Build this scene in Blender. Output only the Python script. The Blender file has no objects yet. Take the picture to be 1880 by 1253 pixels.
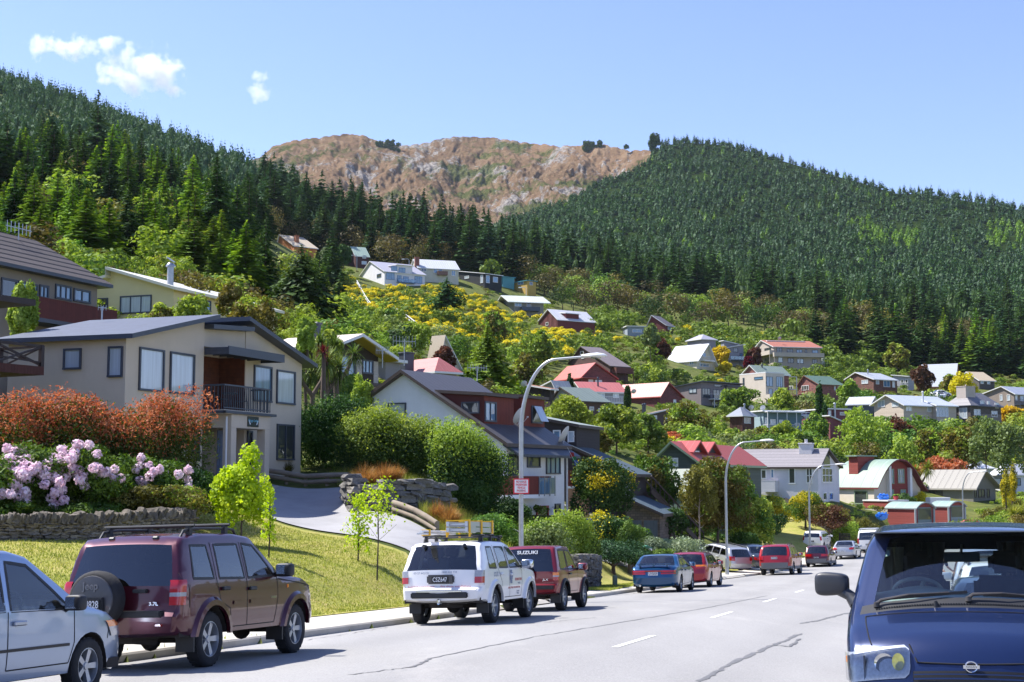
import bpy,bmesh,math,random
import numpy as np
from math import sin,cos,pi,radians,atan,atan2,sqrt,exp,hypot
from mathutils import Vector,Matrix,geometry
S=bpy.context.scene
COL=S.collection
# ---------------------------------------------------------------- camera, sky, sun, exposure
FPX=2611.0;PIT=atan(253.5/FPX)
cam=bpy.data.cameras.new('camera');camo=bpy.data.objects.new('camera',cam);COL.objects.link(camo)
camo.location=(0,0,0);camo.rotation_euler=(pi/2+PIT,0,0)
cam.sensor_width=36;cam.lens=36*FPX/1880;cam.clip_start=.1;cam.clip_end=20000
S.camera=camo
SUN_EL=radians(55);SUN_DIR=Vector((-.93*cos(SUN_EL),.36*cos(SUN_EL),sin(SUN_EL))).normalized()
w=bpy.data.worlds.new('World');S.world=w;w.use_nodes=True
nt=w.node_tree;bg=nt.nodes['Background']
sky=nt.nodes.new('ShaderNodeTexSky');sky.sky_type='NISHITA';sky.sun_disc=False
sky.sun_elevation=SUN_EL;sky.sun_rotation=atan2(SUN_DIR.x,SUN_DIR.y)
sky.air_density=1.0;sky.dust_density=0.4;sky.ozone_density=3;sky.altitude=400
tint=nt.nodes.new('ShaderNodeMix');tint.data_type='RGBA';tint.blend_type='MULTIPLY';tint.inputs[0].default_value=1;tint.inputs[7].default_value=(.93,.865,1.05,1)
nt.links.new(sky.outputs[0],tint.inputs[6]);nt.links.new(tint.outputs[2],bg.inputs[0]);bg.inputs[1].default_value=.118
sun=bpy.data.lights.new('sun','SUN');sun.energy=5.0;sun.angle=radians(.5);sun.color=(1,.96,.9)
suno=bpy.data.objects.new('sun',sun);COL.objects.link(suno)
suno.rotation_euler=SUN_DIR.to_track_quat('Z','Y').to_euler()
S.view_settings.view_transform='Standard';S.view_settings.look='None';S.view_settings.gamma=1
S.view_settings.exposure=.98
S.render.engine='CYCLES';S.cycles.use_denoising=True
S.cycles.volume_bounces=3;S.cycles.max_bounces=6;S.cycles.diffuse_bounces=3;S.cycles.glossy_bounces=3;S.cycles.transmission_bounces=4
S.cycles.transparent_max_bounces=24;S.cycles.sample_clamp_indirect=6;S.cycles.caustics_reflective=False;S.cycles.caustics_refractive=False
# ---------------------------------------------------------------- helpers
def P(px,py,Y):
 """the point that stands Y metres ahead of the camera in direction (px,py) of the 1880x1253 photograph"""
 u=(px-940)/FPX;v=(626.5-py)/FPX;k=cos(PIT)-v*sin(PIT)
 return Vector((u*Y/k,Y,(sin(PIT)+v*cos(PIT))/k*Y))
def L(h):
 if isinstance(h,str):
  h=[int(h[i:i+2],16)for i in(1,3,5)]
 return tuple((c/255/12.92 if c<=10 else((c/255+.055)/1.055)**2.4)for c in h)+(1,)
def tag(o,label=None,cat=None,group=None,kind=None):
 if label:o['label']=label
 if cat:o['category']=cat
 if group:o['group']=group
 if kind:o['kind']=kind
 return o
def empty(name,loc,rz=0,label=None,cat=None,group=None):
 o=bpy.data.objects.new(name,None);COL.objects.link(o);o.location=loc;o.rotation_euler=(0,0,rz)
 o.empty_display_size=.2
 return tag(o,label,cat,group)
def link(name,me,mats=None,parent=None):
 if mats:
  for m in(mats if isinstance(mats,(list,tuple))else[mats]):me.materials.append(m)
 o=bpy.data.objects.new(name,me);COL.objects.link(o)
 if parent:o.parent=parent
 return o
def npmesh(name,V,F,mi=None,smooth=False):
 me=bpy.data.meshes.new(name);V=np.asarray(V,dtype=np.float32);F=np.asarray(F,dtype=np.int32)
 k=F.shape[1];n=F.shape[0]
 me.vertices.add(len(V));me.vertices.foreach_set('co',V.ravel())
 me.loops.add(n*k);me.loops.foreach_set('vertex_index',F.ravel())
 me.polygons.add(n);me.polygons.foreach_set('loop_start',np.arange(0,n*k,k,dtype=np.int32))
 if mi is not None:me.polygons.foreach_set('material_index',np.asarray(mi,dtype=np.int32))
 me.update(calc_edges=True)
 if smooth:me.shade_smooth()
 return me
class MB:
 def __init__(s):s.v=[];s.f=[];s.m=[]
 def add(s,vs,fs,mi=0):
  b=len(s.v);s.v+=[tuple(v)for v in vs];s.f+=[tuple(i+b for i in f)for f in fs];s.m+=[mi]*len(fs);return s
 def box(s,x0,x1,y0,y1,z0,z1,mi=0,M=None):
  vs=[(x,y,z)for x in(x0,x1)for y in(y0,y1)for z in(z0,z1)]
  if M is not None:vs=[M@Vector(v)for v in vs]
  return s.add(vs,[(0,1,3,2),(4,6,7,5),(0,4,5,1),(2,3,7,6),(0,2,6,4),(1,5,7,3)],mi)
 def bar(s,a,b,w,h=None,mi=0,up=(0,0,1)):
  a=Vector(a);b=Vector(b);d=(b-a);ln=d.length
  if ln<1e-6:return s
  d/=ln;up=Vector(up)
  if abs(d.dot(up))>.98:up=Vector((1,0,0))
  sx=d.cross(up).normalized();uz=sx.cross(d);h=h or w
  vs=[p+sx*i*w/2+uz*j*h/2 for p in(a,b)for i,j in((-1,-1),(1,-1),(1,1),(-1,1))]
  return s.add(vs,[(3,2,1,0),(4,5,6,7),(0,1,5,4),(1,2,6,5),(2,3,7,6),(3,0,4,7)],mi)
 def tube(s,pts,r,n=8,mi=0,cap=True):
  pts=[Vector(p)for p in pts];m=len(pts)
  rs=r if isinstance(r,(list,tuple))else[r]*m
  vs=[];prev=None
  for i,p in enumerate(pts):
   d=(pts[min(i+1,m-1)]-pts[max(i-1,0)]).normalized()
   if prev is None:u=d.orthogonal().normalized()
   else:
    u=prev-d*prev.dot(d);u=u.normalized()if u.length>1e-5 else d.orthogonal().normalized()
   prev=u;q=d.cross(u)
   vs+=[p+(u*cos(2*pi*k/n)+q*sin(2*pi*k/n))*rs[i]for k in range(n)]
  fs=[(i*n+k,i*n+(k+1)%n,(i+1)*n+(k+1)%n,(i+1)*n+k)for i in range(m-1)for k in range(n)]
  if cap:fs+=[tuple(range(n))[::-1],tuple(range((m-1)*n,m*n))]
  return s.add(vs,fs,mi)
 def lathe(s,prof,n=24,mi=0,M=None):
  """prof: (r, h) pairs, turned about local z"""
  vs=[(r*cos(2*pi*k/n),r*sin(2*pi*k/n),h)for r,h in prof for k in range(n)]
  if M is not None:vs=[M@Vector(v)for v in vs]
  fs=[(i*n+k,i*n+(k+1)%n,(i+1)*n+(k+1)%n,(i+1)*n+k)for i in range(len(prof)-1)for k in range(n)]
  return s.add(vs,fs,mi)
 def prism(s,poly,axis,v0,v1,mi=0):
  """polygon (u,z) extruded along local x ('x': u=y) or y ('y': u=x)"""
  n=len(poly);f=(lambda u,z,v:(v,u,z))if axis=='x' else(lambda u,z,v:(u,v,z))
  vs=[f(u,z,v0)for u,z in poly]+[f(u,z,v1)for u,z in poly]
  fs=[(i,(i+1)%n,n+(i+1)%n,n+i)for i in range(n)]+[tuple(range(n))[::-1],tuple(range(n,2*n))]
  return s.add(vs,fs,mi)
 def build(s,name,mats,parent=None,smooth=0,bevel=0,recalc=True,seg=1):
  me=bpy.data.meshes.new(name);me.from_pydata(s.v,[],s.f);me.polygons.foreach_set('material_index',s.m)
  if recalc or bevel:
   bm=bmesh.new();bm.from_mesh(me)
   if recalc:bmesh.ops.recalc_face_normals(bm,faces=bm.faces)
   if bevel:
    bmesh.ops.bevel(bm,geom=[e for e in bm.edges if len(e.link_faces)==2 and e.calc_face_angle(0)>.5],offset=bevel,segments=seg,affect='EDGES',clamp_overlap=True)
   bm.to_mesh(me);bm.free()
  if smooth:
   me.shade_smooth();me.set_sharp_from_angle(angle=radians(smooth))
  return link(name,me,mats,parent)
def copy_tree(o,parent=None):
 c=o.copy();COL.objects.link(c);c.parent=parent
 for ch in list(o.children):copy_tree(ch,c)
 return c
def text(name,s,parent,M,size,mt,ext=.002,align='CENTER',cond=1.0,bold=0):
 cu=bpy.data.curves.new('writing','FONT');cu.body=s;cu.size=size;cu.extrude=ext;cu.align_x=align;cu.align_y='CENTER';cu.offset=bold
 cu.space_line=.95;cu.resolution_u=3
 t=bpy.data.objects.new('writing',cu);COL.objects.link(t)
 me=bpy.data.meshes.new_from_object(t.evaluated_get(bpy.context.evaluated_depsgraph_get()));bpy.data.objects.remove(t)
 me.transform(M@Matrix.Diagonal((cond,1,1,1)));me.materials.clear()
 return link(name,me,mt,parent)
 # ---------------------------------------------------------------- materials
MATS={}
class N:
 def __init__(s,name):
  s.m=bpy.data.materials.new(name);s.m.use_nodes=True;s.t=s.m.node_tree;s.b=s.t.nodes['Principled BSDF'];s.o=s.t.nodes['Material Output']
  s.tc=s.t.nodes.new('ShaderNodeTexCoord')
 def n(s,ty,**k):
  x=s.t.nodes.new('ShaderNode'+ty)
  for a,v in k.items():
   if a.startswith('i_'):x.inputs[a[2:].replace('_',' ')].default_value=v
   elif a.startswith('j'):x.inputs[int(a[1:])].default_value=v
   else:setattr(x,a,v)
  return x
 def l(s,a,b):s.t.links.new(a,b)
 def noise(s,scale,detail=4,rough=.6,co=None,stretch=None):
  x=s.n('TexNoise',i_Scale=scale,i_Detail=detail,i_Roughness=rough)
  c=co or s.tc.outputs['Object']
  if stretch:
   mp=s.n('Mapping');mp.inputs['Scale'].default_value=stretch;s.l(c,mp.inputs[0]);c=mp.outputs[0]
  s.l(c,x.inputs['Vector']);return x.outputs['Fac']
 def ramp(s,fac,stops,interp='LINEAR'):
  r=s.n('ValToRGB');cr=r.color_ramp;cr.interpolation=interp
  while len(cr.elements)<len(stops):cr.elements.new(.5)
  for e,(p,c)in zip(cr.elements,stops):e.position=p;e.color=c if len(c)==4 else tuple(c)+(1,)
  s.l(fac,r.inputs[0]);return r.outputs[0]
 def mix(s,fac,a,b,mode='MIX'):
  x=s.n('Mix',data_type='RGBA',blend_type=mode)
  for sock,v in((x.inputs[0],fac),(x.inputs[6],a),(x.inputs[7],b)):
   if hasattr(v,'node'):s.l(v,sock)
   else:sock.default_value=v
  return x.outputs[2]
 def bump(s,h,strength=.4,dist=.02,prev=None):
  b=s.n('Bump',i_Strength=strength,i_Distance=dist);s.l(h,b.inputs['Height'])
  if prev:s.l(prev,b.inputs['Normal'])
  s.l(b.outputs[0],s.b.inputs['Normal']);return b.outputs[0]
def scl(c,k):return tuple(min(1,x*k)for x in c[:3])+(1,)
def mat(name,col,rough=.6,var=.12,scale=3,bump=0,bscale=60,metal=0,coat=0,spec=.5,dirt=0):
 if name in MATS:return MATS[name]
 c=L(col)if isinstance(col,str)or max(col)>1 else tuple(col)[:3]+(1,)
 n=N(name);b=n.b
 if var:
  f=n.noise(scale,5);col_o=n.ramp(f,[(.3,scl(c,1-var)),(.7,scl(c,1+var))])
  if dirt:
   g=n.noise(1.3,6,.7,stretch=(1,1,.25));gm=n.ramp(g,[(.5,(0,0,0)),(.75,(dirt,dirt,dirt))])
   col_o=n.mix(gm,col_o,scl(c,.55))
  n.l(col_o,b.inputs['Base Color'])
 else:b.inputs['Base Color'].default_value=c
 b.inputs['Roughness'].default_value=rough;b.inputs['Metallic'].default_value=metal
 b.inputs['Coat Weight'].default_value=coat;b.inputs['Coat Roughness'].default_value=.03;b.inputs['Specular IOR Level'].default_value=spec
 if bump:n.bump(n.noise(bscale,3),bump,.01)
 MATS[name]=n.m;return n.m
def stripes(name,col,pitch,axis='z',depth=.6,dark=.55,rough=.6,width=.15,var=.15,dist=.02,metal=0,profile='groove',c2=None):
 """boards, courses or metal ribs: thin grooves every pitch metres along an object axis"""
 if name in MATS:return MATS[name]
 c=L(col)if isinstance(col,str)or max(col)>1 else tuple(col)[:3]+(1,)
 n=N(name);b=n.b
 sp=n.n('SeparateXYZ');n.l(n.tc.outputs['Object'],sp.inputs[0])
 m1=n.n('Math',operation='MULTIPLY',j1=1/pitch);n.l(sp.outputs['xyz'.index(axis)],m1.inputs[0])
 fr=n.n('Math',operation='FRACT');n.l(m1.outputs[0],fr.inputs[0])
 fl=n.n('Math',operation='FLOOR');n.l(m1.outputs[0],fl.inputs[0])
 wn=n.n('TexWhiteNoise',noise_dimensions='1D');n.l(fl.outputs[0],wn.inputs['W'])
 f=n.noise(4,5)
 base=n.ramp(f,[(.3,scl(c,1-var)),(.7,scl(L(c2)if c2 else c,1+var))])
 base=n.mix(.35 if var>.05 else .1,base,n.mix(wn.outputs['Value'],scl(c,1-1.6*var),scl(c,1+1.6*var)))
 if profile=='groove':g=n.ramp(fr.outputs[0],[(0,(0,0,0)),(width,(1,1,1))])
 else:
  g=n.ramp(fr.outputs[0],[(0,(1,1,1)),(width,(1,1,1)),(width+.06,(0,0,0))])
 col_o=n.mix(g,scl(c,dark),base)if profile=='groove' else n.mix(g,base,n.mix(.5,base,scl(c,dark*2)))
 n.l(col_o,b.inputs['Base Color']);b.inputs['Roughness'].default_value=rough;b.inputs['Metallic'].default_value=metal
 n.bump(g,depth,dist);MATS[name]=n.m;return n.m
def bricks(name,c1,c2,mortar,sx=.22,sy=.075,vec='xz',rough=.85):
 if name in MATS:return MATS[name]
 n=N(name);sp=n.n('SeparateXYZ');n.l(n.tc.outputs['Object'],sp.inputs[0])
 ad=n.n('Math',operation='ADD');n.l(sp.outputs[0],ad.inputs[0]);n.l(sp.outputs[1],ad.inputs[1])
 cb=n.n('CombineXYZ');n.l(ad.outputs[0],cb.inputs[0]);n.l(sp.outputs[2],cb.inputs[1])
 bt=n.n('TexBrick',i_Scale=1.0);bt.inputs['Brick Width'].default_value=sx;bt.inputs['Row Height'].default_value=sy;bt.inputs['Mortar Size'].default_value=.008
 bt.inputs['Color1'].default_value=L(c1);bt.inputs['Color2'].default_value=L(c2);bt.inputs['Mortar'].default_value=L(mortar)
 n.l(cb.outputs[0],bt.inputs['Vector']);n.l(bt.outputs['Color'],n.b.inputs['Base Color']);n.b.inputs['Roughness'].default_value=rough
 MATS[name]=n.m;return n.m
def glass(name,col,rough=.03,spec=1.0,var=.3):
 """window pane; base colour paints a dim room, a curtain or the reflected sky"""
 if name in MATS:return MATS[name]
 c=L(col);n=N(name);b=n.b
 f=n.noise(1.2,2,stretch=(6,6,.3));n.l(n.ramp(f,[(.35,scl(c,1-var)),(.65,scl(c,1+var))]),b.inputs['Base Color'])
 b.inputs['Roughness'].default_value=.6;b.inputs['Coat Weight'].default_value=1;b.inputs['Coat Roughness'].default_value=rough;b.inputs['Coat IOR'].default_value=1.9
 MATS[name]=n.m;return n.m
def cleargl(name,tint=(.75,.82,.8),refl=1.0):
 if name in MATS:return MATS[name]
 n=N(name);tr=n.n('BsdfTransparent');tr.inputs[0].default_value=tuple(tint)+(1,)
 gl=n.n('BsdfGlossy',i_Roughness=.02);fr=n.n('Fresnel',i_IOR=1.5)
 mu=n.n('Math',operation='MULTIPLY_ADD',j1=1.5*refl,j2=.05);n.l(fr.outputs[0],mu.inputs[0])
 mx=n.n('MixShader');n.l(mu.outputs[0],mx.inputs[0]);n.l(tr.outputs[0],mx.inputs[1]);n.l(gl.outputs[0],mx.inputs[2])
 n.l(mx.outputs[0],n.o.inputs[0]);MATS[name]=n.m;return n.m
def leafmat(name,dark,mid,light,trans=.35,scale=1.2,rnd=.18,tint=None):
 if name in MATS:return MATS[name]
 n=N(name)
 co=n.tc.outputs['Object']
 f=n.noise(scale,3,.6,co);g=n.noise(scale*14,2,.6,co)
 m=n.mix(.55,f,g)
 bw=n.n('RGBToBW');n.l(m,bw.inputs[0])
 col=n.ramp(bw.outputs[0],[(.36,L(dark)),(.5,L(mid)),(.64,L(light))])
 oi=n.n('ObjectInfo');hs=n.n('HueSaturation')
 mr=n.n('MapRange',j3=1-rnd,j4=1+rnd);n.l(oi.outputs['Random'],mr.inputs[0])
 mh=n.n('MapRange',j3=.5-rnd*.08,j4=.5+rnd*.12)
 wn=n.n('TexWhiteNoise',noise_dimensions='1D');n.l(oi.outputs['Random'],wn.inputs['W']);n.l(wn.outputs['Value'],mh.inputs[0])
 n.l(mr.outputs[0],hs.inputs['Value']);n.l(mh.outputs[0],hs.inputs['Hue']);n.l(col,hs.inputs['Color'])
 di=n.n('BsdfDiffuse');tl=n.n('BsdfTranslucent');gl=n.n('BsdfGlossy',i_Roughness=.6)
 n.l(hs.outputs[0],di.inputs[0]);y=n.mix(.5,hs.outputs[0],n.mix(1,hs.outputs[0],L(tint or '#ffff66'),'MULTIPLY'));n.l(y,tl.inputs[0])
 m1=n.n('MixShader',j0=trans);n.l(di.outputs[0],m1.inputs[1]);n.l(tl.outputs[0],m1.inputs[2])
 m2=n.n('MixShader',j0=.02);n.l(m1.outputs[0],m2.inputs[1]);n.l(gl.outputs[0],m2.inputs[2]);gl.inputs[0].default_value=(.8,.85,.9,1)
 n.l(m2.outputs[0],n.o.inputs[0]);MATS[name]=n.m;return n.m
 # ---------------------------------------------------------------- street geometry
KX=np.array([(-17.4,-20),(-14.4,-10),(-11.5,0),(-5.64,20),(.22,40),(6.1,60),(9.3,70),(12.8,80),(16.4,90),(20.1,101),(25.0,114),(30.2,127),(37,140),(46.5,153),(58,164),(72,174),(92,184),(120,192)],float)
def _dens(K,step=1.0):
 out=[]
 for i in range(len(K)-1):
  p0=K[max(i-1,0)];p1=K[i];p2=K[i+1];p3=K[min(i+2,len(K)-1)]
  n=max(2,int(np.linalg.norm(p2-p1)/step))
  for k in range(n):
   t=k/n
   out.append(.5*((2*p1)+(-p0+p2)*t+(2*p0-5*p1+4*p2-p3)*t*t+(-p0+3*p1-3*p2+p3)*t**3))
 out.append(K[-1]);return np.array(out)
KL=_dens(KX)
_T=np.gradient(KL,axis=0);_T/=np.linalg.norm(_T,axis=1)[:,None]
KN=np.stack([_T[:,1],-_T[:,0]],1)
RW=13.2
def zplane(Y):return np.interp(Y,[-20,0,12,20,60,84,103,115,127,160,200,300],[-.95,-1.8,-2.27,-2.56,-4.55,-5.6,-6.28,-6.36,-6.47,-7.0,-8,-10])
KZ=zplane(KL[:,1]);KD=np.gradient(KZ)/np.linalg.norm(np.gradient(KL,axis=0),axis=1)
def camber(o):return np.where(o<RW/2,.04*np.clip(o,0,RW),.04*(RW-np.clip(o,0,RW)))
def street(X,Y):
 """signed distance to the right of the left kerb, and gutter height there"""
 X=np.atleast_1d(X).astype(float);Y=np.atleast_1d(Y).astype(float)
 off=np.empty(len(X));zz=np.empty(len(X))
 for s in range(0,len(X),4000):
  d=(X[s:s+4000,None]-KL[None,:,0])**2+(Y[s:s+4000,None]-KL[None,:,1])**2
  i=d.argmin(1);q=np.stack([X[s:s+4000],Y[s:s+4000]],1)-KL[i]
  o=(q*KN[i]).sum(1);far=np.sqrt(d.min(1));o=np.where(np.abs(o)<far*.7,np.sign(o+1e-9)*far,o)
  off[s:s+4000]=o;zz[s:s+4000]=KZ[i]+np.clip((q*_T[i]).sum(1),-2,2)*KD[i]
 return off,zz
 # ---------------------------------------------------------------- terrain: surveyed points (photo column, photo row, distance)
CT=[(-100,1003,36),(50,1003,36),(170,1000,37.5),(300,985,39),(400,930,47),(500,1027,38),(690,1063,40),(752,1015,45.5),(640,985,47),(520,962,48.5),(440,1000,42),(385,912,52),(400,895,55),(480,890,58),(640,905,56),(640,945,53),(725,952,51),(800,990,49),(860,1030,48),(960,1080,45.5),(200,880,52),(0,900,48),(-150,880,55),(100,850,62),(-100,800,75),(560,878,61),(700,893,57),(800,905,58),(870,960,57),(760,850,66),(990,962,76),(900,935,74),(1040,970,77),(1000,990,69),(1045,1012,64),(950,985,70),(700,850,80),(560,790,78),(1000,1040,56),(1080,1040,58),(1190,985,90),(1100,970,80),(1150,1030,72),(1080,930,95),(1290,980,112),(1200,920,110),(1320,1022,92),(1400,990,112),(1370,960,135),(1300,890,150),(1540,925,150),(1420,918,148),(1480,975,133),(1520,985,130),(1560,932,165),(1640,958,150),(1700,960,152),(1600,890,185),(1820,922,185),(1700,915,185),(1900,950,175),(2100,950,180),(2000,900,230),(1850,895,225),(300,610,95),(180,590,92),(0,590,78),(-150,600,78),(100,700,68),(400,600,100),(600,745,88),(660,735,92),(500,650,100),(760,730,110),(850,760,110),(1010,765,200),(1110,770,200),(1200,800,200),(950,760,170),(1300,840,210),(1420,812,260),(1480,835,255),(1380,800,255),(1650,790,270),(1800,792,275),(1700,840,235),(1560,845,225),(1900,790,290),(2100,790,300),(1060,745,240),(1200,748,250),(1100,697,295),(960,690,270),(880,690,220),(1400,742,310),(1300,748,300),(1500,738,330),(1600,720,350),(1850,755,330),(2100,750,340),(1100,660,320),(1000,640,330),(1280,677,350),(1350,677,375),(1450,676,390),(1530,678,415),(1720,720,370),(1800,715,385),(2100,720,400),(1160,615,430),(1215,610,440),(1040,607,400),(955,577,430),(720,530,420),(800,520,440),(880,527,450),(955,540,470),(660,492,480),(545,467,470),(560,560,330),(700,570,350),(640,600,250),(620,650,160),(800,640,240),(800,580,330),(900,620,340),(750,690,150),(560,600,170),(450,580,160),(300,530,150),(150,520,140),(0,490,150),(-150,470,160),(400,480,240),(200,440,230),(50,400,250),(175,345,330),(350,400,350),(500,440,420),(0,330,380),(-150,330,360),(300,300,600),(100,230,640),(-150,190,650),(500,380,600),(0,152,900),(-150,130,920),(200,222,860),(400,300,800),(500,335,740),(600,395,660),(700,440,600),(800,455,600),(900,470,620),(0,175,1050),(-150,150,1050),(200,250,1050),(400,335,1050),(600,450,1000),(800,500,1000),(700,480,520),(850,495,520),(1000,520,560),(1100,530,560),(1200,565,530),(1300,590,500),(1400,610,480),(1550,640,470),(1700,670,460),(1880,690,460),(2100,690,460),(1000,505,700),(1100,510,700),(1200,530,700),(1400,548,700),(1600,572,700),(1800,590,700),(2050,600,700),(1000,530,1050),(1200,545,1050),(1400,560,1050),(1700,590,1050),(2100,600,1050),(2400,960,150),(2600,800,280),(2600,700,480),(2600,620,800),(-600,900,60),(-600,700,90),(-600,400,250),(-600,150,900),(-600,1000,40)]
_a=np.array([(c[0]-940)/940 for c in CT]);_b=np.log([c[2]for c in CT])*1.15
_s=np.array([P(c[0],c[1],1.0).z for c in CT]);_x=np.array([P(c[0],c[1],1.0).x for c in CT])
for yy in(-5,10,16,22,28,34,40,46,55,65,75,90,105,120,140,160):
 i=np.abs(KL[:,1]-yy).argmin()
 if yy>=16:
  for o in(-2.2,RW+3):
   X_,Y_=KL[i]+KN[i]*o
   _x=np.append(_x,X_/Y_);_s=np.append(_s,(KZ[i]+.12)/Y_);_b=np.append(_b,math.log(Y_)*1.15)
_a=_x/.36
def _phi(r2):return np.where(r2>1e-12,.5*r2*np.log(r2+1e-20),0)
_n=len(_a);_K=_phi((_a[:,None]-_a)**2+(_b[:,None]-_b)**2)+np.eye(_n)*.0008
_Pm=np.stack([np.ones(_n),_a,_b],1)
_A=np.block([[_K,_Pm],[_Pm.T,np.zeros((3,3))]]);_w=np.linalg.solve(_A,np.concatenate([_s,np.zeros(3)]))
def rbf(X,Y):
 Yc=np.clip(Y,14,1100);a=np.clip(X/np.maximum(Y,14),-.62,.72)/.36;b=np.log(Yc)*1.15
 out=np.empty(len(a))
 for s in range(0,len(a),5000):
  aa=a[s:s+5000];bb=b[s:s+5000]
  out[s:s+5000]=_phi((aa[:,None]-_a)**2+(bb[:,None]-_b)**2)@_w[:_n]+_w[_n]+_w[_n+1]*aa+_w[_n+2]*bb
 return out*Yc
def ground(X,Y):
 X=np.atleast_1d(X).astype(float);Y=np.atleast_1d(Y).astype(float)
 z=rbf(X,Y);near=Y<230
 if near.any():
  off,zk=street(X[near],Y[near]);zn=z[near]
  lo=zk+.12;tl=np.clip((-off-1.7)/2.6,0,1);tl=tl*tl*(3-2*tl)
  zr=np.where(off>RW+1.7,zk+.12+.01*(off-RW-1.7),lo);tr=np.clip((off-RW-8)/40,0,1)
  zn=np.where(off<0,lo*(1-tl)+zn*tl,zr*(1-tr)+zn*tr)
  zn=np.where((off>-.2)&(off<RW+.2),zk+camber(off)-.25,zn)
  fade=np.clip((Y[near]-190)/40,0,1);z[near]=zn*(1-fade)+z[near]*fade
 return z
def G(X,Y):return float(ground(X,Y)[0])
_PY=np.exp(np.linspace(math.log(16),math.log(1040),190))
def col_ground(px):
 """ground rows seen down one photo column"""
 u=(px-940)/FPX
 X=u*_PY*1.0;z=ground(X,_PY);k=1/(cos(PIT)+sin(PIT)*(z/_PY))if False else None
 return X,_PY,z
def row_of(X,Y,z):
 s=z/Y;v=(s*cos(PIT)-sin(PIT))/(cos(PIT)+s*sin(PIT));return 626.5-v*FPX
def colrow(X,Y,z):
 s=z/Y;v=(s*cos(PIT)-sin(PIT))/(cos(PIT)+s*sin(PIT));k=cos(PIT)-v*sin(PIT)
 return 940+X/Y*k*FPX,626.5-v*FPX
def at(px,Y,dz=0):
 """ground point in photo column px, Y metres ahead"""
 X=(px-940)/FPX*Y;z=G(X,Y);
 for _ in range(2):
  s=z/Y;v=(s*cos(PIT)-sin(PIT))/(cos(PIT)+s*sin(PIT));X=(px-940)/FPX*Y/(cos(PIT)-v*sin(PIT));z=G(X,Y)
 return Vector((X,Y,z+dz))
def kerbpt(Yd,off,dz=0):
 """point off metres to the right of the left kerb at the kerb's distance Yd, and the street's heading"""
 i=np.abs(KL[:,1]-Yd).argmin();p=KL[i]+KN[i]*off
 return Vector((p[0],p[1],KZ[i]+float(camber(np.array(off)))+dz)),atan2(_T[i][1],_T[i][0])
 # ================================================================ the setting
def sheet(name,rows,m,kind='structure',smooth=True,uv=False):
 """rows: list of equally long lists of points"""
 R=len(rows);C_=len(rows[0]);V=np.array(rows,float).reshape(-1,3)
 i=np.arange(R-1)[:,None]*C_+np.arange(C_-1)[None,:];i=i.ravel()
 F=np.stack([i,i+1,i+C_+1,i+C_],1)
 n0=np.cross(V[F[0][1]]-V[F[0][0]],V[F[0][2]]-V[F[0][0]])
 me=npmesh(name,V,F if n0[2]>=0 else F[:,::-1],smooth=smooth)
 return tag(link(name,me,m),kind=kind)
 # --- hillside (one sheet from the camera to the forest)
def m_hill():
 n=N('hillside_ground');co=n.tc.outputs['Object']
 f=n.noise(.05,6,.65);g=n.noise(.9,5,.7);h=n.noise(.35,4,.6)
 c=n.ramp(n.noise(.22,6,.7),[(.3,L('#33401f')),(.45,L('#55602c')),(.6,L('#6f6e3c')),(.75,L('#83764a'))])
 c2=n.ramp(g,[(.3,L('#26321a')),(.55,L('#55602f')),(.75,L('#8a8054'))])
 n.l(n.mix(.5,c,c2),n.b.inputs['Base Color']);n.b.inputs['Roughness'].default_value=.95;n.b.inputs['Specular IOR Level'].default_value=.1
 n.bump(g,.8,.2);return n.m
HILL=m_hill()
th=np.concatenate([np.linspace(-1.2,-.44,24),np.linspace(-.42,.46,230),np.linspace(.48,1.3,24)])
ys=np.concatenate([np.linspace(-12,11,12),np.exp(np.linspace(math.log(12),math.log(1060),250))])
rows=[]
for y in ys:
 X=th*max(y,14);Y=np.full(len(th),y);rows.append(np.stack([X,Y,ground(X,Y)],1))
sheet('hillside',rows,HILL)
g0=MB();g0.add([(-9000,-3000,-60),(9000,-3000,-60),(9000,9000,-60),(-9000,9000,-60)],[(0,1,2,3)])
tag(g0.build('valley_floor',HILL),kind='structure')
# --- street
def m_road():
 n=N('asphalt');f=n.noise(.35,5,.6,stretch=(1,.25,1));g=n.noise(38,3,.8);h=n.noise(6,4,.7)
 c=n.ramp(f,[(.3,L((126,124,122))),(.7,L((148,146,143)))])
 c=n.mix(.35,c,n.ramp(g,[(.3,L((92,92,95))),(.7,L((186,185,182)))]))
 st=n.ramp(h,[(.62,(0,0,0)),(.8,(.25,.25,.25))]);c=n.mix(st,c,L((90,90,92)))
 sp=n.n('SeparateXYZ');n.l(n.tc.outputs['Object'],sp.inputs[0]);ma=n.n('Math',operation='MULTIPLY',j1=.96/3.3*2*pi);mb_=n.n('Math',operation='MULTIPLY_ADD',j1=-.281/3.3*2*pi);n.l(sp.outputs[0],ma.inputs[0]);n.l(sp.outputs[1],mb_.inputs[0]);n.l(ma.outputs[0],mb_.inputs[2]);si=n.n('Math',operation='SINE');n.l(mb_.outputs[0],si.inputs[0])
 tr=n.ramp(si.outputs[0],[(.1,(0,0,0)),(1,(.16,.16,.16))]);c=n.mix(tr,c,L((96,95,94)))
 sk=n.ramp(n.noise(.5,8,.75,stretch=(1.2,.35,1)),[(.55,(0,0,0)),(.7,(.3,.3,.3))]);c=n.mix(sk,c,L((176,172,166)))
 n.l(c,n.b.inputs['Base Color']);n.b.inputs['Roughness'].default_value=.85;n.bump(g,.5,.01);return n.m
ASPH=m_road()
CONC=mat('concrete',(176,170,158),.85,.14,1.2,bump=.3,bscale=30,dirt=.35)
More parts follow.
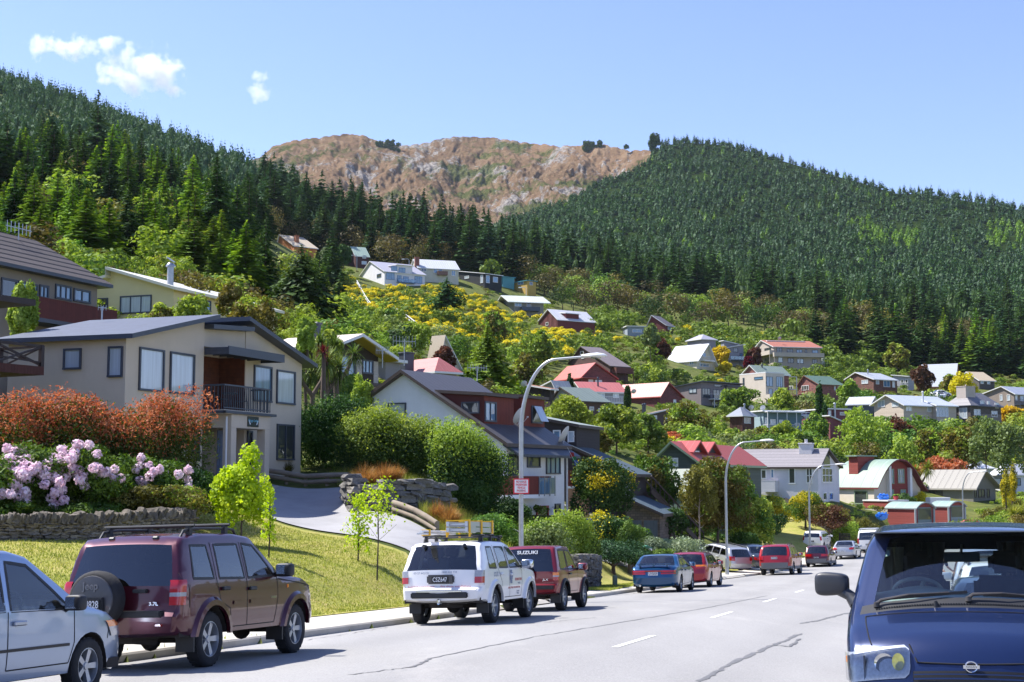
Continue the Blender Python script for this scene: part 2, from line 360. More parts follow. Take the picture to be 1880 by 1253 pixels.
def strip(name,o0,o1,dz0,dz1,m,i0=0,i1=None,n=8,cam_=True,kind='structure'):
 rows=[]
 for i in range(i0,i1 or len(KL)):
  r=[]
  for k in range(n+1):
   t=k/n;o=o0+(o1-o0)*t;p=KL[i]+KN[i]*o
   r.append((p[0],p[1],KZ[i]+(float(camber(np.array(o)))if cam_ else 0)+dz0+(dz1-dz0)*t))
  rows.append(r)
 return sheet(name,rows,m,kind)
strip('road',0,RW,0,0,ASPH,n=12)
PATH=mat('footpath_concrete',(186,181,170),.9,.1,.8,bump=.3,bscale=40,dirt=.3)
i_d=lambda y:int(np.abs(KL[:,1]-y).argmin())
strip('footpath',-1.72,-.16,.135,.125,PATH,n=3,cam_=False)
strip('footpath',RW+.16,RW+1.72,.125,.135,PATH,n=3,cam_=False)
def kerb(name,o,i0,i1):
 b=MB();idx=list(range(i0,i1));sgn=1 if o>1 else-1
 prof=[(0,-.05),(0,.10),(.03*sgn,.128),(.16*sgn,.13),(.16*sgn,-.05)]
 vs=[];m=len(prof)
 for i in idx:
  for du,dz in prof:
   p=KL[i]+KN[i]*(o+du);vs.append((p[0],p[1],KZ[i]+dz))
 fs=[(a*m+k,a*m+k+1,(a+1)*m+k+1,(a+1)*m+k)for a in range(len(idx)-1)for k in range(m-1)]
 b.add(vs,fs);return tag(b.build(name,CONC,smooth=30),kind='structure')
cuts=[(0,i_d(39.3)),(i_d(43.6),i_d(76)),(i_d(80.5),len(KL))]
for a,b in cuts:kerb('kerb',0,a,b)
kerb('kerb',RW,0,len(KL))
for a,b in((39.3,43.6),(76,80.5)):strip('kerb_crossing',-.16,0.02,.125,.03,CONC,i_d(a)-1,i_d(b)+2,n=2,cam_=False)
# --- painted centre line
WHITE=mat('road_paint',(225,225,220),.7,.12,9,bump=.2)
def ribbon(pts,w,m,name,zoff,jag=0,seed=1,kind=None):
 rnd=random.Random(seed);vs=[];fs=[]
 P2=[Vector(p)for p in pts]
 for i,p in enumerate(P2):
  d=(P2[min(i+1,len(P2)-1)]-P2[max(i-1,0)]).normalized();nn=Vector((d.y,-d.x))
  ww=w*(1+jag*(rnd.random()-.5)*2)if 0<i<len(P2)-1 or not jag else w*.2
  for s in(-1,1):
   q=p+nn*ww/2*s+nn*(jag*w*(rnd.random()-.5)*.8)
   off,zk=street(q.x,q.y);vs.append((q.x,q.y,zk[0]+float(camber(off[0]))+zoff))
 for i in range(len(P2)-1):fs.append((2*i,2*i+1,2*i+3,2*i+2))
 b=MB();b.add(vs,fs);o=b.build(name,m)
 return o
ys0=4.4
while ys0<150:
 pts=[]
 for k in range(8):
  p,_=kerbpt(ys0+k*2.9/7,RW/2-.05);i=0
  t=(ys0+k*2.9/7);xk=np.interp(t,KL[:,1],KL[:,0]);ii=i_d(t);p=np.array([xk,t])+KN[ii]*(RW/2-.05)
  pts.append((p[0],p[1]))
 tag(ribbon(pts,.11,WHITE,'road_marking',.006),kind='structure');ys0+=9.25
TAR=mat('crack_sealant',(104,103,102),.6,.3,20)
def crack(pp,w,seed,zo=.005):
 pts=[];rnd=random.Random(seed)
 for(a,b),(c,d)in zip(pp,pp[1:]):
  for k in range(14):
   t=k/14;px=a+(c-a)*t;py=b+(d-b)*t
   Y=25.
   for _ in range(12):
    X=P(px,py,Y).x;off,zk=street(X,Y);z=zk[0]+float(camber(off[0]));sl=P(px,py,1).z;Y+=(z/sl-Y)*.6
   X=P(px,py,Y).x;pts.append((X+rnd.uniform(-.03,.03),Y+rnd.uniform(-.05,.05)))
 tag(ribbon(pts,w,TAR,'road_crack',zo,jag=.4,seed=seed),kind='structure')
crack([(640,1240),(760,1225),(790,1210),(980,1170),(1140,1143),(1300,1115),(1420,1090)],.045,1)
crack([(1280,1253),(1350,1215),(1420,1185),(1475,1162)],.07,2)
crack([(1420,1185),(1450,1188),(1470,1172)],.05,3,.0085)
crack([(1470,1145),(1500,1140),(1530,1132),(1560,1125)],.08,4)
crack([(940,1148),(1020,1141),(1100,1133)],.03,5)
crack([(1090,1095),(1180,1085),(1250,1079)],.025,6)
crack([(560,1176),(640,1164),(720,1150)],.02,7)
# --- lawns and drives laid over the hillside
def m_lawn():
 n=N('lawn_grass');f=n.noise(.5,6,.7);g=n.noise(22,3,.7,stretch=(1,1,1));h=n.noise(2.2,5,.7)
 c=n.ramp(f,[(.32,L((112,128,44))),(.5,L((158,158,72))),(.66,L((188,170,104)))])
 c=n.mix(.4,c,n.ramp(h,[(.3,L((96,112,38))),(.5,L((162,156,86))),(.7,L((196,174,126)))]))
 c=n.mix(n.ramp(n.noise(.9,6,.7),[(.52,(0,0,0)),(.66,(.6,.6,.6))]),c,L((186,160,112)))
 c=n.mix(.35,c,n.ramp(g,[(.3,L((60,78,22))),(.7,L((190,186,110)))]))
 n.l(c,n.b.inputs['Base Color']);n.b.inputs['Roughness'].default_value=.9;n.b.inputs['Specular IOR Level'].default_value=.1
 n.bump(g,.9,.05);return n.m
LAWN=m_lawn()
def patch(name,A,B,m,dz,na=40,nb=14,kind='structure',ripple=0):
 """surface between two ground curves given as (column, distance)"""
 def curve(K,n):
  K=np.array([tuple(at(a,b)[:2])if len(c)==2 else c[:2]for c in K for a,b in[c[:2]]],float)
  d=np.concatenate([[0],np.cumsum(np.linalg.norm(np.diff(K,axis=0),axis=1))]);t=np.linspace(0,d[-1],n)
  return np.stack([np.interp(t,d,K[:,0]),np.interp(t,d,K[:,1])],1)
 a=curve(A,na);b=curve(B,na);rows=[]
 for k in range(nb+1):
  q=a+(b-a)*k/nb;z=ground(q[:,0],q[:,1])+dz;rows.append(np.stack([q[:,0],q[:,1],z],1))
 return sheet(name,rows,m,kind)
def kerbcol(Yd,off):
 i=i_d(Yd);p=KL[i]+KN[i]*off;z=KZ[i]+.12;return(float(colrow(p[0],p[1],z)[0]),float(p[1]))
verge=[kerbcol(y,-1.74)for y in(14,18,22,26,30,34,37,39.5)]
patch('lawn',verge,[(-200,36),(0,37),(170,38.5),(330,40.5),(385,50.5),(450,49),(520,48),(640,46.6),(745,45.3),(822,40)],LAWN,.03,60,30)
DRIVE=mat('drive_asphalt',(150,149,150),.9,.1,.7,bump=.4,bscale=60,dirt=.3)
patch('driveway',[(385,51.6),(450,49.8),(520,48.6),(640,47.2),(752,45.7),kerbcol(39.5,-1.74)],[(330,58),(470,58.5),(640,57),(650,53.5),(725,51.5),(800,49.5),kerbcol(43.2,-1.74)],DRIVE,.045,50,20)
verge2=[kerbcol(y,-1.74)for y in(49.5,53,57,62,67,72,75)]
patch('lawn',verge2,[kerbcol(50.5,-3.4),kerbcol(54,-4.6),kerbcol(58,-6),kerbcol(62,-5.2),kerbcol(66,-4.2),kerbcol(71,-3.4),kerbcol(75,-2.6)],LAWN,.03,40,8)
patch('driveway',[kerbcol(60,-6.5),kerbcol(65,-4.5),kerbcol(70,-3.5),kerbcol(75,-1.8)],[kerbcol(57,-12),kerbcol(66,-9),kerbcol(74,-7),kerbcol(80,-1.8)],DRIVE,.05,30,8)
patch('lawn',[kerbcol(y,-1.74)for y in(80.5,84,88,92)],[kerbcol(y,-4.5)for y in(79.5,83,88,93)],LAWN,.03,30,6)
patch('driveway',[kerbcol(y,-1.74)for y in(92,95,98)],[kerbcol(y,-12)for y in(84,88,92)],DRIVE,.05,20,8)
patch('lawn',[kerbcol(y,-1.74)for y in(98,108,118,128)],[(1380,122),(1420,136),(1470,142),(1560,146)],LAWN,.05,40,20)
# ---- forested hill at the right and the bare mountain behind
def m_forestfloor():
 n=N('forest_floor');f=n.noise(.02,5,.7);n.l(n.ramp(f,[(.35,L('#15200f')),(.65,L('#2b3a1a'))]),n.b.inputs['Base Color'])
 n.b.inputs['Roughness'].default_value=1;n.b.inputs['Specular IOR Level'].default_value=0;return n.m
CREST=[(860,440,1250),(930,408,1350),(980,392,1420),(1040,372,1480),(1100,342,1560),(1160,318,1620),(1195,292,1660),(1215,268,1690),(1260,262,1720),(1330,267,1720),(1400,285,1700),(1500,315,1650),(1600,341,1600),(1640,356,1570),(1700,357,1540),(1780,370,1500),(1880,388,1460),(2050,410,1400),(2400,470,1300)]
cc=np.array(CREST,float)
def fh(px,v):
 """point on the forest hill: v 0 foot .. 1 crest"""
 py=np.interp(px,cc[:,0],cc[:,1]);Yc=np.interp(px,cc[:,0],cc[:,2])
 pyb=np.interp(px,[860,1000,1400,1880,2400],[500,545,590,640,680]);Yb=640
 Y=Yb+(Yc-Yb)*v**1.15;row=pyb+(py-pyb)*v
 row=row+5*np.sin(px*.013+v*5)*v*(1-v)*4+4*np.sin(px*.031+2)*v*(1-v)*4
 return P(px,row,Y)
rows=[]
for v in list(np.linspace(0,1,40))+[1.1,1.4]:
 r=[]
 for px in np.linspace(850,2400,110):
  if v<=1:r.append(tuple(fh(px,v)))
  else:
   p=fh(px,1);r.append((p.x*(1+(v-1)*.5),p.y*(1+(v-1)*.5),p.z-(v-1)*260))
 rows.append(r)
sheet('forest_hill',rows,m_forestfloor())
def m_mountain():
 n=N('mountain_scree');f=n.noise(.004,9,.62);g=n.noise(.035,8,.8);h=n.noise(.16,6,.85)
 c=n.ramp(g,[(.32,L('#6a5646')),(.5,L('#96785e')),(.66,L('#b8a084'))])
 c=n.mix(n.ramp(h,[(.42,(0,0,0)),(.56,(.7,.7,.7))]),c,n.ramp(f,[(.4,L('#6c604a')),(.6,L('#9c8468'))]))
 rk=n.ramp(n.noise(.011,10,.8,stretch=(1.6,1,.55)),[(.53,(0,0,0)),(.56,(1,1,1))]);c=n.mix(rk,c,n.ramp(h,[(.36,L('#5f5a58')),(.5,L('#a19a94')),(.62,L('#cfc8be'))]))
 gr=n.ramp(n.noise(.0065,9,.75),[(.515,(0,0,0)),(.56,(.85,.85,.85))]);c=n.mix(gr,c,n.ramp(h,[(.4,L('#2f4020')),(.52,L('#5a6a38')),(.65,L('#8a7a50'))]))
 ge=n.n('NewGeometry');sp=n.n('SeparateXYZ');n.l(ge.outputs['Normal'],sp.inputs[0])
 stp=n.ramp(sp.outputs[2],[(.36,(1,1,1)),(.46,(0,0,0))]);c=n.mix(stp,c,n.ramp(h,[(.35,L('#4e4a48')),(.6,L('#a8a098'))]))
 n.l(c,n.b.inputs['Base Color']);n.b.inputs['Roughness'].default_value=1;n.b.inputs['Specular IOR Level'].default_value=0
 n.bump(g,1,10,n.bump(h,1,4));return n.m
MC=np.array([(380,330,2250),(460,298,2250),(480,288,2260),(500,270,2280),(540,258,2300),(600,250,2320),(640,247,2330),(670,251,2330),(700,261,2330),(735,268,2340),(770,264,2350),(810,255,2360),(850,252,2380),(900,253,2380),(950,259,2360),(1000,266,2340),(1030,271,2300),(1070,267,2260),(1110,266,2230),(1150,275,2200),(1200,277,2150),(1300,300,2100),(1500,380,2100)],float)
def fbm(x,y,s=0):
 r=0;a=1
 for k in range(6):
  f=2**k;r+=a*(math.sin(x*f*1.7+s+3*math.sin(y*f*.9+k*1.3+s))*math.cos(y*f*1.3+2*math.sin(x*f*.7+k*2.1+s)));a*=.52
 return r
rows=[]
for v in list(np.linspace(0,1,190))+[1.08,1.3]:
 r=[]
 for px in np.linspace(380,1320,420):
  vv=min(v,1);py=np.interp(px,MC[:,0],MC[:,1]);Yc=np.interp(px,MC[:,0],MC[:,2]);pyb=np.interp(px,[380,900,1300],[440,452,470])
  Y=1650+(Yc-1650)*vv**.9;row=pyb+(py-pyb)*vv
  p=P(px,row,Y);e=(vv*(1-vv)*4)**.5
  dd=fbm(px*.012,vv*2.2)*8+abs(fbm(px*.02+vv*2.5,vv*4,4))*6-6+(1-abs(fbm(px*.07+vv*3,vv*9,9)))*2.5-abs(fbm(px*.19+vv*5,vv*31,3))*1.2
  p=p+Vector((0,-dd*e*1.6,dd*e*.8))+Vector((0,0,fbm(px*.11,0,5)*2.2*vv**6))
  if v>1:p=Vector((p.x,p.y+(v-1)*900,p.z-(v-1)*500))
  r.append(tuple(p))
 rows.append(r)
sheet('mountain',rows,m_mountain())
# ================================================================ foliage
def rng(s):return np.random.default_rng(s)
def unit(v):return v/np.maximum(np.linalg.norm(v,axis=1),1e-9)[:,None]
def quads(Pt,Nn,size,asp,g):
 t=unit(np.cross(Nn,g.normal(size=Pt.shape)));b=np.cross(Nn,t);s=size[:,None]
 V=np.stack([Pt+t*s,Pt+b*s*asp,Pt-t*s,Pt-b*s*asp],1).reshape(-1,3)
 return V
def leafcloud(seed,n,leaf,K=18,r=(1,1,1),c=(0,0,1),clump=.36,push=.45,asp=.55,low=-.75,top=.0,fluff=.12,norm=.6):
 """leaf faces on lumpy clumps that fill an ellipsoid; returns vertices (4 per leaf)"""
 g=rng(seed);d=unit(g.normal(size=(K,3)));d[:,2]=np.where(d[:,2]<low,-d[:,2],d[:,2])
 rad=g.random(K)**push*(1-clump*.55);cc=d*rad[:,None]
 cr=clump*(.7+.6*g.random(K))
 k=g.choice(K,n,p=cr**2/(cr**2).sum());dd=unit(g.normal(size=(n,3))+np.array([0,0,.25+top])+cc[k]*.7)
 rr=cr[k]*(1-.35*g.random(n)**2+fluff*g.normal(size=n));p=cc[k]+dd*rr[:,None]
 keep=p[:,2]>-1.02;p=p[keep];dd=dd[keep]
 p=p*np.array(r)+np.array(c);nn=unit(dd/np.array(r)+norm*g.normal(size=p.shape))
 return quads(p,nn,leaf*(.6+.8*g.random(len(p))),asp,g)
def fmesh(name,Vs):
 """Vs: list of (verts, material index)"""
 V=np.concatenate([v for v,_ in Vs]);mi=np.concatenate([np.full(len(v)//4,i)for v,i in Vs])
 return npmesh(name,V,np.arange(len(V)).reshape(-1,4),mi)
def trunk_mb(h,r0,seed=0,limbs=5,spread=.5,r1=.35,bend=.05,start=.35,b=None,base=(0,0,0)):
 rd=random.Random(seed);b=b or MB();n=6;pts=[];bx=Vector(base)
 for i in range(n+1):
  t=i/n;pts.append(bx+Vector((rd.uniform(-1,1)*bend*h*t,rd.uniform(-1,1)*bend*h*t,h*t)))
 b.tube(pts,[r0*(1-(1-r1)*i/n)for i in range(n+1)],7)
 for k in range(limbs):
  t=start+(1-start)*(k+rd.random()*.6)/max(1,limbs);i=min(n-1,int(t*n));p=pts[i].lerp(pts[i+1],t*n-i)
  a=k*2.4+rd.random();ln=h*spread*(.6+.5*rd.random())
  e=p+Vector((cos(a)*ln,sin(a)*ln,ln*(.6+.5*rd.random())));m=p.lerp(e,.5)+Vector((0,0,-ln*.08))
  r=r0*(1-.6*t)*.55;b.tube([p,m,e],[r,r*.7,r*.25],5)
 return b
def quadtrunk(h,r,seed=0,limbs=0):
 """trunk as quads for merged tree meshes"""
 V=[]
 for k in range(5):
  a0=2*pi*k/5;a1=2*pi*(k+1)/5
  V+=[(r*cos(a0),r*sin(a0),-1.0),(r*cos(a1),r*sin(a1),-1.0),(r*.35*cos(a1),r*.35*sin(a1),h),(r*.35*cos(a0),r*.35*sin(a0),h)]
 return np.array(V,float)
def conifer(seed,H=1.0,R=.24,levels=20,per=8,segs=4,droop=.25,bare=.12,fuzz=1.0,ragged=.3):
 """whorls of drooping fronds round a straight stem"""
 g=rng(seed);P_=[];N_=[];Sz=[];
 for i in range(levels):
  t=(i+g.random()*.5)/levels;z=bare+(1-bare)*t;rr=R*((1-t)**.85*(1-.35*max(0,.2-t)/.2))+.012
  m=max(3,int(per*(.55+.6*(1-t))));a0=g.random()*6.28
  for k in range(m):
   a=a0+2*pi*k/m+g.normal()*.2;ln=rr*(1-ragged*g.random()+.12*g.random())
   for s in range(segs):
    q=(s+.35+.4*g.random())/segs
    zz=z-droop*ln*q**1.6+.10*ln*q*(1-t);x=q*ln
    w=ln*.5/segs*1.5*(1.15-.5*q)*fuzz
    for sd in(-1,1)if segs>1 else(0,):
     off=sd*w*.55
     P_.append((cos(a)*x-sin(a)*off,sin(a)*x+cos(a)*off,zz-abs(off)*.25+g.normal()*.004));N_.append((cos(a)*.35+g.normal()*.3,sin(a)*.35+g.normal()*.3,1));Sz.append(w*(.8+.5*g.random()))
 for s in range(10):
  P_.append((g.normal()*.006,g.normal()*.006,1-s*.012));N_.append(tuple(g.normal(size=3)));Sz.append(.014+.0015*s)
 P_=np.array(P_)*H;N_=unit(np.array(N_));return quads(P_,N_,np.array(Sz)*H,.62,g)
def spike(seed,tiers=5,n=7,R=.2):
 """small far conifer: ragged stacked skirts, as quads"""
 g=rng(seed);V=[]
 for i in range(tiers):
  z0=.06+.88*i/tiers;z1=min(1,z0+.34);r=R*(1-i/tiers)**.9+.02;a0=g.random()*6
  for k in range(n):
   a=a0+2*pi*k/n+g.normal()*.15;rr=r*(.65+.6*g.random());wd=pi/n*.85;dz=g.normal()*.02
   V+=[(0,0,z1),(cos(a-wd)*rr*.6,sin(a-wd)*rr*.6,z0+.06+dz),(cos(a)*rr,sin(a)*rr,z0+dz),(cos(a+wd)*rr*.6,sin(a+wd)*rr*.6,z0+.06+dz)]
 return np.array(V,float)
BARK=mat('bark',(92,78,66),.9,.25,6,bump=.6,bscale=25)
BARKD=mat('bark_dark',(58,50,44),.9,.25,6)
LM=dict(fir=leafmat('fir_needles','#1a2c10','#34501f','#5d7c30',.22,.35),firblue=leafmat('blue_green_needles','#1e3420','#385632','#5e7c50',.2,.35),young=leafmat('young_conifer_foliage','#3a5814','#6c8c22','#a8bc3c',.35,.6),beech=leafmat('beech_leaves','#38341a','#625a32','#8a804a',.3,.6),light=leafmat('light_green_leaves','#566e1c','#8ea436','#c0cc60',.4,.8),mid=leafmat('mid_green_leaves','#34501a','#5c7a28','#94a846',.35,.8),deep=leafmat('deep_green_leaves','#1c3012','#38541e','#647e36',.25,.9),sage=leafmat('sage_leaves','#4c5c2c','#7c8a4c','#aab47c',.3,.9),grey=leafmat('grey_green_leaves','#4a5a40','#7d8c6c','#b0b898',.3,1.2),willow=leafmat('willow_leaves','#4c6430','#74884a','#a2b074',.35,.6),olive=leafmat('olive_leaves','#46421a','#6f6828','#9d9444',.35,.8),lime=leafmat('lime_leaves','#7d9a0a','#b4cc18','#dbe640',.5,1.6,.06),yellow=leafmat('golden_leaves','#a09018','#d2b81c','#ecd840',.4,1.2),gorse=leafmat('broom_flowers','#b8ac14','#dcd020','#ece83c',.35,3,.1,'#ffee66'),maple=leafmat('maroon_leaves','#38101a','#641c2c','#8c2c3c',.4,1.2,.1,'#ff8888'),copper=leafmat('copper_leaves','#3c241c','#62402e','#8a6044',.35,1.2,.1,'#ffbb88'),photinia=leafmat('red_tip_leaves','#7c3226','#b4643e','#dca47c',.45,2.2,.05,'#ffb070'),photg=leafmat('photinia_green','#22360f','#45591c','#80842f',.4,1.6,.05),rhodo=leafmat('rhododendron_leaves','#263c10','#4c6a1c','#86a030',.35,1.8,.05),blossom=leafmat('pink_blossom','#e4c4d4','#f6e0ea','#fff8fa',.4,3,.05,'#ffeeff'),tuss=leafmat('tussock_blades','#6e4a22','#a87c44','#d0a86a',.35,3,.05,'#ffdd99'),grassb=leafmat('grass_blades','#64741e','#96a040','#c0b870',.4,1.2,.05),palm=leafmat('cabbage_tree_leaves','#2a3a18','#566a2c','#98a458',.3,1.5),flax=leafmat('flax_leaves','#4a5a1c','#86902e','#beb850',.3,1.5),redf=leafmat('red_flowers','#7c1414','#b42a22','#d85040',.3,3,.05,'#ff8888'),)
def crown_tree(name,pos,h,r,kind,label,cat='tree',group=None,n=6000,leaf=.09,trunk=.3,K=22,ry=None,tr=.12,bark=None,clump=.34,top=0,push=.45,asp=.55,low=-.75,seed=None,second=None,zmin=.02,fluff=.12,limbs=7):
 """a thing: empty > trunk, crown (> flowers as a second leaf colour)"""
 seed=seed if seed is not None else int(abs(pos[0]*91+pos[1]*37))+len(label)
 root=empty(name,pos,0,label,cat,group);ch=h*(1-trunk);rz=ch/2
 V=leafcloud(seed,n,leaf,K,(r,ry or r,rz),(0,0,h*trunk+rz+zmin),clump,push,asp,low,top,fluff)
 if second:
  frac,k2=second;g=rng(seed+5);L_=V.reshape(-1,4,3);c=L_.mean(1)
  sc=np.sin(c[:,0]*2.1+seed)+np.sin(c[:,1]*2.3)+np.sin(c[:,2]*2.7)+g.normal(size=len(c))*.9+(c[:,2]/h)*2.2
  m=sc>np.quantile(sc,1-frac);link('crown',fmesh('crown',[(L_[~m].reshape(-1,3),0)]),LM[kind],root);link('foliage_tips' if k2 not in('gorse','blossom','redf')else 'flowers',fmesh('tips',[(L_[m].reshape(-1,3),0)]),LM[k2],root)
 else:link('crown',fmesh('crown',[(V,0)]),LM[kind],root)
 trunk_mb(h*trunk+ch*.55,tr,seed,limbs,.28*r/h*2,bend=.02).build('trunk',bark or BARK,root,smooth=60)
 return root
def con_tree(name,pos,h,kind,label,R=.24,group=None,seed=0,levels=26,per=10,segs=5,bare=.1,droop=.3,ragged=.35):
 root=empty(name,pos,seed*1.7,label,'tree',group)
 link('crown',fmesh('crown',[(conifer(seed,h,R,levels,per,segs,droop,bare,ragged=ragged),0)]),LM[kind],root)
 b=MB();b.tube([(0,0,-.5),(0,0,h*.5),(0,0,h*.97)],[h*.016,h*.009,.02],8);b.build('trunk',BARK,root,smooth=60)
 return root
def tuft(name,pos,h,r,n,kind,label,cat='plant',wd=.012,group=None,seed=1,lean=1.0):
 """fountain of arching blades"""
 g=rng(seed);V=[]
 for i in range(n):
  a=g.random()*6.283;l=h*(.65+.5*g.random());sp=r*lean*g.random()**.6;b0=g.random()*r*.25
  p=[np.array([cos(a)*b0,sin(a)*b0,0.])]
  for t in(.4,.75,1.0):
   p.append(np.array([cos(a)*(b0+sp*t**1.6),sin(a)*(b0+sp*t**1.6),l*(t-.33*t**3*(sp/r)*1.2)]))
  q=np.array([-sin(a+g.normal()*.4),cos(a+g.normal()*.4),0])*wd
  for j in range(3):
   w0=1-j*.3;w1=1-(j+1)*.3
   V+=[p[j]-q*w0,p[j]+q*w0,p[j+1]+q*w1,p[j+1]-q*w1]
 root=empty(name,pos,0,label,cat,group);link('blades',fmesh('blades',[(np.array(V),0)]),LM[kind],root);return root
def spiky(mbv,c,r,n,g,up=.3,wd=.03):
 for i in range(n):
  d=g.normal(size=3);d[2]=d[2]*.8+up;d/=np.linalg.norm(d);l=r*(.7+.4*g.random());s=np.cross(d,[0,0,1.]);s=s/(np.linalg.norm(s)+1e-6)*wd
  a=c;m=c+d*l*.6;e=c+d*l+np.array([0,0,-.22*l*(1.1-d[2])])
  mbv+=[a-s,a+s,m+s*.9,m-s*.9,m-s*.9,m+s*.9,e+s*.1,e-s*.1]
def cabbage_tree(name,pos,h,label,heads=4,r=.7,seed=1,group=None,kind='palm',skirt=True):
 g=rng(seed);root=empty(name,pos,0,label,'tree',group);b=MB();V=[]
 fork=h*.55;b.tube([(0,0,-.3),(.05,0,fork*.5),(0,.03,fork)],[h*.035,h*.028,h*.024],8)
 for k in range(heads):
  a=k*6.283/heads+g.random();rr=h*.16*(0 if heads==1 else 1);e=np.array([cos(a)*rr,sin(a)*rr,h-r*.6-g.random()*h*.12])
  b.tube([(0,0,fork-.1),(e[0]*.6,e[1]*.6,fork+(e[2]-fork)*.4),tuple(e)],[h*.022,h*.018,h*.016],7)
  spiky(V,e,r,90,g,.35,.025*r/.7)
  if skirt:spiky(V,e-np.array([0,0,.12]),r*.8,40,g,-.7,.025*r/.7)
 b.build('trunk',BARK,root,smooth=60);link('leaves',fmesh('leaves',[(np.array(V),0)]),LM[kind],root);return root
 # ================================================================ houses
TRIMW=mat('white_trim',(222,222,220),.5,.05,5)
TRIMD=mat('dark_trim',(62,68,80),.45,.08,5)
TRIMB=mat('brown_trim',(74,62,56),.6,.1,5)
GB=glass('sky_painted_window',(86,128,160));GD=glass('dark_window',(34,42,48));GC=glass('curtain_window',(176,188,196),var=.12)  # the blue pane has the sky's reflection painted into its base colour
GL=dict(b=GB,d=GD,c=GC)
HBOX=[];HALL=[]
class House:
 def __init__(s,name,label,c,yb,Y,a,l=None,r=None,ye=None,cat='house',group=None,sink=2.5,box=True):
  ym=(yb+(ye if ye is not None else yb))/2;s.k=cos(PIT)-(626.5-ym)/FPX*sin(PIT)
  s.o=Vector((P(c,ym,Y).x,Y,P(c,yb,Y).z));s.name=name;HALL.append((name.replace('_',' '),c,(yb+(ye or yb))/2))if cat=='house' else None;s.a=radians(a);s.ca=cos(s.a);s.sa=sin(s.a);s.c=c;s.Y=Y
  s.root=empty(name,s.o,s.a,label,cat,group)
  s.w=s.X(r)if r is not None else 8;s.d=s.Yl(l)if l is not None else 8
  s.h=s.Z(c,ye)if ye is not None else 3;s.sink=sink
  if box and Y>100:HBOX.append([min(l,c),(ye or yb)-(14 if Y>230 else 30),max(r,c),yb,Y])
 def _u(s,px):return(px-940)/FPX
 def X(s,px,off=0):
  ox=s.o.x-s.sa*off;oy=s.o.y+s.ca*off;u=s._u(px)/s.k
  return(u*oy-ox)/(s.ca-u*s.sa)
 def Yl(s,px,off=0):
  ox=s.o.x+s.ca*off;oy=s.o.y+s.sa*off;u=s._u(px)/s.k
  return(ox-u*oy)/(s.sa+u*s.ca)
 def Z(s,px,py,face='R',off=0):
  if face=='R':x=s.X(px,off);Y=s.o.y+s.sa*x+s.ca*off
  else:y=s.Yl(px,off);Y=s.o.y+s.ca*y+s.sa*off
  return P(px,py,Y).z-s.o.z
 def mats(s,wall,roof,trim=None):s.wm=wall;s.rm=roof;s.tm=trim or TRIMW;return s
 def block(s,x0=0,x1=None,y0=0,y1=None,z0=None,h=None,roof=None,oh=.4,t=.16,wall=None,rm=None,tm=None,wname='wall',rname='roof',og=None):
  """roof: ('gl',yp,zp[,zfar]) ridge seen on the left face; ('gr',xp,zp[,zfar]); ('ml',zfar); ('mr',zfar); ('flat',); ('hip',rise); ('pl'/'pr', [(u,z)..])"""
  x1=s.w if x1 is None else x1;y1=s.d if y1 is None else y1;h=s.h if h is None else h;z0=-s.sink if z0 is None else z0
  wall=wall or s.wm;rm=rm or s.rm;tm=tm or s.tm;roof=roof or('flat',);k=roof[0];og=oh if og is None else og
  if k=='hip':
   b=MB();b.box(x0,x1,y0,y1,z0,h);W=b.build(wname,wall,s.root)
   e=oh;z1=h+roof[1];m=min(x1-x0,y1-y0)/2*(roof[2]if len(roof)>2 else .95)
   b=MB();q=[(x0-e,y0-e,h),(x1+e,y0-e,h),(x1+e,y1+e,h),(x0-e,y1+e,h)]
   if x1-x0>y1-y0:R_=[(x0+m,(y0+y1)/2,z1),(x1-m,(y0+y1)/2,z1)];tf=[(4,5,9,8),(5,6,9),(6,7,8,9),(7,4,8)]
   else:R_=[((x0+x1)/2,y0+m,z1),((x0+x1)/2,y1-m,z1)];tf=[(4,5,8),(5,6,9,8),(6,7,9),(7,4,8,9)]
   b.add(q+[(x,y,z+.18)for x,y,z in q]+R_,tf,0);b.f+=[(3,2,1,0),(0,1,5,4),(1,2,6,5),(2,3,7,6),(3,0,4,7)];b.m+=[1]*5
   b.build(rname,[rm,tm],s.root);return W
  if k=='flat':
   b=MB();b.box(x0,x1,y0,y1,z0,h);W=b.build(wname,wall,s.root)
   b=MB();b.box(x0-oh,x1+oh,y0-oh,y1+oh,h+.003,h+t+.08,1);b.add([(x0-oh+.05,y0-oh+.05,h+t+.085),(x1+oh-.05,y0-oh+.05,h+t+.085),(x1+oh-.05,y1+oh-.05,h+t+.085),(x0-oh+.05,y1+oh-.05,h+t+.085)],[(0,1,2,3)],0)
   b.build(rname,[rm,tm],s.root,recalc=False);return W
  ax='x' if k in('gl','ml','pl')else 'y';u0,u1,v0,v1=(y0,y1,x0,x1)if ax=='x' else(x0,x1,y0,y1)
  if k in('gl','gr'):prof=[(u0,h),(roof[1],roof[2]),(u1,roof[3]if len(roof)>3 else h)]
  elif k in('ml','mr'):prof=[(u0,h),(u1,roof[1])]
  else:prof=list(roof[1])
  b=MB();b.prism([(u0,z0)]+prof+[(u1,z0)],ax,v0,v1);W=b.build(wname,wall,s.root)
  (ua,za),(ub,zb)=prof[0],prof[1];sl=(zb-za)/max(.01,ub-ua);(uc,zc),(ud,zd)=prof[-2],prof[-1];sr=(zd-zc)/max(.01,ud-uc)
  fl=1/sqrt(1+sl*sl);fr=1/sqrt(1+sr*sr)
  pr=[(ua-oh*fl,za-oh*fl*sl)]+prof[1:-1]+[(ud+oh*fr,zd+oh*fr*sr)]
  if len(prof)==2:pr=[(ua-oh*fl,za-oh*fl*sl),(ud+oh*fr,zd+oh*fr*sr)]
  top=[(u,z+t*1.25)for u,z in pr];bot=[(u,z+.004)for u,z in pr];n=len(pr)
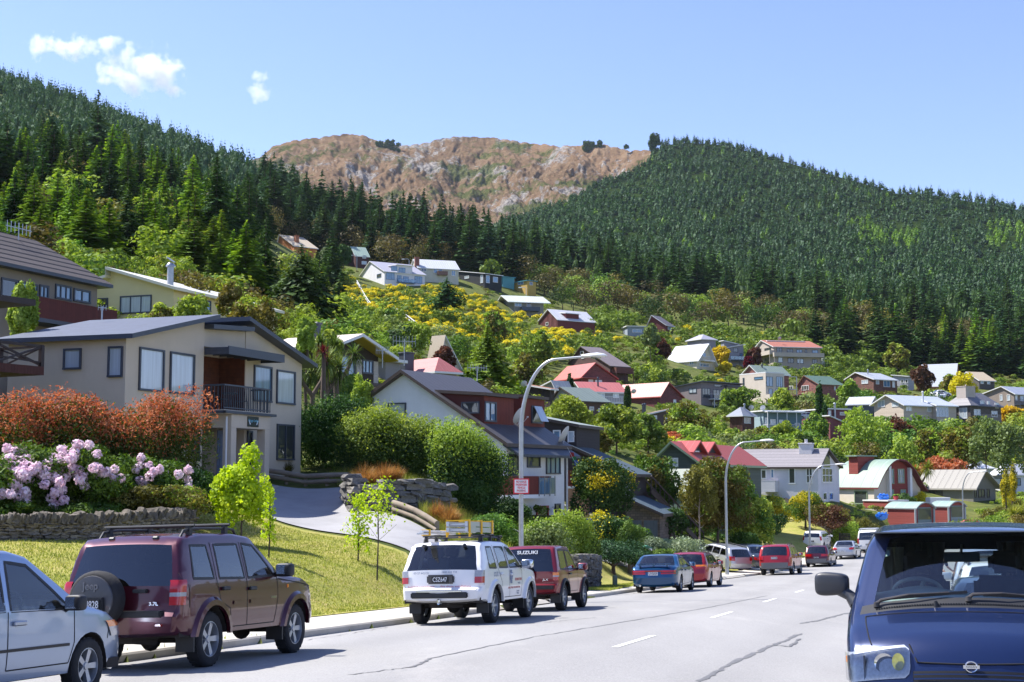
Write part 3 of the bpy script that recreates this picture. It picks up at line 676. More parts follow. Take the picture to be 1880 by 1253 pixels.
  f=(lambda u,z,v:(v,u,z))if ax=='x' else(lambda u,z,v:(u,v,z));va=v0-og;vb=v1+og
  vs=[f(u,z,v)for v in(va,vb)for u,z in top]+[f(u,z,v)for v in(va,vb)for u,z in bot]
  b=MB();b.v=vs
  for i in range(n-1):
   b.f.append((i,i+1,n+i+1,n+i));b.m.append(0)
   b.f.append((2*n+i,2*n+i+1,3*n+i+1,3*n+i));b.m.append(1)
   b.f.append((i,i+1,2*n+i+1,2*n+i));b.m.append(1);b.f.append((n+i,n+i+1,3*n+i+1,3*n+i));b.m.append(1)
  b.f+=[(0,n,3*n,2*n),(n-1,2*n-1,4*n-1,3*n-1)];b.m+=[1,1]
  b.build(rname,[rm,tm],s.root,smooth=25 if k in('pl','pr')else 0);return W
 def wloc(s,face,u0,u1,z0,z1,off=0,nx=1,ny=1,g='b',fm=None,fw=None,name='window',dp=.07):
  if u1<u0:u0,u1=u1,u0
  if z1<z0:z0,z1=z1,z0
  fw=fw or min(.08 if s.Y<100 else .11,(u1-u0)*.16);fm=fm or s.fmat
  f=(lambda u,z,o:(u,off-o,z))if face=='R' else(lambda u,z,o:(off-o,u,z))
  def bx(b,a0,a1,c0,c1,d0,d1,mi=0):
   p=f(a0,c0,d0);q=f(a1,c1,d1);b.box(min(p[0],q[0]),max(p[0],q[0]),min(p[1],q[1]),max(p[1],q[1]),min(p[2],q[2]),max(p[2],q[2]),mi)
  b=MB();bx(b,u0,u1,z1-fw,z1,-.05,dp);bx(b,u0,u1,z0,z0+fw,-.05,dp+.02);bx(b,u0,u0+fw,z0+fw,z1-fw,-.05,dp);bx(b,u1-fw,u1,z0+fw,z1-fw,-.05,dp)
  for i in range(1,nx):c=u0+(u1-u0)*i/nx;bx(b,c-fw*.4,c+fw*.4,z0+fw,z1-fw,-.04,dp*.8)
  for i in range(1,ny):c=z0+(z1-z0)*i/ny;bx(b,u0+fw,u1-fw,c-fw*.3,c+fw*.3,-.04,dp*.7)
  W=b.build(name,fm,s.root,recalc=True)
  b=MB();bx(b,u0+fw*.6,u1-fw*.6,z0+fw*.6,z1-fw*.6,-.03,.018);b.build('pane',GL[g],W);return W
 fmat=TRIMD
 def wins(s,face,lst,off=0,**k):
  for wd in lst:
   p0,p1,t,b=wd[:4];nx=wd[4]if len(wd)>4 else 1;g=wd[5]if len(wd)>5 else 'b';ny=wd[6]if len(wd)>6 else 1
   pm=(p0+p1)/2;fu=(lambda q:s.X(q,off))if face=='R' else(lambda q:s.Yl(q,off))
   s.wloc(face,fu(p0),fu(p1),s.Z(pm,b,face,off),s.Z(pm,t,face,off),off,nx,ny,g,**k)
  return s
 def flue(s,x,y,z0,z1,r=.12,m=None,cap=True,name='flue'):
  b=MB();b.tube([(x,y,z0),(x,y,z1)],r,10)
  if cap:b.tube([(x,y,z1),(x,y,z1+.06),(x,y,z1+.25)],[r*1.5,r*1.5,r*.9],10)
  return b.build(name,m or GALV,s.root,smooth=40)
 def chim(s,x0,x1,y0,y1,z0,z1,m,pots=0):
  b=MB();b.box(x0,x1,y0,y1,z0,z1);b.box(x0-.07,x1+.07,y0-.07,y1+.07,z1+.002,z1+.14)
  c=b.build('chimney',m,s.root,bevel=.02)
  for i in range(pots):
   q=MB();xx=x0+(x1-x0)*(i+.5)/pots;q.tube([(xx,(y0+y1)/2,z1+.14),(xx,(y0+y1)/2,z1+.55)],.11,8);q.build('chimney_pot',m,c,smooth=40)
 def deck(s,face,u0,u1,z,depth,off=0,style='bal',hh=1.0,m=None,fm=None,posts=True,t=.2):
  m=m or TRIMW;fm=fm or m
  f=(lambda u,o,zz:(u,off-o,zz))if face=='R' else(lambda u,o,zz:(off-o,u,zz))
  def bx(b,a0,a1,o0,o1,c0,c1):
   p=f(a0,o0,c0);q=f(a1,o1,c1);b.box(min(p[0],q[0]),max(p[0],q[0]),min(p[1],q[1]),max(p[1],q[1]),min(p[2],q[2]),max(p[2],q[2]))
  if u1<u0:u0,u1=u1,u0
  b=MB();bx(b,u0,u1,.003,depth,z-t,z);D=b.build('deck',fm,s.root)
  b=MB();e=.05
  bx(b,u0,u1,depth-.06,depth,z+hh-.06,z+hh);bx(b,u0,u0+.06,0.01,depth-.06,z+hh-.06,z+hh);bx(b,u1-.06,u1,0.01,depth-.06,z+hh-.06,z+hh)
  if style=='bal':
   n=max(3,int((u1-u0)/(.14 if s.Y<110 else .3)))
   for i in range(n+1):c=u0+.02+(u1-u0-.04)*i/n;bx(b,c-.013,c+.013,depth-.045,depth-.02,z,z+hh-.06)
   n=max(2,int(depth/.14))
   for i in range(n):
    o=depth*i/n
    for c in(u0+.03,u1-.03):bx(b,c-.013,c+.013,o,o+.025,z,z+hh-.06)
   bx(b,u0,u1,depth-.05,depth-.01,z+.06,z+.1)
  elif style=='panel':
   bx(b,u0,u1,depth-.05,depth-.01,z-.1,z+hh-.06);bx(b,u0+.01,u0+.05,0.01,depth-.05,z-.1,z+hh-.06);bx(b,u1-.05,u1-.01,.01,depth-.05,z-.1,z+hh-.06)
  elif style=='x':
   n=max(1,round((u1-u0)/1.8))
   for i in range(n+1):c=u0+(u1-u0)*i/n;bx(b,c-.05,c+.05,depth-.08,depth,z,z+hh)
   for i in range(n):
    a=u0+(u1-u0)*i/n;c=u0+(u1-u0)*(i+1)/n
    b.bar(f(a,depth-.04,z+.08),f(c,depth-.04,z+hh-.08),.05);b.bar(f(a,depth-.02,z+hh-.08),f(c,depth-.02,z+.08),.05)
  else:
   n=max(2,round((u1-u0)/1.2))
   for i in range(n+1):c=u0+(u1-u0-.05)*i/n;bx(b,c,c+.05,depth-.06,depth,z,z+hh)
  b.build('railing',m,D)
  if style=='glass':
   q=MB();bx(q,u0,u1,depth-.035,depth-.025,z+.08,z+hh-.08);q.build('glass_panel',cleargl('balustrade_glass',(.6,.75,.8)),D)
  if posts:
   for c in(u0+.06,(u0+u1)/2,u1-.06):b=MB();bx(b,c-.06,c+.06,depth-.14,depth-.02,-s.sink,z-t-.002);b.build('deck_post',fm,D)
  return D
def ribs(name,col,ax,pitch=.45,**k):return stripes(name,col,pitch,ax,.8,.75,.5,width=.12,var=.06,dist=.04,profile='rib',**k)
GALV=mat('galvanised_steel',(168,172,176),.4,.1,6,metal=.7)
def boards(name,col,ax='z',pitch=.18,c2=None,var=.15):return stripes(name,col,pitch,ax,.5,.5,.8,width=.1,var=var,dist=.02,c2=c2)
STUC=mat('grey_beige_stucco',(202,188,168),.9,.05,.8,bump=.25,bscale=90,dirt=.12)
SLATE=mat('navy_membrane_roof',(68,76,94),.65,.12,2,bump=.3,bscale=30)
CEDAR=boards('cedar_cladding',(88,46,28),'z',.17,c2=(112,62,38),var=.25)
# ---- the near house with the balcony
h=House('lodge_house','grey-beige stucco lodge with cedar-lined balcony over its porch and navy roof',228,905,50,70,20,553,618,sink=2.5)
Z=lambda py,Y=50:P(0,py,Y).z-h.o.z
h.mats(STUC,SLATE,TRIMD);E=P(228,618,50).z-h.o.z
x1=h.X(372);x2=h.X(449);x3=h.X(553);b0=-h.o.z
zt=lambda z:z+b0
h.block(0,x1,0,h.d+.2,roof=('mr',zt(6.12)),h=zt(4.98),oh=.35,og=.5,t=.14)
h.block(x1,x2,1.25,h.d,z0=-2.5,h=zt(5.5),roof=('mr',zt(5.85)),oh=.01,og=.0,t=.18,wname='recess_wall',rname='recess_roof')
b=MB();b.box(x1+.002,x2-.002,-.001,1.249,zt(2.4),zt(2.62));b.build('recess_floor',STUC,h.root)
b=MB();b.box(x1+.03,x2-.04,1.2,1.246,zt(2.62),zt(4.92));b.box(x2-.045,x2-.003,.03,1.2,zt(2.62),zt(4.92));b.build('cedar_lining',CEDAR,h.root)
h.wloc('R',x1+.1,x1+1.1,zt(2.64),zt(4.35),1.2,2,1,'d',fw=.09,name='balcony_door')
h.block(x2,x3,0,h.d,roof=('pr',[(x2,zt(6.22)),(x3,zt(5.0))]),h=zt(6.22),oh=.55,og=.5,t=.14)
h.block(x1+.01,x2-.01,.03,h.d-.1,z0=zt(5.12),h=zt(5.78),roof=('mr',zt(5.98)),oh=.0,og=.45,t=.14,wname='parapet',rname='recess_roof')
b=MB();b.box(x1+.02,x2+1.2,-1.05,.0,zt(4.98),zt(5.06));
for k in range(7):b.box(x1+.1+k*.52,x1+.16+k*.52,-1.0,-.003,zt(4.8),zt(4.975))
b.box(x1+.02,x2+1.2,-1.1,-1.055,zt(4.78),zt(5.1));b.box(x2+1.2,x2+1.26,-1.1,-.003,zt(4.78),zt(5.1));b.box(x1+.02,x1+.08,-1.05,-.003,zt(4.78),zt(4.975));b.build('pergola',TRIMD,h.root)
p=.95;h.Y=56
h.deck('R',x1,x2+.45,zt(2.66),p,style='bal',hh=.98,m=TRIMD,fm=STUC,posts=False,t=.16)
b=MB();b.box(x1-.1,x2+.6,-p-.13,-p-.004,zt(2.52),zt(2.62));b.box(x2+.6,x2+.7,-p-.13,0,zt(2.52),zt(2.62));b.box(x1-.1,x1-.02,-p-.13,-.003,zt(2.52),zt(2.62));b.build('gutter',TRIMD,h.root)
b=MB();b.box(x1+.55,x2+.4,-p,-.003,zt(1.98),zt(2.495));q0=x1+.55;q1=x2+.4
b.box(q0,q0+.38,-p,-p+.38,-2,zt(1.98));b.box(q1-.38,q1,-p,-p+.38,-2,zt(1.98));b.build('porch',STUC,h.root,bevel=.01)
b=MB();b.tube([(x1+.35,-p+.1,zt(2.4)),(x1+.35,-p+.1,zt(-.6))],.04,8);b.build('downpipe',TRIMW,h.root,smooth=40)
dm=mat('door_paint',(96,106,124),.5,.08,4)
b=MB();dx=x1+1.05;b.box(dx,dx+.95,-.05,-.004,zt(-.1),zt(1.9))
for i in range(2):
 for j in range(4):b.box(dx+.13+i*.4,dx+.42+i*.4,-.075,-.052,zt(.0+j*.47),zt(.34+j*.47))
b.build('front_door',dm,h.root,bevel=.008)
h.wloc('R',dx+1.0,dx+1.35,zt(-.1),zt(1.95),0,1,1,'d',fw=.07,name='sidelight');h.wloc('R',dx+2.25,dx+2.65,zt(.0),zt(1.95),0,1,1,'d',fw=.07)
for u0,u1 in((h.X(252),h.X(298)),(h.X(309),h.X(354))):h.wloc('R',u0,u1,zt(3.16),zt(4.72),0,1,1,'c',fw=.075)
h.wloc('R',h.X(464),h.X(497),zt(3.18),zt(4.68),0,1,1,'b',fw=.075);h.wloc('R',h.X(506),h.X(540),zt(3.18),zt(4.62),0,1,1,'c',fw=.075)
h.wloc('R',h.X(508),h.X(540),zt(.8),zt(2.33),0,2,1,'d',fw=.075);h.wloc('R',h.X(348),h.X(366),zt(.7),zt(2.1),0,1,1,'d',fw=.075)
h.wloc('L',.1,.72,zt(3.58),zt(4.68),0,1,1,'c',fw=.07);h.wloc('L',1.85,2.62,zt(3.9),zt(4.66),0,1,1,'c',fw=.07)
b=MB();b.box(-.02,.0,.02,h.d,zt(2.28),zt(2.33));b.build('joint_line',mat('joint',(120,112,100),.9,0),h.root)
sg=MB();sx=(q0+q1)/2+.1;sg.box(sx-.42,sx+.42,-p-.04,-p-.003,zt(2.06),zt(2.46));s_o=sg.build('name_sign',mat('sign_green',(22,34,30),.4,0),h.root,bevel=.01)
Mx=Matrix.Translation((sx,-p-.045,zt(2.3)))@Matrix.Rotation(pi/2,4,'X')
text('lettering','Otago Lodge',s_o,Mx,.15,mat('sign_blue',(120,190,215),.5,0))
b=MB()
for sgn in(-1,1):b.add([(sx+sgn*.36,-p-.046,zt(2.3)),(sx+sgn*.32,-p-.046,zt(2.31)),(sx+sgn*.22,-p-.046,zt(2.16)),(sx+sgn*.27,-p-.046,zt(2.13))],[(0,1,2,3)])
b.build('fern_mark',mat('sign_white',(230,235,240),.5,0),s_o)
b=MB();b.box(x1+.5,x2+.6,-p-.35,-p-.02,-1.5,zt(-.28));b.box(x1+.4,x2+.7,-p-.7,-p-.35,-1.5,zt(-.42));b.build('step',CONC,h.root)
def cafe(x,y,z,kind):
 M_=Matrix.Translation(h.o)@Matrix.Rotation(h.a,4,'Z');pos=M_@Vector((x,y,z));dk=mat('wrought_iron',(26,27,30),.5,0)
 if kind=='t':
  r=empty('cafe_table',pos,h.a,'small dark cafe table between the chairs on the lodge balcony','table')
  b=MB();b.lathe([(0,.7),(.32,.7),(.33,.72),(.32,.74),(0,.74)],20);b.build('table_top',dk,r)
  for k in range(3):b=MB();a=k*2.09;b.tube([(cos(a)*.25,sin(a)*.25,0),(cos(a)*.06,sin(a)*.06,.35),(cos(a)*.2,sin(a)*.2,.7)],.014,6);b.build('leg',dk,r)
 else:
  r=empty('cafe_chair',pos,h.a+(pi if kind=='r' else 0),'dark metal cafe chair on the lodge balcony, '+('nearer the street corner' if kind=='r' else 'nearer the glass door'),'chair')
  b=MB();b.box(-.2,.2,-.2,.2,.43,.46);b.build('seat',dk,r,bevel=.02)
  b=MB();b.tube([(-.2,-.2,.46),(-.26,-.2,.95),(-.26,.2,.95),(-.2,.2,.46)],.014,6)
  for k in(-.1,0,.1):b.tube([(-.2,k,.46),(-.25,k,.94)],.008,5)
  b.build('backrest',dk,r)
  for sx_ in(-1,1):
   for sy in(-1,1):b=MB();b.tube([(sx_*.18,sy*.18,.43),(sx_*.22,sy*.2,0)],.012,5);b.build('leg',dk,r)
cafe(x1+1.7,-.15,zt(2.665),'t');cafe(x1+.9,-.2,zt(2.665),'l');cafe(x1+2.5,-.2,zt(2.665),'r')
hA=h
# ---- white chalet with red dormers
CHW=mat('white_render',(236,237,238),.9,.04,1.5,bump=.3,bscale=30,dirt=.08);REDB=boards('red_stained_boards',(112,50,38),'x',.16,var=.2)
RBR=ribs('brown_ribbed_roof',(70,68,70),'x',.5)
h=House('white_chalet','white chalet with red boarded dormers and balconies behind the hedge',930,968,76,61,676,1036,818,sink=2)
b0=-h.o.z;h.mats(CHW,RBR,TRIMB);yr=h.Yl(742);zr=h.Z(742,686,'L')
h.block(roof=('gl',yr,zr,h.Z(676,734,'L')),h=h.Z(930,815),oh=.35,og=.45,t=.16)
def dormer(h,xa,xb,s_,ztop,mat_w,rm,back,slope=0):
 b=MB();zb=h.h+(zr-h.h)*s_/yr-.1
 b.prism([(s_,zb),(s_,ztop),(back,ztop+slope),(back,zb)],'x',xa,xb);D=b.build('dormer',mat_w,h.root)
 b=MB();b.prism([(s_-.25,ztop+.003),(s_-.25,ztop+.17),(back,ztop+.17+slope),(back,ztop+.003+slope)],'x',xa-.12,xb+.12);b.build('dormer_roof',[rm],D);return D
zd=h.Z(888,727,'R',1.5)
dormer(h,h.X(888,1.5),h.X(943,1.5),1.5,zd,REDB,TRIMB,4.6,.25);dormer(h,h.X(957,1.5),h.X(1000,1.5),1.5,zd+.1,REDB,TRIMB,4.6,.25)
h.fmat=TRIMD
h.wins('R',[(889,910,738,775,2,'b'),(975,995,746,778,1,'d')],off=1.5,fw=.09)
h.wloc('L',1.75,2.9,zd-.95,zd-.3,h.X(888,1.5),1,1,'d',fw=.08)
o=MB();xx=h.X(985,1.5);o.box(-.45,.45,-.03,.0,-1.0,0);ow=o.build('open_sash',GC,h.root);ow.location=(xx,1.42,h.Z(985,747,'R',1.5));ow.rotation_euler=(radians(-28),0,0)
h.wins('L',[(712,745,740,777,1,'c')]);h.wins('R',[(932,952,834,874,2,'d'),(967,991,835,859,1,'d'),(1002,1028,835,871,3,'b')])
D1=h.deck('R',h.X(934,-1.0),h.X(1012,-1.0),h.Z(960,908),1.0,style='panel',m=REDB,fm=CHW,posts=False,hh=.98,t=.2)
b=MB();xa=h.X(989,-1.0);
for k in range(4):b.box(xa+k*.62,xa+k*.62+.05,-1.04,-1.0,h.Z(960,908)-.1,h.Z(960,908)+.98)
b.build('steel_upright',GALV,D1)
b=MB();b.box(xa,xa+1.95,-1.025,-1.003,h.Z(960,908)+.02,h.Z(960,908)+.9);b.build('glass_panel',GB,D1)
h.wloc('R',h.X(984),h.X(1006),-.1,h.Z(990,929),0,1,1,'d',fw=.1,fm=mat('red_door_paint',(150,32,28),.4,.05),name='red_door')
h.wloc('R',h.X(950),h.X(966),.2,h.Z(955,929),0,1,1,'d',fw=.1,fm=mat('red_door_paint',(150,32,28)))
h.wloc('R',h.X(1018),h.X(1028),h.Z(1020,945),h.Z(1020,925),0,1,1,'d')
b=MB();zE=h.h;b.prism([(-.9,zE-.62),(-.9,zE-.48),(.12,zE+.12),(.12,zE-.02)],'x',-.2,h.w+.3);b.build('skirt_roof',[ribs('navy_ribbed_roof',(52,58,68),'x',.4)],h.root)
b=MB();ys_=3.9;zz=h.h+(zr-h.h)*ys_/yr+.28;b.box(3.0,3.8,ys_-.45,ys_+.45,-.03,.06);sk=b.build('skylight',GC,h.root);sk.location=(0,0,0)
sk.matrix_local=Matrix.Translation((3.4,ys_,zz))@Matrix.Rotation(atan2(zr-h.h,yr),4,'X')@Matrix.Translation((-3.4,-ys_,0))
b=MB();b.box(.02,.5,-.03,0,zd,zd);
def dish(pos,az,r,parent=None,label=None,name='satellite_dish',m=None):
 root=empty(name,pos,az,label,'satellite dish')if parent is None else None
 if parent is not None:root=bpy.data.objects.new(name,None);COL.objects.link(root);root.parent=parent;root.location=pos;root.rotation_euler=(0,0,az)
 m=m or mat('dish_paint',(188,190,192),.5,.05)
 b=MB();M_=Matrix.Rotation(radians(-60),4,'X');b.lathe([(0.01,.0),(r*.4,r*.04),(r*.75,r*.14),(r,r*.25),(r*1.02,r*.24),(r*.75,r*.1),(.01,-.03)],20,M=M_);b.build('reflector',m,root,smooth=40)
 b=MB();b.tube([(0,r*.3,-r*.9),(0,0,-.02)],.025,6);b.tube([(0,-r*.2,-r*.8),(0,-r*.9,-r*.1)],.015,5);b.box(-.05,.05,-r*.95,-r*.82,-r*.15,0);b.build('arm',m,root)
 return root
dish(Vector((h.X(950,.8),.6,h.Z(950,765,'R',.8))),0,.5,h.root);dish(Vector((h.w-.2,-.2,h.Z(1030,800))),.2,.55,h.root)
b=MB();b.tube([(h.w+.1,-.12,zE-.1),(h.w+.1,-.12,-1.5)],.06,8);b.build('downpipe',TRIMW,h.root,smooth=40)
hB=h
b=MB();lx=h.X(1013);lz=h.Z(1013,935);b.bar((lx,-.01,lz+.1),(lx,-.25,lz+.12),.03);b.box(lx-.08,lx+.08,-.33,-.17,lz-.2,lz+.05);b.bar((lx,-.25,lz+.05),(lx,-.25,lz+.2),.05);b.build('wall_lantern',mat('wrought_iron',(26,27,30)),h.root)
# ---- dark house next door with stone garage
DKB=boards('charcoal_boards',(58,50,50),'z',.2,var=.12);TEAL=mat('teal_shingle_roof',(62,78,88),.8,.15,4,bump=.4,bscale=12);GRGR=mat('grey_green_roof',(122,132,130),.8,.12,3,bump=.3,bscale=10)
h=House('dark_timber_house','charcoal boarded house with teal roofs and stone garage, right of the white chalet',1160,985,90,70,1030,1186,872,sink=2)
h.mats(DKB,TEAL,TRIMB);h.fmat=TRIMW
h.block(0,h.w,0,h.d,roof=('ml',h.Z(1040,815,'L')),oh=.4,og=.3)
hx=.3;yk=h.Yl(1059,hx);h.block(hx,h.w+2,yk,yk+5,z0=h.Z(1059,830,'L'),h=h.Z(1059,784,'L'),roof=('ml',h.Z(1002,757,'L')),rm=GRGR,oh=.25,og=.25,wname='upper_wall',rname='upper_roof')
h.wins('L',[(1144,1158,876,910,2,'c',2)]);h.wins('L',[(1016,1030,790,806,1,'b'),(1043,1055,792,812,1,'c')],off=hx)
dish(Vector((hx-.3,yk+2.6,h.Z(1031,800,'L'))),1.3,.55,h.root)
STONE=bricks('river_stone',(120,104,92),(84,76,70),(60,54,48),.3,.16)
h.block(-1.6,2.4,-2.2,-.02,z0=-2,h=h.Z(1160,938)-.2,roof=('gl',-.06,h.Z(1160,914)-.1,h.Z(1160,914)-.12),wall=STONE,wname='garage_wall',rname='garage_roof',oh=.35)
b=MB();zg=h.Z(1160,938)
for k in(0,1):b.box(-1.64,-1.603,-2.05+k*1.0,-1.2+k*1.0,-1.5,zg-.55)
b.build('garage_door',boards('weathered_door',(92,98,104),'y',.2),h.root)
b=MB();c0=Vector((2.6,-.6,h.Z(1160,902)));c1=Vector((6.2,-3.2,-.9))
for sd in(0,1.0):
 o_=Vector((sd*.6,sd*.8,0));b.bar(c0+o_,c1+o_,.06,.28);b.bar(c0+o_+Vector((0,0,.95)),c1+o_+Vector((0,0,.95)),.06,.1)
 for k in range(13):p_=(c0+o_).lerp(c1+o_,k/12);b.bar(p_,p_+Vector((0,0,.95)),.05)
for k in range(12):p_=c0.lerp(c1,(k+.5)/12);b.box(p_.x,p_.x+.65,p_.y,p_.y+.85,p_.z-.02,p_.z+.03)
b.build('outside_stair',TRIMB,h.root)
D2=h.deck('L',h.Yl(1082,-1.5),h.Yl(1042,-1.5),h.Z(1060,893,'L'),1.5,style='panel',m=REDB,fm=CHW,posts=False,hh=1.0)
hC=h
# ---- house left of the lodge: tiled roof, red boarded deck
TILE=stripes('dark_tiles',(78,70,68),.32,'z',.9,.35,.8,width=.25,var=.15,dist=.05)
h=House('deck_house','house with dark tiled hip roof and dark red boarded deck above the lodge roof',-110,640,66,70,-260,178,470,sink=3)
h.mats(mat('warm_grey_wall',(140,130,118),.9,.06,1),TILE,TRIMD);zz=h.Z(90,510);h.h=zz
h.block(0,h.w,0,h.d,h=zz,roof=('hip',2.4,.9),oh=.6)
h.wins('R',[(0,30,512,548,1,'d'),(32,50,517,549,1,'b'),(55,68,522,548,1,'b'),(71,88,524,549,2,'b'),(100,130,524,551,3,'b'),(134,165,532,556,2,'b')],fw=.1)
h.deck('R',h.X(60,-1.4),h.X(216,-1.4),h.Z(90,586,'R',-1.4),1.4,style='panel',m=boards('maroon_boards',(92,40,34),'x',.16,var=.2),fm=TRIMD,hh=1.05)
b=MB();b.tube([(h.X(30,2),2,zz+1.2),(h.X(30,2),2,zz+3)],.03,6);b.bar((h.X(30,2)-1,2,zz+2.7),(h.X(30,2)+1,2,zz+2.7),.04)
for k in range(7):b.bar((h.X(30,2)-.9+k*.3,2,zz+2.4),(h.X(30,2)-.9+k*.3,2,zz+3.0),.025)
b.build('aerial',GALV,h.root)
# ---- cream house with slanting roof and steel flue
CREAM=mat('cream_plaster',(214,200,150),.9,.04,1,bump=.2,bscale=40)
h=House('cream_house','cream plaster house with a pale monopitch roof and steel flue behind the lodge',318,640,95,70,168,505,531,sink=3)
h.mats(CREAM,mat('pale_membrane',(190,190,184),.7,.06,2),mat('cream_trim',(222,214,186),.6,.04));
h.block(roof=('pl',[(0,h.h),(h.Yl(200),h.Z(200,497,'L')),(h.Yl(201),h.Z(200,512,'L')),(h.d,h.Z(168,522,'L'))]),oh=.5,og=.6,t=.16)
h.fmat=TRIMD;h.wins('L',[(220,278,543,576,3,'c'),(172,198,548,566,1,'d')],fw=.09);h.wins('R',[(348,386,549,570,3,'b')],fw=.09)
fx=.8;fy=h.Yl(311,fx);h.flue(fx,fy,h.Z(311,535,'L'),h.Z(311,490,'L',fx),.22)
b=MB();zt_=h.Z(311,485,'L',fx);b.bar((fx-.0,fy-.3,zt_+.1),(fx,fy+.25,zt_+.45),.25,.05);b.build('cowl',GALV,h.root)
# ---- dark gabled house with yellow soffit
h=House('dark_gable_house','dark timber house with white-edged gable and yellow soffit above the cabbage trees',606,760,90,60,515,694,640,sink=2)
h.mats(boards('black_brown_boards',(54,44,38),'x',.15),mat('pale_roof',(196,182,172),.8,.08,2,bump=.2),TRIMW)
xa=h.X(641);h.block(roof=('gr',xa,h.Z(641,620),h.Z(694,655)),h=h.Z(606,634),oh=.9,og=1.1,t=.16)
b=MB();za,zb_=h.Z(641,620),h.Z(694,655);sl=(zb_-za)/(h.w-xa);b.prism([(xa,za-.01),(h.w+.85,zb_+.85*sl-.01),(h.w+.85,zb_+.85*sl-.06),(xa,za-.06)],'y',-1.05,-.01);b.build('soffit',mat('ochre_soffit',(176,156,40),.7,.05),h.root)
h.wins('R',[(613,651,653,690,3,'b'),(664,684,661,687,3,'b')],fw=.1)
b=MB();PB=bricks('pale_brick',(196,188,176),(178,170,160),(150,146,140))
for q0,q1 in((653,663),(685,693)):b.box(h.X(q0),h.X(q1),-.06,-.003,-2,h.Z(660,658)-.1)
b.build('brick_pier',PB,h.root)
b=MB();b.box(0,h.w,-.4,-.01,h.Z(640,700)-.2,h.Z(640,700));b.build('balcony_slab',TRIMB,h.root)
h.chim(1.2,1.6,2,2.4,h.Z(606,640),h.Z(606,618)+1,TRIMD)
h.wloc('R',.6,3.4,h.Z(620,735),h.Z(620,710),0,3,1,'d')
# ---- near-left dark deck of the neighbour
b0_=P(0,690,47)
root=empty('neighbour_deck',P(-40,685,47),radians(62),'dark timber deck with cross-braced railing at the left edge in front of the lodge wall','deck')
DT=mat('dark_stained_timber',(48,36,34),.6,.15,4)
lz=lambda py:P(0,py,47).z-root.location.z
b=MB();b.box(-2,2.0,-.9,1.2,lz(684),lz(668));b.build('deck_floor',boards('deck_boards',(80,44,36),'x',.14),root)
b=MB();x_=1.93
b.box(x_-.07,x_+.07,-.9,-.76,lz(668),lz(628));b.box(-.2,-.08,-.9,-.78,lz(720),lz(548));b.box(x_-.07,x_+.07,1.06,1.2,lz(668),lz(628))
b.build('deck_post',DT,root)
b=MB();b.box(-2,x_+.07,-.88,-.8,lz(632),lz(627));b.bar((-.1,-.84,lz(668)),(x_,-.84,lz(630)),.07);b.bar((-.1,-.8,lz(630)),(x_,-.8,lz(665)),.07);b.bar((-.1,-.84,lz(655)),(x_,-.84,lz(660)),.05)
b.bar((x_,-.84,lz(630)),(x_,1.1,lz(630)),.07);b.bar((x_,-.84,lz(665)),(x_,1.1,lz(632)),.05);b.bar((x_,-.8,lz(632)),(x_,1.1,lz(665)),.05);b.build('railing',DT,root)
b=MB();b.box(-2,1.35,-1.1,1.2,lz(557),lz(546));b.build('roof_beam',DT,root)
b=MB();b.box(-2.5,.2,.2,3,lz(860),lz(690));b.build('corrugated_base',stripes('grey_corrugated',(72,78,86),.09,'z',1,.5,.5,width=.4,var=.05,dist=.02),root)
b=MB();b.box(-2.5,.12,.3,3,lz(684),lz(553));b.build('neighbour_wall',DT,root)
nh=empty('unseen_neighbour_house',(-25,45,-1.5),radians(15),'unseen dark timber house behind the cross-braced deck, added to shade the lodge wall','house')  # unseen house added to block sky light on the lodge's left wall
b=MB();b.box(-5,5.0,-7,4,-2,5.6);b.build('wall',boards('boards_neighbour',(64,54,48),'z',.2),nh)
b=MB();b.prism([(-6,5.2),(0,8.2),(6,5.2),(6,5.4),(0,8.45),(-6,5.4)],'y',-7.6,4.6);b.build('roof',TILE,nh)
# ================================================================ houses further up the street and on the hill
WB={}
def W_(hexc,kind='b',**k):
 key=hexc+kind
 if kind=='b':return boards('boards_'+hexc[1:],hexc,'z',.25,var=.1)
 if kind=='v':return boards('upright_boards_'+hexc[1:],hexc,'x',.25,var=.12)
 if kind=='k':return bricks('brick_'+hexc[1:],tuple(min(255,int(int(hexc[i:i+2],16)*1.12))for i in(1,3,5)),tuple(int(int(hexc[i:i+2],16)*.82)for i in(1,3,5)),(130,120,112),.5,.17)
 return mat('render_'+hexc[1:],hexc,.9,.06,.8,dirt=.1)
def R_(hexc,ax='x',p=.7):return ribs('metal_roof_'+ax+hexc[1:],'#'+''.join('%02x'%int(int(hexc[i:i+2],16)*.84)for i in(1,3,5)),ax,p)
def far(name,label,c,yb,Y,a,l,r,ye,wall,roofm,roof,trim=None,fm=None,oh=.45,og=.4,**k):
 h=House(name,label,c,yb,Y,a,l,r,ye,sink=4,**k);h.mats(wall,roofm,trim or TRIMW);h.fmat=fm or TRIMW
 if roof[0]in('gl','gr'):
  px,py=roof[1:3];f='L' if roof[0]=='gl' else 'R';e=(roof[3],)if len(roof)>3 else()
  u=h.Yl(px)if f=='L' else h.X(px);roof=(roof[0],u,h.Z(px,py,f))+tuple(h.Z(l if f=='L' else r,q,f)for q in e)
 elif roof[0]=='ml':roof=('ml',h.Z(l,roof[1],'L'))
 elif roof[0]=='mr':roof=('mr',h.Z(r,roof[1],'R'))
 h.roofdef=roof;h.block(roof=roof,oh=oh,og=og);return h
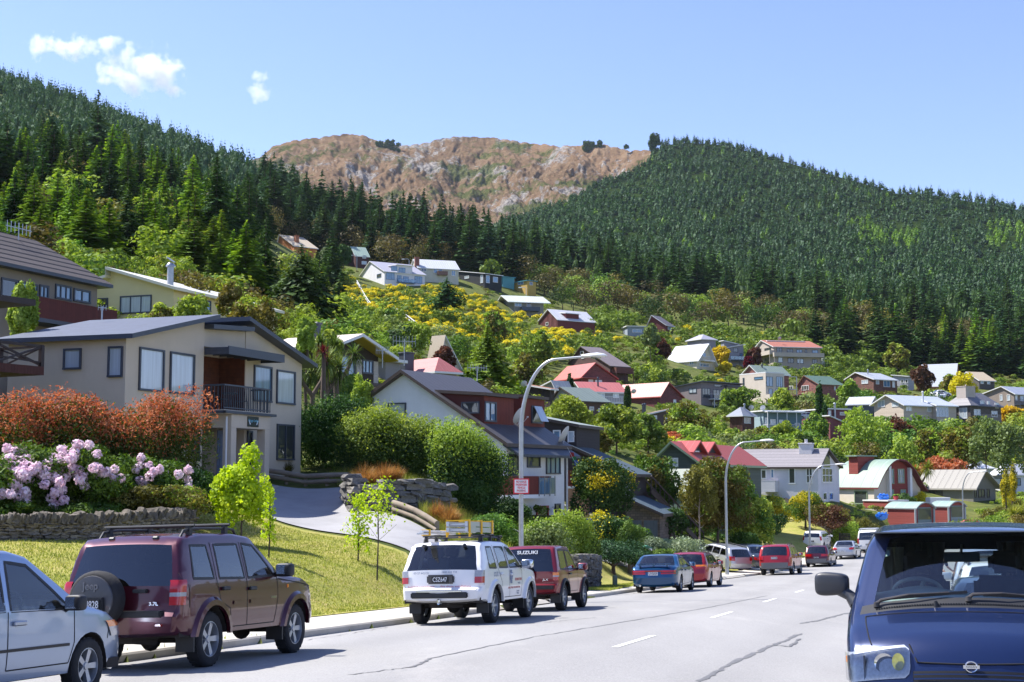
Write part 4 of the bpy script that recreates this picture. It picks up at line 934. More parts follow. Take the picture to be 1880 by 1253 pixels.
 # -- along the street
h=far('green_chalet','dark green boarded chalet with red tin roof and two dormers beside the leafy tree',1284,985,112,66,1209,1398,850,W_('#4c5650'),R_('#bc5238','x',.5),('gl',1236,815,842),trim=mat('sage_trim',(132,150,120),.6,.05),oh=.5,og=.6)
h.wins('L',[(1228,1246,841,858,2,'c')],fw=.12)
zr=h.roofdef[2];yr=h.roofdef[1]
for xa,xb in((.9,4.4),(5.0,8.5)):
 b=MB();zb=h.h+.6;zp=zr+.15;b.prism([(xa,zb),(xa,zp-.7),((xa+xb)/2,zp-.1),(xb,zp-.7),(xb,zb)],'y',1.0,yr);D=b.build('dormer',W_('#34363a'),h.root)
 b=MB();b.prism([(xa-.3,zp-.95),((xa+xb)/2,zp),(xb+.3,zp-.95),(xb+.3,zp-.8),((xa+xb)/2,zp+.15),(xa-.3,zp-.8)],'y',.6,yr+.4);b.build('dormer_roof',R_('#d0605a','y',.5),D)
h.wloc('R',1.9,3.3,h.h+1.0,zr-1.3,1.0,2,1,'b')
h=far('green_cottage','small green cottage with ribbed grey-green gable roof in front of the green chalet',1261,978,104,50,1224,1285,900,W_('#5e7266'),R_('#9aa698','y',.45),('gr',1271,866),trim=mat('sage_trim',(132,150,120)),oh=.35)
h.wins('R',[(1264,1268,915,935,1,'c'),(1271,1277,912,935,1,'c')])
h=far('white_street_house','white two-storey house with grey tiled roof and arched gable window by the bend',1502,925,148,60,1350,1541,858,W_('#d2cfd2','s'),stripes('grey_tiles',(128,124,128),.3,'z',.6,.6,.8,width=.2,var=.12),('gr',1517,827),trim=TRIMB,oh=.3,og=.4)
h.wins('L',[(1448,1461,859,889,1,'d'),(1480,1493,859,888,2,'d',2),(1389,1408,862,880,2,'d'),(1415,1422,861,879,1,'b')],fw=.12)
h.wins('R',[(1509,1528,859,887,3,'d',2),(1510,1517,904,920,1,'d'),(1521,1529,904,919,1,'d')],fw=.12)
b=MB();cx=h.X(1518.5);cz=h.Z(1518,859);r_=(h.X(1524)-h.X(1512))/2;b.v=[(cx+r_*cos(t*pi/12),-.05,cz+1.7*r_*sin(t*pi/12))for t in range(13)]+[(cx+r_*cos(t*pi/12),-.004,cz+1.7*r_*sin(t*pi/12))for t in range(13)];b.f=[tuple(range(13)),tuple(range(25,12,-1))]+[(t,t+1,t+14,t+13)for t in range(12)];b.m=[0]*14;b.build('arched_window',GD,h.root)
h.deck('L',h.Yl(1430),h.Yl(1405),h.Z(1417,900,'L'),1.2,style='panel',m=W_('#d2cfd2','s'),posts=False)
h.chim(1.8,2.5,1.2,2.6,h.h,h.Z(1502,815),W_('#d2cfd2','s'),pots=2)
SAGE=R_('#93ab99','y',1.6)
h=House('barrel_roof_house','house with a sage barrel-vaulted metal roof and red arched gable beside the white street house',1605,930,165,32,1538,1690,898,sink=3);h.mats(W_('#d8cdbb','s'),SAGE,mat('maroon_trim',(112,50,50),.6,.05));h.fmat=mat('sage_trim',(132,150,120))
w_=h.w;zt_=h.Z(1643,846);z0_=h.h;pr=[]
for t in np.linspace(0,1,17):
 u=t*w_;q=abs(t-.47)/.5;pr.append((u,z0_+(zt_-z0_)*(1-min(1,q)**2.1)))
h.block(roof=('pl',pr)if False else('pr',pr),oh=.5,og=.9,t=.14)
REDS=W_('#8c4038')
b=MB();xa,xb=h.X(1630),h.X(1668);zz=lambda u:z0_+(zt_-z0_)*(1-min(1,abs(u/w_-.47)/.5)**2.1)
b.prism([(xa,-1)]+[(u,zz(u)-.02)for u in np.linspace(xa,xb,9)]+[(xb,-1)],'y',-.08,-.004);b.build('gable_panel',REDS,h.root)
for q in(1628,1666):b=MB();b.box(h.X(q),h.X(q)+.35,-.5,-.003,-1,zz(h.X(q))-.1);b.build('white_fin',TRIMW,h.root)
h.wins('R',[(1630,1642,861,889,3,'b',2),(1649,1661,861,888,3,'b',2),(1631,1641,899,913,2,'b',2),(1653,1663,899,912,2,'b',2)],off=-.08)
h.wins('L',[(1569,1593,901,926,1,'d')]);b=MB();b.box(w_*.1,w_*.45,h.d*.55,h.d*.8,z0_,zt_+.5);t_=b.build('roof_turret',REDS,h.root)
b=MB();b.box(w_*.06,w_*.5,h.d*.52,h.d*.83,zt_+.502,zt_+.65);b.build('turret_roof',SAGE,t_)
t=House('terrace_wall','low terrace of red boards and concrete in front of the barrel-roofed house',1631,958,157,30,1585,1668,921,cat='wall',sink=3,box=False);t.mats(REDS,TRIMW)
b=MB();b.box(0,t.w,0,t.d,t.Z(1631,934),t.h);b.build('board_face',REDS,t.root);b=MB();b.box(.05,t.w-.05,.05,t.d-.05,-3,t.Z(1631,934)-.002);b.build('concrete_base',CONC,t.root);b=MB();b.box(-.1,t.w,-.1,t.d,t.h+.002,t.h+.15);b.build('coping',TRIMW,t.root)
def tarp(name,px,py,Y,w_,d_,h_,label,seed):
 p=P(px,py,Y);b=bmesh.new();bmesh.ops.create_icosphere(b,subdivisions=3,radius=1);rd=random.Random(seed)
 for v in b.verts:
  c=v.co;k=.78+.2*math.sin(c.x*7+seed)*math.sin(c.z*6+c.y*5)+rd.uniform(-.04,.04)
  v.co=Vector((math.copysign(abs(c.x)**.6,c.x)*w_/2*k,math.copysign(abs(c.y)**.6,c.y)*d_/2*k,max(-.1,(c.z*.5+.5))**.7*h_*k))
 me=bpy.data.meshes.new(name);b.to_mesh(me);b.free();o=link(name,me,mat('blue_tarp',(40,120,214),.35,.2,2,coat=.2));o.location=p;o['label']=label;o['category']='tarpaulin';return o
tarp('tarpaulin',1622,921,159,1.5,1.2,1.0,'bright blue tarpaulin over a pile on top of the red terrace wall',1);tarp('tarpaulin',1619,956,146,1.5,1.2,.95,'crumpled blue tarpaulin on the bank below the terrace',7)
for i,(c,l,r,ye,ax,ay,Y,lab)in enumerate(((1680,1630,1714,934,1697,924,148,'red boarded garage with sage curved roof, the nearer of the pair'),(1741,1712,1771,930.5,1757,922,156,'red boarded garage with sage curved roof and white post, the further of the pair'))):
 h=House('barrel_garage',lab,c,972,Y,38,l,r,ye,cat='garage',group='barrel-roofed garages',sink=3,box=False);h.mats(REDS,R_('#9fb8ac','y',1.2),mat('grey_trim',(150,156,156),.6,.04))
 pr=[(h.w*t,h.h+(h.Z(ax,ay)-h.h)*(1-abs(2*t-1)**2.2))for t in np.linspace(0,1,13)];h.block(roof=('pr',pr),oh=.15,og=.3,t=.1);h.fmat=TRIMW
 b=MB();b.box(h.w*.14,h.w*.86,-.06,-.004,-1,h.h+.1);g_=b.build('garage_door',boards('grey_door',(120,134,138),'z',.5),h.root);b=MB();b.box(h.w*.16,h.w*.84,-.08,-.061,h.h-1.15,h.h-.0);b.build('pane',GD,g_)
 for q in(-.12,h.w-.1):b=MB();b.box(q,q+.22,-.12,-.003,-2,h.h);b.build('corner_post',h.tm,h.root)
h=far('taupe_bungalow','taupe bungalow with long grey gable roof behind the furthest lamp post',1787,932,185,38,1692,1828,894,W_('#7a776c','s'),R_('#6c6862','y',1.0),('gr',1803,865),trim=mat('taupe_trim',(170,164,152),.6,.03),fm=TRIMB,oh=.6,og=.8)
h.wins('L',[(1705,1731,898,911,2,'d')]);h.wins('R',[(1789,1793,898,914,1,'d'),(1796,1808,898,914,2,'d'),(1812,1817,898,914,1,'d')])
h=far('white_hip_house','white rendered house with white hipped roof and square chimney at the right edge',1842,912,212,30,1822,1935,874,W_('#d4d6dc','s'),mat('white_roof',(196,198,206),.7,.05),('hip',1.8),fm=TRIMD)
h.wins('R',[(1826,1838,878,892,1,'c'),(1862,1874,878,892,2,'b')]);h.chim(1.2,2.2,-.5,.4,-2,h.Z(1852,868),W_('#d4d6dc','s'),pots=1)
h=far('white_roofed_cottage','white cottage roof showing behind the ridge of the taupe bungalow',1800,880,232,40,1768,1822,862,W_('#d4d6dc','s'),mat('white_roof',(196,198,206)),('hip',1.2));dish(h.o+Vector((0,0,h.h+.9)),.3,.5,None,'grey satellite dish on the white cottage roof')
# -- lower hillside
h=far('green_grey_roof_house','low house with grey-green roof, pale gable and brown boarded side below the pink roofs',1068,768,200,38,1011,1116,737,W_('#9c9a96','s'),R_('#7c8a80','x'),('gl',1031,713),trim=TRIMB)
b=MB();b.box(.05,h.w-.02,-.05,-.004,-1,h.h-.1);b.build('brown_cladding',W_('#5c463c','v'),h.root);h.wins('R',[(1082,1090,747,754,1,'d'),(1098,1106,750,757,1,'d')],off=-.05)
h=far('terracotta_hut','small dark hut with rusty orange roof beside the lamp head',1010,727,188,50,968,1018,716,W_('#3c302c','v'),mat('rust_roof',(146,92,66),.85,.12),('ml',709));dish(h.o+Vector((-3.4,2,h.h+.9)),.4,.45,None,'grey satellite dish on the rusty hut roof')
h=far('pale_gable_cottage','pale grey cottage with white-edged gable just left of the pink roofs',1020,728,222,40,989,1046,712,W_('#a8abac','s'),R_('#c8c8c8','x'),('gl',1015,701));h.wins('R',[(1022,1026,709,716,1,'d')])
BK=W_('#6e3a38','k')
h=far('pink_hip_house','brick house with salmon red clipped gable roof, uppermost of the pink roofs',1067,708,256,28,1019,1131,693,BK,R_('#c86a60','y',.6),('gr',1092,668),trim=mat('red_trim',(170,76,70),.6,.05));h.wins('R',[(1080,1089,697,704,2,'c'),(1092,1105,698,705,2,'c')]);h.wins('L',[(1040,1048,698,704,1,'d')])
b=MB();b.box(-.4,h.w*.45,-1.2,-.02,h.h-.2,h.h-.1);b.build('porch_roof',R_('#c86a60','y',.6),h.root)
h=far('long_pink_house','long low grey house with salmon pink roof, white windows and a picket verandah',1070,745,242,20,1050,1146,719,W_('#8a8d90'),R_('#cc7672','x',.6),('gl',1058,703));h.wins('R',[(1073,1080,721,727,1,'c'),(1090,1110,722,731,3,'c'),(1125,1136,723,731,2,'c')]);h.deck('R',h.X(1098),h.X(1146),h.Z(1120,740),1.5,style='bal',m=TRIMW)
h.flue(h.w*.45,1.5,h.h,h.h+2.4,.15,TRIMD)
h=far('maroon_gable_house','house with broad salmon roof and dark red brick gable right of the picket verandah',1212,752,250,46,1112,1252,727,W_('#6c3032','k'),R_('#cc7266','y',.6),('gr',1226,704),trim=mat('red_trim',(170,76,70)));h.wins('R',[(1236,1241,734,741,1,'c')]);dish(h.o+Vector((-4.5,1,h.h+.8)),.3,.45,None,'grey satellite dish on the broad salmon roof')
h=far('brown_cottage','small brown cottage with flat brown roof and two black flues',1190,785,228,22,1184,1233,762,W_('#5c4a44','v'),mat('brown_roof',(126,108,100),.8,.1),('mr',752));h.wins('R',[(1195,1206,763,770,1,'c'),(1221,1229,762,773,1,'b')]);h.flue(-.4,1,h.h-1,h.h+1.6,.16,TRIMD);h.flue(.1,1.3,h.h-1,h.h+1.7,.16,TRIMD)
h=far('orange_gable_house','small orange-brown gabled house with grey roof behind the brown cottage',1226,764,262,30,1202,1275,749,W_('#a86440'),mat('blue_grey_roof',(120,126,138),.7,.08),('gl',1217,741))
h=far('plum_modern_house','large plum-grey modern house with slanted roof, dark glass doors and terrace over a garage',1287,752,300,42,1228,1360,702,W_('#82787a','s'),mat('dark_membrane',(70,70,76),.7,.08),('ml',714),trim=TRIMD,fm=TRIMD,oh=.8)
h.wins('L',[(1265,1279,713,722,2,'c')]);h.wins('R',[(1289,1304,713,731,3,'d'),(1309,1327,716,731,3,'d'),(1341,1350,716,725,1,'d'),(1306,1327,738,746,1,'d'),(1311,1326,706,711,1,'d')]);h.deck('R',h.X(1301),h.X(1340),h.Z(1310,733),1.6,style='glass',m=TRIMW)
h.block(h.w*.6,h.w+.2,-.6,3,h=h.h-.6,wname='annexe',rname='annexe_roof')
h=far('white_a_frame_house','white-tiled A-frame house with balcony in its gable beside the copper tree',1279,676,350,42,1228,1312,661,W_('#cfc8b4'),stripes('white_tiles',(170,175,184),.45,'z',.6,.75,.6,width=.12,var=.04),('gr',1297,633,671),oh=.6,og=1)
b=MB();zz=h.Z(1297,633);b.prism([(h.w*.1,-2),(h.w*.5,zz-.8),(h.w*.9,-2)],'y',-.1,-.004);b.build('gable_face',W_('#cfc0a0'),h.root);h.wins('R',[(1290,1296,648,656,1,'b'),(1284,1302,667,674,3,'b')],off=-.1);h.deck('R',h.X(1286),h.X(1306),h.Z(1296,663),1.2,off=-.1,m=TRIMW,posts=False)
h.wins('L',[(1246,1254,663,668,2,'b'),(1266,1274,664,670,2,'b')])
h=far('grey_cube_house','grey faceted cube house with dark deck between the yellow tree and the long beige house',1330,672,378,24,1318,1365,640,W_('#8c8c92','s'),mat('dark_membrane',(70,70,76)),('mr',634),fm=TRIMD);h.wins('R',[(1346,1355,639,647,1,'d'),(1358,1363,649,655,1,'b'),(1334,1342,628+12,645,1,'d')]);h.deck('R',h.X(1334),h.X(1368),h.Z(1350,662),2,style='glass',m=TRIMD);h.block(h.w*.1,h.w*.8,1,h.d*.8,z0=h.h-.5,h=h.h+2.0,roof=('mr',h.h+1.3),wname='upper_wall',rname='upper_roof')
h=far('long_beige_house','long beige two-storey house with red-brown roof and full-length balcony below the forest',1421,671,388,13,1384,1506,637,W_('#aaa094','s'),stripes('terracotta_tiles',(150,92,76),.5,'z',.6,.6,.8,width=.15,var=.08),('gl',1400,626),oh=.7,og=.5,fm=TRIMD)
h.wins('R',[(1426,1436,639,651,2,'d',2),(1445,1456,641,652,2,'d',2),(1462,1473,642,653,2,'b',2),(1478,1482,642,648,1,'d'),(1491,1502,643,649,1,'b'),(1428,1437,656,666,1,'c'),(1446,1457,658,667,2,'d'),(1463,1475,659,668,2,'c'),(1491,1500,660,668,2,'d')]);h.wins('L',[(1404,1416,639,646,2,'d'),(1390,1398,641,647,1,'d'),(1404,1414,657,669,1,'d')])
h.deck('R',-.5,h.w+.6,h.Z(1460,655),1.3,style='panel',m=W_('#b4aa9c','s'),hh=.95);h.deck('L',0,h.d*.8,h.Z(1405,653,'L'),1.3,style='panel',m=W_('#b4aa9c','s'),hh=.95)
h.block(1,h.w*.85,h.d*.45,h.d*.6,z0=h.h,h=h.h+2.1,wname='clerestory',rname='clerestory_roof');dish(h.o+Vector((2.2,3,h.h+2.6)),0,.5,None,'satellite dish on the long beige house roof')
h=far('brick_green_roof_house','brick house with dark green roof and cross-braced white deck above the cypress',1503,722,330,30,1465,1547,706,W_('#87524a','k'),R_('#5c7866','x'),('gl',1478,691),trim=mat('brown_fascia',(120,84,66),.6,.04));h.wins('L',[(1472,1485,708,717,3,'d')]);h.wins('R',[(1531,1534,709,717,1,'c'),(1538,1543,710,717,1,'c')]);h.deck('L',-.2,h.d+3,h.Z(1478,725,'L'),2.2,style='x',m=mat('brown_timber',(120,92,82),.8,.1),hh=1.1)
h.wins('L',[(1446,1456,709,717,2,'d')])
h=far('brick_upper_house','brick house with pale green roof rising behind the cream cube house',1392,700,326,32,1363,1448,686,W_('#8a5248','k'),R_('#8c9c90','x'),('gl',1378,672));h.flue(3,2,h.h,h.h+2.2,.2,TRIMD)
b=MB();zz=h.h-.4;b.box(h.w,h.w+2.4,-.2,2.5,zz-3,zz-2.85);b.box(h.w+2.25,h.w+2.4,-.2,-.05,-3,zz);b.box(h.w,h.w+2.4,-.2,2.5,zz,zz+.1);b.build('side_porch',TRIMW,h.root)
h=far('cream_cube_house','tall cream flat-roofed modern house with big grey windows in the middle of the hill',1406,745,310,32,1358,1440,685,W_('#cabfb0','s'),mat('pale_membrane',(190,190,184)),('flat',),fm=mat('grey_frame',(110,122,126),.5,.04),oh=.02)
h.wins('R',[(1407,1419,692,710,2,'b'),(1425,1437,692,711,3,'b'),(1411,1418,714,728,1,'b'),(1424,1439,714,722,4,'c')]);h.wins('L',[(1385,1401,692,697,1,'b'),(1364,1367,694,711,1,'d')]);h.deck('R',h.X(1405),h.X(1416),h.Z(1410,733),1.4,style='panel',m=W_('#cabfb0','s'),posts=False)
h=far('small_slate_cottage','grey cottage with white tin roof at the foot of the brown brick house',1597,752,290,58,1556,1609,742,W_('#565e68'),R_('#c4cad2','y'),('gr',1604,730));h.wins('L',[(1574,1584,744,749,2,'c')])
h=far('brown_brick_house','brown brick bungalow with white tin gable roof and white windows',1604,718,346,32,1547,1647,697,W_('#6c4438','k'),R_('#b4bac2','x'),('gl',1572,685));h.wins('L',[(1582,1594,698,705,3,'c'),(1561,1567,699,706,2,'c'),(1551,1556,700,706,1,'c')]);h.wins('R',[(1608,1614,697,706,1,'c'),(1622,1634,699,711,2,'b'),(1638,1643,700,712,1,'c')]);h.flue(h.w*.3,h.d*.4,h.h,h.h+2.6,.16)
h=far('pale_shed_house','pale house with light flat gable behind the bare purplish tree',1667,707,366,45,1640,1678,692,W_('#9c9ca0'),R_('#b8bec8','y'),('ml',690));h.wins('L',[(1654,1659,697,704,1,'d'),(1662,1667,697,704,1,'d')])
h=far('cream_gable_house','broad cream house with pale blue-white roof and white-trimmed bay window',1659,768,275,30,1605,1747,743,W_('#bcae9e'),R_('#c0c8d4','x'),('gl',1630,727,743),oh=.8,og=.6)
h.wins('L',[(1612,1625,735,748,2,'c'),(1638,1651,739,747,2,'c')]);h.wins('R',[(1663,1674,744,755,2,'c'),(1702,1710,745,757,1,'c')]);xw=h.X(1711);h.block(xw,h.w,-1.2,2,h=h.h-.1,roof=('ml',h.h+1),wname='bay',rname='bay_roof');h.wins('R',[(1719,1741,747,766,4,'b')],off=-1.2)
b=MB();b.box(.3,h.w-.1,.2,h.d-.2,-4,-.01);b.build('dark_basement',W_('#5a5a60'),h.root);h.flue(h.w*.5,1.2,h.h,h.h+2.6,.18,mat('white_flue',(210,210,210)))
h=far('charcoal_brick_house','charcoal brick house with grey hipped roof and large square cream chimney',1782,775,280,38,1736,1838,746,W_('#4c4642','k'),R_('#76747a','x'),('hip',3.0,.8),trim=TRIMD);h.wins('L',[(1761,1776,749,769,2,'c'),(1747,1753,760,769,1,'d')]);h.wins('R',[(1800,1808,732+4,747,1,'b'),(1813,1818,737,746,1,'c'),(1827,1834,740,750,1,'c'),(1788,1800,752,763,2,'b'),(1820,1831,755,766,2,'b')],fw=.1)
h.chim(1,4.2,1.6,3.8,h.h-1,h.Z(1782,709),W_('#b8aca0','s'),pots=1);b=MB();b.box(h.X(1801),h.w+.03,-.05,-.004,-2,h.h-1.4);b.build('grey_cladding',W_('#7e766e','s'),h.root)
h=far('tan_roof_house','low dark house with tan shingled roof under the conifers at right',1798,716,385,22,1763,1826,699,W_('#55504e'),mat('tan_roof',(162,148,126),.85,.08),('gl',1776,684));h.wins('R',[(1800,1806,700,705,1,'b'),(1812,1818,700,706,1,'b')])
h=far('balcony_house','taupe house with pale blue-grey roof and upper balcony at the right edge of the hill',1862,752,326,34,1800,1915,723,W_('#8a7e74','s'),R_('#a2aaba','x'),('gl',1840,711),oh=.7);h.wins('L',[(1836,1841,725,736,1,'c'),(1849,1855,725,736,1,'c')]);h.wins('R',[(1864,1868,725,736,1,'c'),(1873,1880,727,737,1,'b')]);h.deck('R',0,h.w,h.Z(1875,743),1.6,style='bal',m=TRIMD)
h=far('tiled_a_frame_house','tall white-tiled A-frame with brown timber gable under the conifers at right',1752,716,370,62,1690,1764,708,W_('#a87850','v'),stripes('white_tiles',(170,175,184),.45),('gr',1757,669),trim=mat('timber_fascia',(150,110,80),.7,.06))
h=far('teal_flat_house','blue-grey flat-roofed house with white fascia and deep pillared balcony',1402,800,262,22,1373,1472,756,W_('#65808a'),mat('white_roof',(196,198,206)),('flat',),oh=.5)
b=MB();b.box(-.03,-.004,.02,h.d-.02,-4,h.h-.02);b.build('pale_side',W_('#93a8ae'),h.root);h.wins('R',[(1404,1409,767,781,1,'c'),(1414,1424,770,781,2,'c'),(1430,1438,771,781,2,'c'),(1459,1468,777,783,1,'d')]);h.deck('R',0,h.w,h.Z(1440,790),1.5,style='bal',m=TRIMW,hh=1.0)
for k in range(5):b=MB();b.box(h.w*k/4-.06,h.w*k/4+.06,-1.5,-1.4,0,h.h-.16);b.build('verandah_post',TRIMW,h.root)
b=MB();b.box(-.1,h.w+.1,-1.6,-.01,h.h-.15,h.h);b.build('verandah_beam',TRIMW,h.root)
for k in(0,1):dish(h.o+Vector((-2.0+2.2*k,1.2+k*.5,h.h+.75)),.2,.5,None,'grey satellite dish on the blue-grey flat roof, '+('the left one' if k==0 else 'the right one'))
h=far('brown_box_house','square dark brown timber house with grey hipped roof left of the blue-grey one',1363,798,256,44,1340,1385,765,W_('#5e3a32','v'),mat('blue_grey_roof',(120,126,138)),('hip',1.8));h.wins('R',[(1366,1378,767,778,2,'d')]);h.flue(2,1,h.h,h.h+2.2,.15)
h=far('maroon_board_house','long dark maroon boarded house behind the tall cypress',1520,800,266,24,1462,1560,752,W_('#74444a'),mat('dark_membrane',(70,70,76)),('flat',),oh=.25);h.wins('R',[(1521,1526,754,763,1,'c'),(1542,1551,757,763,1,'d')]);h.flue(1.4,-.3,h.h-3.5,h.h+1,.2)
h=far('maroon_gable_wing','maroon boarded wing with white-edged sloping roof below the long maroon house',1524,812,248,30,1516,1549,766,W_('#80484c'),mat('blue_grey_roof',(120,126,138)),('mr',777))
h=far('brown_chalet','large brown chalet with big taupe roof and timber balcony above the pink roofs',1120,698,295,36,1037,1153,672,W_('#5a413c'),R_('#8a7c7a','x',.6),('gl',1068,638),trim=TRIMB,oh=.6);h.wins('R',[(1127,1134,671,680,1,'b'),(1136,1143,672,680,1,'b')]);h.deck('R',h.X(1123),h.X(1155),h.Z(1138,685),1.5,style='panel',m=mat('brown_red_timber',(104,62,54),.8,.1));h.wins('L',[(1066,1072,645,652,1,'d'),(1068,1073,655,659,1,'d')])
b=MB();b.box(h.w*.1,h.w+1,-1.7,-.01,-4,-.8);b.build('white_base',W_('#c0b8b0','s'),h.root)
# -- upper rows
h=far('white_blue_glass_house','white house with blue glass windows and dormers at the top of the broom-covered slope',706,531,425,32,659,780,499,W_('#dcdce0','s'),mat('lilac_roof',(146,146,160),.7,.06),('gl',680,481),fm=mat('blue_frame',(70,110,150),.4,.04));h.wins('R',[(709,724,501,514,3,'b'),(729,737,506,517,2,'b'),(740,750,508,519,2,'b'),(761,775,508,521,3,'b')]);h.wins('L',[(692,700,503,510,1,'d')])
h.block(h.w*.3,h.w*.68,-.1,5,z0=h.h-.2,h=h.h+2.3,roof=('ml',h.h+2.6),wname='dormer',rname='dormer_roof');h.wins('R',[(718,729,489,498,2,'b'),(732,744,492,501,2,'b')],off=-.1);h.deck('R',h.X(728),h.X(760),h.Z(740,519),1,style='glass',m=mat('blue_frame',(70,110,150)),posts=False)
h=far('sage_white_house','pale house with white gables, brick chimney and small balcony right of the white one',768,520,440,18,752,842,492,W_('#bebdae','s'),R_('#d4d8da','x'),('gl',760,477));h.wins('R',[(773,783,493,499,2,'d'),(796,803,494,502,1,'b'),(805,812,494,500,1,'b'),(829,836,497,507,2,'b')]);h.chim(-.8,.6,1,2,-2,h.h+3.4,W_('#8c5648','k'));h.deck('R',h.X(802),h.X(820),h.Z(810,505),1.4,style='panel',m=mat('brown_timber',(120,92,82)),posts=False);h.block(h.w*.5,h.w*.9,1,h.d,z0=h.h,h=h.h+.4,roof=('gl',h.d*.6,h.h+2.6),wname='upper_wall',rname='upper_roof')
h=far('black_house','low black house with white-framed windows and timber steps on the upper row',890,525,452,42,843,921,503,W_('#23272c'),mat('dark_membrane',(70,70,76)),('ml',499),oh=.5);h.wins('R',[(892,899,506,520,1,'b'),(905,914,509,519,1,'b')]);h.wins('L',[(882,887,505,520,1,'c'),(853,861,507,512,2,'c')])
h=far('ochre_house','ochre yellow flat-roofed house with teal fascia at the end of the upper row',968,537,474,40,940,984,516,W_('#c0a052','s'),mat('teal_fascia',(70,140,150),.6,.05),('flat',),trim=mat('teal_fascia',(70,140,150)));h.wins('L',[(951,961,518,523,2,'b')]);h.wins('R',[(972,978,518,524,1,'d')]);h.block(-6,-1,h.d*.7,h.d+4,h=h.h+1.4,wname='upper_wall',rname='upper_roof',wall=W_('#5a9aa0','s'))
h=far('orange_gable_cabin','orange timber cabin with pale roof and brick chimney among conifers at upper left',540,470,468,40,507,582,452,W_('#bc7844','v'),mat('cream_roof',(170,158,140),.8,.05),('gl',513,432));h.chim(2.5,3.8,3.2,4.4,h.h,h.h+4.2,W_('#a86848','k'),pots=1)
h=far('dark_red_cabin','dark red cabin with pale green roof left of the white house',653,492,478,26,638,677,470,W_('#4c2e2e'),R_('#a4bcac','x'),('gl',645,454));h.wins('R',[(665,672,465+4,475,1,'c'),(664,673,480,486,1,'c')])
h=far('white_truss_house','house with white roof, open white truss gable and blue-grey deck above the broom',943,574,428,16,918,998,554,W_('#85867e'),R_('#d2dad0','x'),('gl',931,544),oh=1.2,og=2.0);h.wins('R',[(945,958,556,563,2,'b'),(967,975,556,564,1,'d')]);h.deck('R',h.X(955),h.X(988),h.Z(970,571),2,style='panel',m=mat('slate_blue_deck',(60,74,92),.6,.06))
h=far('maroon_white_roof_house','maroon boarded gable house with white roof and dormer below the white truss house',1024,608,400,34,988,1092,587,W_('#6c3230','v'),R_('#dadce0','x'),('gl',1007,569));h.wins('L',[(1002,1007,592,598,1,'d')]);h.block(h.w*.25,h.w*.6,.6,4,z0=h.h,h=h.h+2.0,roof=('ml',h.h+2.4),wname='dormer',rname='dormer_roof')
h=far('flat_white_house','flat white-roofed blue-grey house half hidden on the slope above the brown chalet',1152,615,424,10,1143,1193,600,W_('#8a949e','s'),mat('white_roof',(196,198,206)),('flat',));h.wins('R',[(1161,1178,605,611,2,'b')])
h=far('dark_red_gable_house','dark red gabled house with grey roof among shrubs above the flat white roof',1222,610,438,55,1188,1237,597,W_('#642e2c'),R_('#6e686c','x'),('gl',1197,580));h.wins('R',[(1226,1232,600,606,1,'b')])
h=far('grey_hip_roof_house','grey hipped roof among trees above the white A-frame',1288,632,395,30,1262,1314,624,W_('#8c8890','s'),mat('lilac_roof',(146,146,160)),('hip',1.8))
h=far('pale_a_frame_house','steep pale cream roof half hidden by conifers above the pink hipped roof behind the chalet',800,690,205,50,782,850,690,W_('#c0b4a4','s'),mat('cream_roof',(170,158,140)),('gr',814,618,690))
h=far('coral_hip_house','coral red hipped roof and dark chimney peeping over the white chalet ridge',800,700,128,40,730,838,686,W_('#8c8480','s'),R_('#cc7870','x',.6),('hip',1.6));h.chim(-1.6,-.6,2.5,3.5,h.h,h.h+1.9,TRIMD)
h=far('flat_grey_shed','low grey flat-roofed building between the dark gable house and the coral roof',708,700,118,60,690,735,664,W_('#8a8684','s'),mat('dark_membrane',(70,70,76)),('flat',),box=False)
# ================================================================ vehicles
def paint(name,col,metal=.35,rough=.32,dirt=0):
 if name in MATS:return MATS[name]
 c=L(col);n=N(name);b=n.b;g=n.noise(1.5,6,.7)
 sp=n.n('SeparateXYZ');n.l(n.tc.outputs['Object'],sp.inputs[0])
 n.l(n.mix(n.ramp(g,[(.45,(0,0,0)),(.8,(.3,.3,.3))]),c,scl(c,.8)),b.inputs['Base Color'])
 b.inputs['Roughness'].default_value=rough;b.inputs['Metallic'].default_value=metal;b.inputs['Coat Weight'].default_value=.8;b.inputs['Coat Roughness'].default_value=.04
 MATS[name]=n.m;return n.m
RUB=mat('tyre_rubber',(36,36,38),.85,.2,8,bump=.5,bscale=30);BLK=mat('black_plastic',(34,35,38),.55,.15,6);UND=mat('underbody_grime',(44,40,37),.9,.3,4)
ALLOY=mat('alloy_rim',(176,180,186),.35,.06,5,metal=.6);CHR=mat('chrome',(200,204,210),.15,0,metal=1);SEAT=mat('seat_fabric',(58,62,68),.9,.1,6)
REDL=mat('red_lens',(170,14,18),.2,.1,20,coat=1);AMB=mat('amber_lens',(230,120,20),.2,.1,20,coat=1);WHL=mat('clear_lens',(150,152,158),.15,.15,30,coat=1);PLT=mat('plate_black',(18,18,20),.5,0);PLW=mat('plate_white',(222,224,226),.5,0);SEAM=mat('panel_gap',(16,16,18),.8,0)
GLS=cleargl('car_glass',(.76,.83,.82),1.1);GLD=cleargl('privacy_glass',(.16,.19,.2),1.3)
